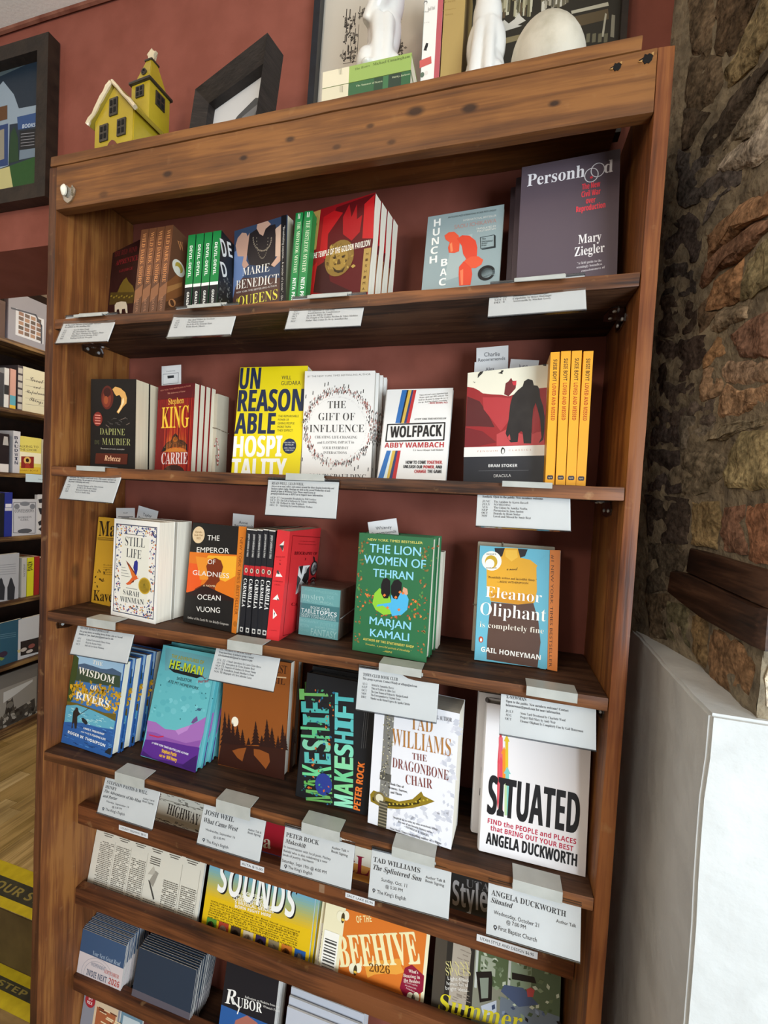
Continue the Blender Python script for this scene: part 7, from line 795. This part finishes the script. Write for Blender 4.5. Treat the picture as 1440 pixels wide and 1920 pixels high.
# clear box of question cards
q = POSE['table']; r = at('card_box', q); w, h, d = q[6], q[7], .09
bm = bmesh.new(); bx(bm, .0035, w - .0035, .0045, d - .004, .003, h - .003)
obj('card_stack', bm, pages('card_edges', 'Y', '8a7868', '5a4a40'), r)
bm = bmesh.new(); bx(bm, .004, w - .004, .0025, .0042, .003, h - .003); fc = obj('front_card', bm, flat('78b4b4', .5), r)
pm = print_mesh('card_print', PRINT['table'], w, fc); pm.scale = ((w - .008) / w, 1, (h - .006) / h); pm.location = (.004, .0025, .003)
bm = bmesh.new(); e = .0012
bx(bm, 0, w, 0, d, 0, h)
obj('acrylic_case', bm, M_clear, r)
bm = bmesh.new(); tube(bm, [(w + .0008, 0, h * .45), (w + .0008, d, h * .5)], .0007, 6); obj('case_seam', bm, flat('c8c8c8', .3), r)
tag(r, 'clear acrylic box of teal question cards beside the red book', 'box')
# fourth shelf
front('wisdom', .021, '2c5a9a', 'hardcover with a painted river, angler and golden trees, front copy', 3, 'river hardcovers on the fourth shelf', .0035, ['river hardcover %s in its row, showing cream pages' % s for s in ('second', 'third', 'rearmost')], hard=True, page='f2edd8', spine='3a4a3c', pitch=.0225)
front('heman', .0195, '5aaab2', 'teal comic novel with a purple lower part and lime title, front copy', 2, 'teal comic novels on the fourth shelf', .0026, ['teal comic novel %s behind the front copy with turquoise page edges' % s for s in ('second', 'third')], hard=True, page='7cc8cc', spine='3f8a90')
front('weil', .026, '8f4e1e', 'rust-brown hardcover with black pine silhouettes and a pale moon, front copy', 1, 'rust-brown hardcovers on the fourth shelf', .004, ['rust-brown hardcover behind the front one with pine silhouettes'], hard=True, page='e0d8c8', spine='6a3414')
front('make', .0215, '1b1c1f', 'black hardcover with green and blue vertical lettering, front copy', 3, 'black hardcovers on the fourth shelf', .0, ['black hardcover %s in the row behind the vertical-lettered front copy' % s for s in ('second', 'third', 'rearmost')], hard=True, page='8a8680', ddz=.004)
front('dragon', .058, 'e6e6ea', 'fat white paperback with an ornate silver and gold dagger', page='ece4d4')
front('situ', .026, 'e4e0e0', 'white hardcover with a tall black title and rising coloured arrows, front copy', 1, 'white hardcovers on the fourth shelf', -.013, ['white hardcover peeking out left behind the front copy with arrows'], hard=True, page='e2dccf', pitch=.034)
# staff tags tucked behind books
TAGS = (('tag_carrie', 'small white staff-pick card with a boxed emblem above the dark red paperback'), ('tag_charlie', 'topmost white card above the cover with the black giant'), ('tag_alex', 'white card just in front of the topmost one above the black giant cover'), ('tag_june', 'white card at the right above the black giant cover'), ('tag_staff', 'white staff card above the left part of the floral-bordered book'), ('tag_taylor', 'tilted white card above the right part of the floral-bordered book'), ('tag_annie', 'white card behind the black spines with red bands'), ('tag_whitney', 'tilted white card behind the green book with two women'))
for k, lab in TAGS:
    q = POSE[k]; r = at('recommendation_card', q); bm = bmesh.new(); bx(bm, 0, q[6], 0, .0006, 0, q[7]); obj('card', bm, M_paper, r); print_mesh('card_print', PRINT[k], 0, r); tag(r, lab, 'card', 'staff recommendation cards')
# ------------------------------------------------------------------ shelf signs in clear holders
SIGN = {'s1a': 'leftmost club card on the top shelf', 's1b': 'club card headed Armchair Travel Mystery on the top shelf', 's1c': 'club card headed Booked below the red paperbacks', 's1d': 'club card headed Literature and Healthcare on the top shelf',
        's2a': 'leftmost club card on the second shelf', 's2b': 'club card headed Read-Well, Lead-Well on the second shelf', 's2c': 'rightmost club card on the second shelf',
        's3a': 'leftmost club card on the third shelf', 's3b': 'club card under the black spines on the third shelf', 's3c': 'club card on the third shelf under the green book', 's3d': 'rightmost club card on the third shelf',
        's4a': 'leftmost author event card on the fourth shelf', 's4b': 'author event card below the rust-brown hardcover', 's4c': 'author event card below the black hardcover with vertical lettering', 's4d': 'author event card below the white dagger paperback', 's4e': 'rightmost author event card on the fourth shelf'}
for k, lab in SIGN.items():
    q = POSE[k]; i = int(k[1]) - 1; w, h = q[6], q[7]; r = at('shelf_sign', q)
    bm = bmesh.new(); bx(bm, .0004, w - .0004, 0, .0007, .0004, h - .0025); cd = obj('card', bm, M_paper, r); print_mesh('card_print', PRINT[k], 0, cd)
    bm = bmesh.new(); bm.faces.new([bm.verts.new(p) for p in ((0, -.0016, 0), (w, -.0016, 0), (w, -.0016, h - .004), (0, -.0016, h - .004))]); obj('front_sheet', bm, M_clear, r)
    bm = bmesh.new(); bx(bm, 0, w, .0012, .0022, 0, h); bx(bm, 0, w, -.0022, .0022, -.0012, 0); bx(bm, 0, w, -.0028, .0012, h - .0030, h - .0018); tube(bm, [(0, -.0005, h + .0006), (w, -.0005, h + .0006)], .0018, 8); obj('holder', bm, M_holder, r)
    M = (Matrix.Translation(r.location) @ r.rotation_euler.to_matrix().to_4x4()).inverted()
    xa = q[0] + .26 * w; xb = xa + .07; bm = bmesh.new(); za = sz(i, xa) + .0012; zt = q[2] + h * math.cos(q[5])
    for a in ((xa, xb, -.004, .024, za, za + .0013), (xa, xb, -.0055, -.0038, min(zt - .002, za - .004), za + .0013)): bx(bm, *a, M=M)
    p = Vector((w * .26, .0, h)); bx(bm, w * .26, w * .26 + .072, -.0026, .0026, h - .003, h + .0032, bev=.0008)
    obj('clip', bm, M_clip, r)
    tag(r, 'white %s, in a clear holder' % lab, 'sign', 'shelf signs')
# ------------------------------------------------------------------ magazines and leaflets on the lower rails
def mag(key, t, cover, label, n=0, offs=(), labs=(), group=None, name='magazine', page='dcd8d0'):
    q = POSE[key]; r = at(name, q); w, h = q[6], q[7]
    bm = bmesh.new(); bx(bm, 0, w, 0, .0004, 0, h); bx(bm, 0, w, t - .0004, t, 0, h); bx(bm, 0, .0004, .0004, t - .0004, 0, h); obj('cover', bm, flat(cover, .3, .5, 'cover'), r)
    bm = bmesh.new(); bx(bm, .0006, w - .0006, .0004, t - .0004, .0005, h - .0005); obj('page_block', bm, pages('page_edges_y_' + page, 'Y', page, 'b4b0a8'), r)
    print_mesh('cover_print', PRINT[key], 0, r); tag(r, label, 'newspaper' if name == 'newspaper' else 'magazine', group)
    copies(r, q, offs, labs, group); return r
mag('county', .006, 'd8d3c4', 'grey newsprint paper with dense text columns behind the top rail', name='newspaper')
mag('sounds', .006, '68a8c8', 'yellow and blue magazine with one big white word, front copy', 2, [(.006, .0072, 0, 0), (.011, .0145, 0, 0)], ['yellow and blue magazine just behind the front one with the big white word', 'rearmost yellow and blue magazine of its pile'], 'yellow and blue magazines')
mag('beehive', .005, 'ece2bc', 'cream and orange magazine with drawn bees, front copy', 1, [(-.010, .0075, .003, 0)], ['cream magazine peeking out left behind the orange cover with bees'], 'orange magazines')
mag('style', .006, '2c2824', 'dark home magazine showing a garden room and a yellow word')
for k, lab in (('strip_county', 'small white price strip for the newspaper on the top rail'), ('strip_alta', 'small white price strip on the top rail above the yellow and blue magazine'), ('strip_salt', 'small white price strip on the top rail above the orange magazine'), ('strip_style', 'long white price strip at the right end of the top rail')):
    q = POSE[k]; r = at('price_strip', q, TILT * q[0] * 0); bm = bmesh.new(); bx(bm, 0, q[6], 0, .0004, 0, q[7]); obj('strip', bm, M_paper, r); print_mesh('strip_print', PRINT[k], 0, r, eps=.0001); tag(r, lab, 'label', 'price strips on the rail'); r.location.y = .0793; r.rotation_euler.y = -.0048
q = POSE['tape']; bm = bmesh.new(); bx(bm, 0, q[6], 0, .0003, 0, q[7]); o = obj('tape_scrap', bm, noisy('old_tape', [(.3, '8a6a50'), (.7, '9a7a60')], 60, rough=.3)); o.location = (q[0], .0794, q[2]); tag(o, 'scrap of old clear tape stuck on the top rail', 'tape')
def leaflet(q, t, cover, key, name='leaflet', band=None):
    r = at(name, q); w, h = q[6], q[7]
    bm = bmesh.new(); bx(bm, 0, w, 0, t, 0, h)
    if band:
        for f in bm.faces: f.material_index = 0
        bmesh.ops.bisect_plane(bm, geom=bm.faces[:] + bm.edges[:] + bm.verts[:], plane_co=(0, 0, h * band[0]), plane_no=(0, 0, 1))
        for f in bm.faces:
            if f.calc_center_median().z > h * band[0]: f.material_index = 1
    mats = [flat(cover, .5, .35, 'sheet'), flat(band[1] if band else cover, .45, .35, 'sheet'), flat('d8d4cc', .8, .2, 'paper_edge')]
    bm.normal_update()
    for f in bm.faces:
        if abs(f.normal.y) < .5: f.material_index = 2
    obj('sheet', bm, mats, r)
    if key: print_mesh('sheet_print', PRINT[key], 0, r)
    return r
R = random.Random(7)
def pile(q, t, cover, key, n, pitch, rise, group, front_label, back_label, band=None, name='leaflet', slide=0.0, cat='leaflet', lean1=0.0):
    r = leaflet(q, t, cover, key, name, band); tag(r, front_label, cat, group); b = None
    for i in range(1, n):
        if b is None:
            b = leaflet(q, t, cover, None, name, band); c = b
        else: c = dup(b)
        c.location = (q[0] + R.uniform(-.0015, .0015) + slide * i, q[1] + pitch * i, q[2] + rise * i + R.uniform(0, .0012)); c.rotation_euler = (-(q[5] + lean1 * i / n), R.uniform(-.006, .006), q[3]); tag(c, back_label, cat, group)
pile(POSE['indie'], .0012, 'cfc4c4', 'indie', 24, .0030, .0003, 'blue-topped leaflets at the left of the second rail', 'blue-topped white leaflet with a round stamp, front of its pile', 'blue-topped white leaflet standing in the pile behind the stamped front one', (.62, '3c5474'))
pile([.160, .082, .266, 0, 0, .20, .155, .125], .0012, '5a545c', None, 20, .0036, .0004, 'dark blue leaflets on the second rail', 'dark navy leaflet at the front of the fanned pile', 'dark navy leaflet in the fanned pile on the second rail', (.35, '2a3646'), lean1=.12)
pile(POSE['rubor'], .003, 'dcd8d4', 'rubor', 6, .0105, .006, 'black and blue booklets on the second rail', 'black and blue booklet with a large white initial, front copy', 'booklet standing behind the black and blue front copy, white top edge showing', name='booklet', cat='booklet')
pile([.535, .084, .262, 0, 0, .17, .16, .130], .0035, 'b8bcc6', None, 9, .0085, .011, 'white booklets on the second rail', 'white booklet at the front of the white pile', 'white booklet standing in the white pile on the second rail', name='booklet', cat='booklet')
r = leaflet(POSE['pick'], .004, '8a8c96', 'pick', 'booklet'); tag(r, 'grey booklet with a red number one pick roundel at the bottom left', 'booklet')
r = leaflet(POSE['pub'], .004, '6a8a9c', 'pub', 'booklet'); tag(r, 'pale blue booklet beside the red roundel booklet at the bottom', 'booklet')
# ------------------------------------------------------------------ things on top of the bookcase
TOPZ = 2.0925 + .001
def lying(key, cover, label, d=.105):
    q = POSE[key]; r = at('lying_book', q, .0008); w, h = q[6], q[7]
    bm = bmesh.new(); bx(bm, 0, w, 0, d, 0, .0007); bx(bm, 0, w, 0, d, h - .0007, h); bx(bm, 0, w, 0, .0007, .0007, h - .0007); obj('cover', bm, flat(cover, .45), r)
    bm = bmesh.new(); bx(bm, .0006, w - .0006, .0007, d - .0005, .0007, h - .0007); obj('page_block', bm, pages('page_edges_z', 'Z', 'e0d8c4', 'b4aa94'), r)
    print_mesh('cover_print', PRINT[key], 0, r); tag(r, label, 'book'); return r
lying('lie_dark', '2f5c3a', 'dark green paperback lying flat, lower of two on top of the bookcase')
lying('lie_green', '8fa857', 'light green paperback lying flat under the white seated figurine')
book('up_white', POSE['up_white'], 'S', .105, 'b0545a', 'upright white-spined paperback with red edge on top of the bookcase', spine='e2dfd8', dz=.0008)
book('up_tan', POSE['up_tan'], 'S', .105, 'a88c54', 'upright old tan book on top of the bookcase', spine='b59a5e', dz=.0008)
def framed(key, fw, fd, mat, label, mat_board=None, name='framed_picture', cat='picture', prof=0):
    q = POSE[key]; r = at(name, q); w, h = q[6], q[7]
    for nm, pts in (('frame_side', [(-fw, -fw), (0, 0), (0, h), (-fw, h + fw)]), ('frame_side', [(w, 0), (w + fw, -fw), (w + fw, h + fw), (w, h)]), ('frame_bottom', [(-fw, -fw), (w + fw, -fw), (w, 0), (0, 0)]), ('frame_top', [(0, h), (w, h), (w + fw, h + fw), (-fw, h + fw)])):
        bm = bmesh.new(); prism(bm, pts, -fd, .006)
        if prof:
            for v in bm.verts:
                if v.co.y < -fd * .9:
                    inn = (0 - 1e-6 <= v.co.x <= w + 1e-6) and (0 - 1e-6 <= v.co.z <= h + 1e-6)
                    if inn: v.co.y += fd * prof
        obj(nm, bm, mat, r)
    bm = bmesh.new(); bx(bm, -.001, w + .001, 0, .005, -.001, h + .001); cv = obj('picture', bm, flat('888078', .5), r)
    print_mesh('picture_print', PRINT[key], 0, cv); tag(r, label, cat); return r
M_dkframe = noisy('dark_brown_frame', [(.3, '1e1814'), (.7, '30261e')], 30, rough=.4, bump=.15)
framed('wallpic', .036, .022, M_dkframe, 'dark framed painting of a small bookshop house on the red wall')
framed('poster', .014, .018, noisy('blue_black_frame', [(.3, '14161c'), (.7, '1e222a')], 40, rough=.35), 'black framed grey drawing of piled books leaning behind the figurine')
framed('library', .010, .014, M_dkframe, 'dark painting of library shelves leaning behind the white egg')
framed('slant', .025, .034, noisy('black_brown_wood_frame', [(.3, '1c1816'), (.7, '2e2724')], 26, rough=.5, bump=.2, stretch=(1, 1, 4)), 'thick black frame with a grey landscape, turned sideways on top of the bookcase', prof=.55)
# yellow ceramic house
def ceramic(name, a, b, rough=.22): return noisy(name, [(.3, a), (.7, b)], 18, rough=rough, bump=.12, bscale=50, spec=.5)
M_yel = ceramic('yellow_glaze', 'a08a20', 'b09a2a'); M_dk = ceramic('dark_glaze', '2a2620', '3a342a'); M_cream = ceramic('cream_glaze', 'c8b896', 'dccdb0'); M_hole = flat('0c0a08', .9)
hs = empty('ceramic_house', (.066, .022, TOPZ), (0, 0, math.radians(-5))); tag(hs, 'yellow glazed ceramic house with a steeple and white star', 'figurine')
HW, HD, HE, HA = .106, .10, .072, .128
bm = bmesh.new(); prism(bm, [(0, 0), (HW, 0), (HW, HE), (HW / 2, HA), (0, HE)], 0, HD); bmesh.ops.bevel(bm, geom=bm.edges[:], offset=.0015, segments=2, affect='EDGES'); obj('wall', bm, M_yel, hs, smooth=True)
sl = math.atan2(HA - HE, HW / 2)
for s in (0, 1):
    bm = bmesh.new(); L = math.hypot(HW / 2, HA - HE) + .014
    bx(bm, -.0, L, -.006, HD + .006, 0, .0055, bev=.0018)
    M = (Matrix.Translation((HW / 2, 0, HA + .001)) @ Matrix.Rotation(sl, 4, 'Y')) if s else (Matrix.Translation((HW / 2, 0, HA + .001)) @ Matrix.Diagonal((-1, 1, 1, 1)) @ Matrix.Rotation(sl, 4, 'Y'))
    bmesh.ops.transform(bm, matrix=M, verts=bm.verts)
    rf = obj('roof_slope', bm, M_yel if 0 else ceramic('ochre_glaze', '8a7a2a', 'a08c34'), hs, smooth=True)
    bm = bmesh.new(); R = random.Random(3 + s); pts = []
    for k in range(9):
        f = k / 8; pts.append(M @ Vector((L * f, -.0065, .003 + R.uniform(-.0012, .0012))))
    tube(bm, pts, [.0035 + R.uniform(-.0006, .001) for _ in pts], 8); obj('icing_trim', bm, M_cream, rf, smooth=True)
def win(cx, cz, w, h, parent, y=-.0012, M=None):
    bm = bmesh.new(); bx(bm, cx - w / 2, cx + w / 2, y - .0012, y + .0022, cz - h / 2, cz + h / 2, bev=.0008, M=M); f = obj('window', bm, M_dk, parent, smooth=True)
    for i in (-1, 1):
        for j in (-1, 1):
            bm = bmesh.new(); bx(bm, cx + i * w * .22 - w * .13, cx + i * w * .22 + w * .13, y - .0018, y + .001, cz + j * h * .22 - h * .14, cz + j * h * .22 + h * .14, M=M); obj('pane', bm, M_hole, f)
win(.028, .044, .023, .032, hs); win(.076, .044, .023, .032, hs); win(.053, .088, .022, .033, hs)
Ms = Matrix.Translation((HW, 0, 0)) @ Matrix.Rotation(PI / 2, 4, 'Z'); win(.058, .036, .026, .034, hs, M=Ms)
bm = bmesh.new(); prism(bm, [(.040, 0), (.066, 0), (.066, .014), (.060, .021), (.053, .024), (.046, .021), (.040, .014)], -.0028, .001); obj('door', bm, ceramic('red_brown_glaze', '5a2a1c', '70382a'), hs)
TX, TY, TW = .044, .042, .050
bm = bmesh.new(); bx(bm, TX, TX + TW, TY, TY + TW, HE - .01, .168, bev=.002); tw = obj('tower', bm, M_yel, hs, smooth=True)
win(TX + TW / 2, .150, .022, .022, tw, y=TY - .001); win(TY + TW / 2, .146, .022, .028, tw, M=Matrix.Translation((TX + TW, 0, 0)) @ Matrix.Rotation(PI / 2, 4, 'Z'))
bm = bmesh.new(); bx(bm, TX - .004, TX + TW + .004, TY - .004, TY + TW + .004, .168, .173, bev=.0015); obj('tower_band', bm, M_dk, hs, smooth=True)
bm = bmesh.new(); a, b = .003, .017
lo = [bm.verts.new(p) for p in ((TX + a, TY + a, .173), (TX + TW - a, TY + a, .173), (TX + TW - a, TY + TW - a, .173), (TX + a, TY + TW - a, .173))]; hi = [bm.verts.new(p) for p in ((TX + b, TY + b, .228), (TX + TW - b, TY + b, .228), (TX + TW - b, TY + TW - b, .228), (TX + b, TY + TW - b, .228))]
bm.faces.new(lo[::-1]); bm.faces.new(hi)
for i in range(4): bm.faces.new((lo[i], lo[(i + 1) % 4], hi[(i + 1) % 4], hi[i]))
bmesh.ops.bevel(bm, geom=bm.edges[:], offset=.0012, segments=2, affect='EDGES'); sp = obj('spire', bm, M_yel, hs, smooth=True)
bm = bmesh.new(); lathe(bm, [(.0065, 0), (.0065, .003), (.004, .0032), (.004, .001)], 16, Matrix.Translation((TX + TW / 2, TY + .0085, .196)) @ Matrix.Rotation(PI / 2, 4, 'X')); obj('round_window', bm, M_dk, sp)
bm = bmesh.new(); bx(bm, TX + b - .002, TX + TW - b + .002, TY + b - .002, TY + TW - b + .002, .227, .2305, bev=.001); obj('spire_cap', bm, M_dk, hs, smooth=True)
bm = bmesh.new(); pts = [(TX + TW / 2 + math.sin(k * PI / 5) * (.0145 if k % 2 == 0 else .006), .2445 + math.cos(k * PI / 5) * (.0145 if k % 2 == 0 else .006)) for k in range(10)]; prism(bm, pts, TY + TW / 2 - .004, TY + TW / 2 + .004); bmesh.ops.bevel(bm, geom=bm.edges[:], offset=.0015, segments=2, affect='EDGES'); obj('star', bm, M_cream, hs, smooth=True)
# white figurines: one continuous glazed surface each, grown from blended volumes
M_white = noisy('white_glaze', [(.3, 'd2d0ca'), (.7, 'dedcd6')], 8, rough=.28, spec=.5)
def blob(name, parts, mat, loc, rot=0.0, vox=.0022, sm=8, big=1.0):
    bm = bmesh.new()
    for p in parts:
        if p[0] == 'e':
            _, c, r, eul = p; r0 = bmesh.ops.create_icosphere(bm, subdivisions=3, radius=1.0)
            M = Matrix.Translation(c) @ Matrix.Rotation(eul[2], 4, 'Z') @ Matrix.Rotation(eul[1], 4, 'Y') @ Matrix.Rotation(eul[0], 4, 'X') @ Matrix.Diagonal((*r, 1)); bmesh.ops.transform(bm, matrix=M, verts=r0['verts'])
        else: tube(bm, p[1], p[2], 12)
    bmesh.ops.recalc_face_normals(bm, faces=bm.faces)
    me = bpy.data.meshes.new(name); bm.to_mesh(me); bm.free()
    o = bpy.data.objects.new(name, me); COL.objects.link(o)
    a = o.modifiers.new('r', 'REMESH'); a.mode = 'VOXEL'; a.voxel_size = vox
    b = o.modifiers.new('s', 'SMOOTH'); b.iterations = sm; b.factor = .5
    dg = bpy.context.evaluated_depsgraph_get(); ev = o.evaluated_get(dg); m2 = bpy.data.meshes.new_from_object(ev); o.modifiers.clear(); o.data = m2; bpy.data.meshes.remove(me)
    m2.materials.clear(); m2.materials.append(mat)
    for p in m2.polygons: p.use_smooth = True
    zmin = min(v.co.z for v in m2.vertices)
    for v in m2.vertices: v.co.z = max(v.co.z - zmin - .0012, 0); v.co *= big
    o.location = loc; o.rotation_euler.z = rot; return o
# seated cat seen from the front-left, head turned up out of the picture
f1 = blob('cat_figurine', [('e', (0, .004, .030), (.029, .030, .036), (0, 0, 0)), ('e', (.004, .002, .075), (.023, .022, .042), (0, .12, 0)), ('e', (.010, .0, .112), (.019, .019, .036), (0, .2, 0)),
    ('e', (-.016, -.014, .020), (.015, .020, .020), (0, 0, 0)), ('e', (.020, -.012, .018), (.012, .018, .017), (0, 0, 0)), ('e', (-.014, -.026, .006), (.009, .015, .006), (0, 0, 0)), ('e', (.018, -.028, .006), (.009, .013, .006), (0, 0, 0)),
    ('t', [(.008, -.016, .078), (.010, -.024, .045), (.010, -.028, .006)], [.011, .009, .008]), ('t', [(-.004, -.016, .078), (-.002, -.025, .045), (-.002, -.029, .006)], [.011, .009, .008]),
    ('t', [(-.018, -.012, .076), (-.004, -.020, .098), (.012, -.022, .128), (.020, -.018, .150)], [.010, .012, .013, .012]),
    ('e', (.016, -.006, .160), (.021, .022, .019), (0, 0, 0)), ('e', (.022, -.024, .155), (.010, .011, .009), (0, 0, 0)), ('t', [(.004, -.002, .170), (.0, -.002, .190)], [.008, .002]), ('t', [(.028, -.002, .170), (.032, -.002, .190)], [.008, .002]),
    ('t', [(-.020, .024, .008), (-.034, .012, .010), (-.032, -.010, .010), (-.020, -.022, .008)], [.007, .007, .006, .004])], M_white, (.644, .066, 2.0925 + .054 + .0015), math.radians(14), big=1.28)
tag(f1, 'white glazed seated animal figurine standing on the two flat green books', 'figurine')
f2 = blob('cat_figurine', [('e', (0, .004, .028), (.0265, .028, .036), (0, 0, 0)), ('e', (0, .001, .064), (.0262, .023, .040), (0, 0, 0)), ('e', (0, -.001, .098), (.0195, .018, .036), (0, 0, 0)), ('e', (0, -.002, .124), (.0165, .016, .022), (0, 0, 0)),
    ('t', [(-.006, -.010, .082), (-.0075, -.0195, .045), (-.009, -.024, .005)], [.010, .0085, .0085]), ('t', [(.006, -.010, .082), (.0075, -.0195, .045), (.009, -.024, .005)], [.010, .0085, .0085]),
    ('e', (-.017, .0, .016), (.011, .022, .018), (0, 0, 0)), ('e', (.017, .0, .016), (.011, .022, .018), (0, 0, 0)),
    ('e', (0, -.004, .152), (.022, .021, .019), (0, 0, 0)), ('e', (0, -.022, .147), (.010, .009, .008), (0, 0, 0)), ('t', [(-.013, -.002, .162), (-.016, -.002, .186)], [.008, .002]), ('t', [(.013, -.002, .162), (.016, -.002, .186)], [.008, .002]),
    ('t', [(.018, .026, .008), (.027, .012, .009), (.022, -.014, .008)], [.007, .006, .004])], M_white, (.826, .052, TOPZ), math.radians(-6), big=1.2)
tag(f2, 'slender white glazed cat figurine sitting beside the egg', 'figurine')
bm = bmesh.new(); lathe(bm, [(.0005, 0)] + [(.056 * math.sin(t) ** .95 * (1 + .10 * math.cos(t)), .060 - .060 * math.cos(t) * (1 + .06 * math.sin(t))) for t in [PI * k / 20 for k in range(1, 20)]] + [(.0005, .120)], 36, Matrix.Rotation(math.radians(-13), 4, 'Y'))
for v in bm.verts: v.co += noise.noise_vector(v.co * 40) * .0006; v.co.z = max(v.co.z, .0045)
zm = min(v.co.z for v in bm.verts)
for v in bm.verts: v.co.z -= zm
eg = obj('stone_egg', bm, noisy('off_white_egg', [(.3, 'a8a08c'), (.5, 'c8c0ae'), (.7, 'd2cab8')], 16, rough=.6, bump=.4, bscale=60), smooth=True); eg.location = (.934, .068, TOPZ); tag(eg, 'large off-white speckled egg on top of the bookcase', 'egg')
# ------------------------------------------------------------------ the second bookcase in the next room, seen through the opening
XB = -1.349
b2 = empty('bookcase', (XB, .3, .17)); tag(b2, 'dark bookcase in the next room beyond the opening', 'bookcase')
M_b = wood('dark_pine_shelf', 'Y', '2a1a10', '4e341e', '86683e', .55, wear=.2); M_bb = noisy('dark_back_panel', [(.3, '1c100a'), (.7, '2c1a10')], 20, rough=.7)
BZ = (2.09, 1.772, 1.468, 1.160, .848, .534, .219)
def bpart(name, x0, x1, y0, y1, z0, z1, m): bm = bmesh.new(); bx(bm, x0, x1, y0 - .3, y1 - .3, z0 - .17, z1 - .17, bev=.0015); return obj(name, bm, m, b2, smooth=True)
for z in BZ: bpart('shelf', -.24, 0, .42, 1.29, z - .021, z, M_b)
bpart('back_panel', -.26, -.2405, .4, 1.31, .171, 2.45, M_bb); bpart('side_panel', -.24, 0, .4, .4195, .171, 2.45, M_b); bpart('side_panel', -.24, 0, 1.2905, 1.31, .171, 2.45, M_b); bpart('plinth', -.235, -.006, .42, 1.29, .171, .197, M_b)
bm = bmesh.new(); bx(bm, -1.85, -1.612, .40, 2.4, 0.165, 2.62); bx(bm, -2.2, 2.6, 2.4, 2.45, 0, 2.62); structure(obj('wall_left', bm, noisy('next_room_wall', [(.3, '8a7a6a'), (.7, '948472')], 10, rough=.9)))
BK = (('b_silver', 'F', .03, '8c8c94', 'large silver book of portrait photos on the next room bookcase'), ('b_brown', 'S', .13, '4a2c1c', 'brown spine left of the silver photo book in the next room'), ('b_dark', 'S', .13, '3a3a3e', 'dark grey spine at the far left of the second shelf, next room'), ('b_whiteblack', 'S', .13, 'd0d0cc', 'white and black spine on the second shelf of the next room'), ('b_pink', 'S', .13, 'c89a8a', 'pink and teal spine on the second shelf of the next room'), ('b_banded', 'S', .15, '4a4448', 'grey banded spine beside the cream handwritten cover, next room'), ('b_cream', 'F', .025, 'd4d0b4', 'cream cover with black handwriting on ruled lines, next room'),
      ('b_portrait', 'S', .15, '241c1e', 'black spine with a white portrait bust, next room'), ('b_baldwin', 'S', .14, 'c8c8cc', 'white spine with vertical dark capitals, next room'), ('b_yellow', 'F', .02, 'dcd06a', 'pale yellow cover with a red icon picture, next room'), ('b_pale', 'F', .02, 'b4b098', 'pale olive cover half hidden right of the yellow one'), ('b_black2', 'S', .14, '1c1c22', 'black spine left of the royal blue one, next room'), ('b_blue', 'S', .14, '2a3488', 'royal blue spine on the next room bookcase'), ('b_confess', 'F', .02, 'c4c6cc', 'grey-white cover with an engraved ornamental border, next room'), ('b_bw', 'F', .02, 'd0d0d0', 'white cover with black shapes beside the engraved one'),
      ('b_men', 'F', .02, 'b0b2b6', 'grey cover with two dark standing figures, next room'), ('b_white1', 'S', .14, 'bcbab4', 'off-white spine left of the bright yellow one'), ('b_king', 'S', .14, 'd8d42a', 'bright yellow spine with black capitals, next room'), ('b_red', 'S', .14, 'a02a26', 'red spine right of the bright yellow one'), ('b_sliver', 'S', .14, '4a3a34', 'brown spine at the far right next to the red one'), ('b_teal', 'F', .012, '2c5468', 'dark teal picture book with a bird, next room'), ('b_photo', 'F', .012, 'c4c6c8', 'white picture book with a dark photo of shoes, next room'))
for key, kind, t, cov, lab in BK:
    q = POSE[key]
    if kind == 'S': book(key, q, 'S', t, cov, lab, dz=.0008, has_print=True)
    else: book(key, q, 'F', t, cov, lab, hard=key in ('b_silver', 'b_cream'), dz=.0008)
q = POSE['b_frame']; r = at('picture_panel', q, .001); bm = bmesh.new(); bx(bm, 0, q[6], 0, .012, 0, q[7], bev=.001); obj('panel', bm, flat('6a6660', .5), r); print_mesh('panel_print', PRINT['b_frame'], 0, r); tag(r, 'black and white drawing of a fox crowd at the bottom of the next room bookcase', 'picture')
q = POSE['b_card']; r = at('shelf_sign', q); bm = bmesh.new(); bx(bm, 0, q[6], 0, .0008, 0, q[7]); obj('card', bm, M_paper, r); print_mesh('card_print', PRINT['b_card'], 0, r); bm = bmesh.new(); bx(bm, .02, q[6] - .02, .0009, .016, q[7] - .003, q[7]); obj('clip', bm, M_clip, r); tag(r, 'pale blue sign card clipped to a shelf of the next room bookcase', 'sign')
bpy.data.objects.remove(_type)
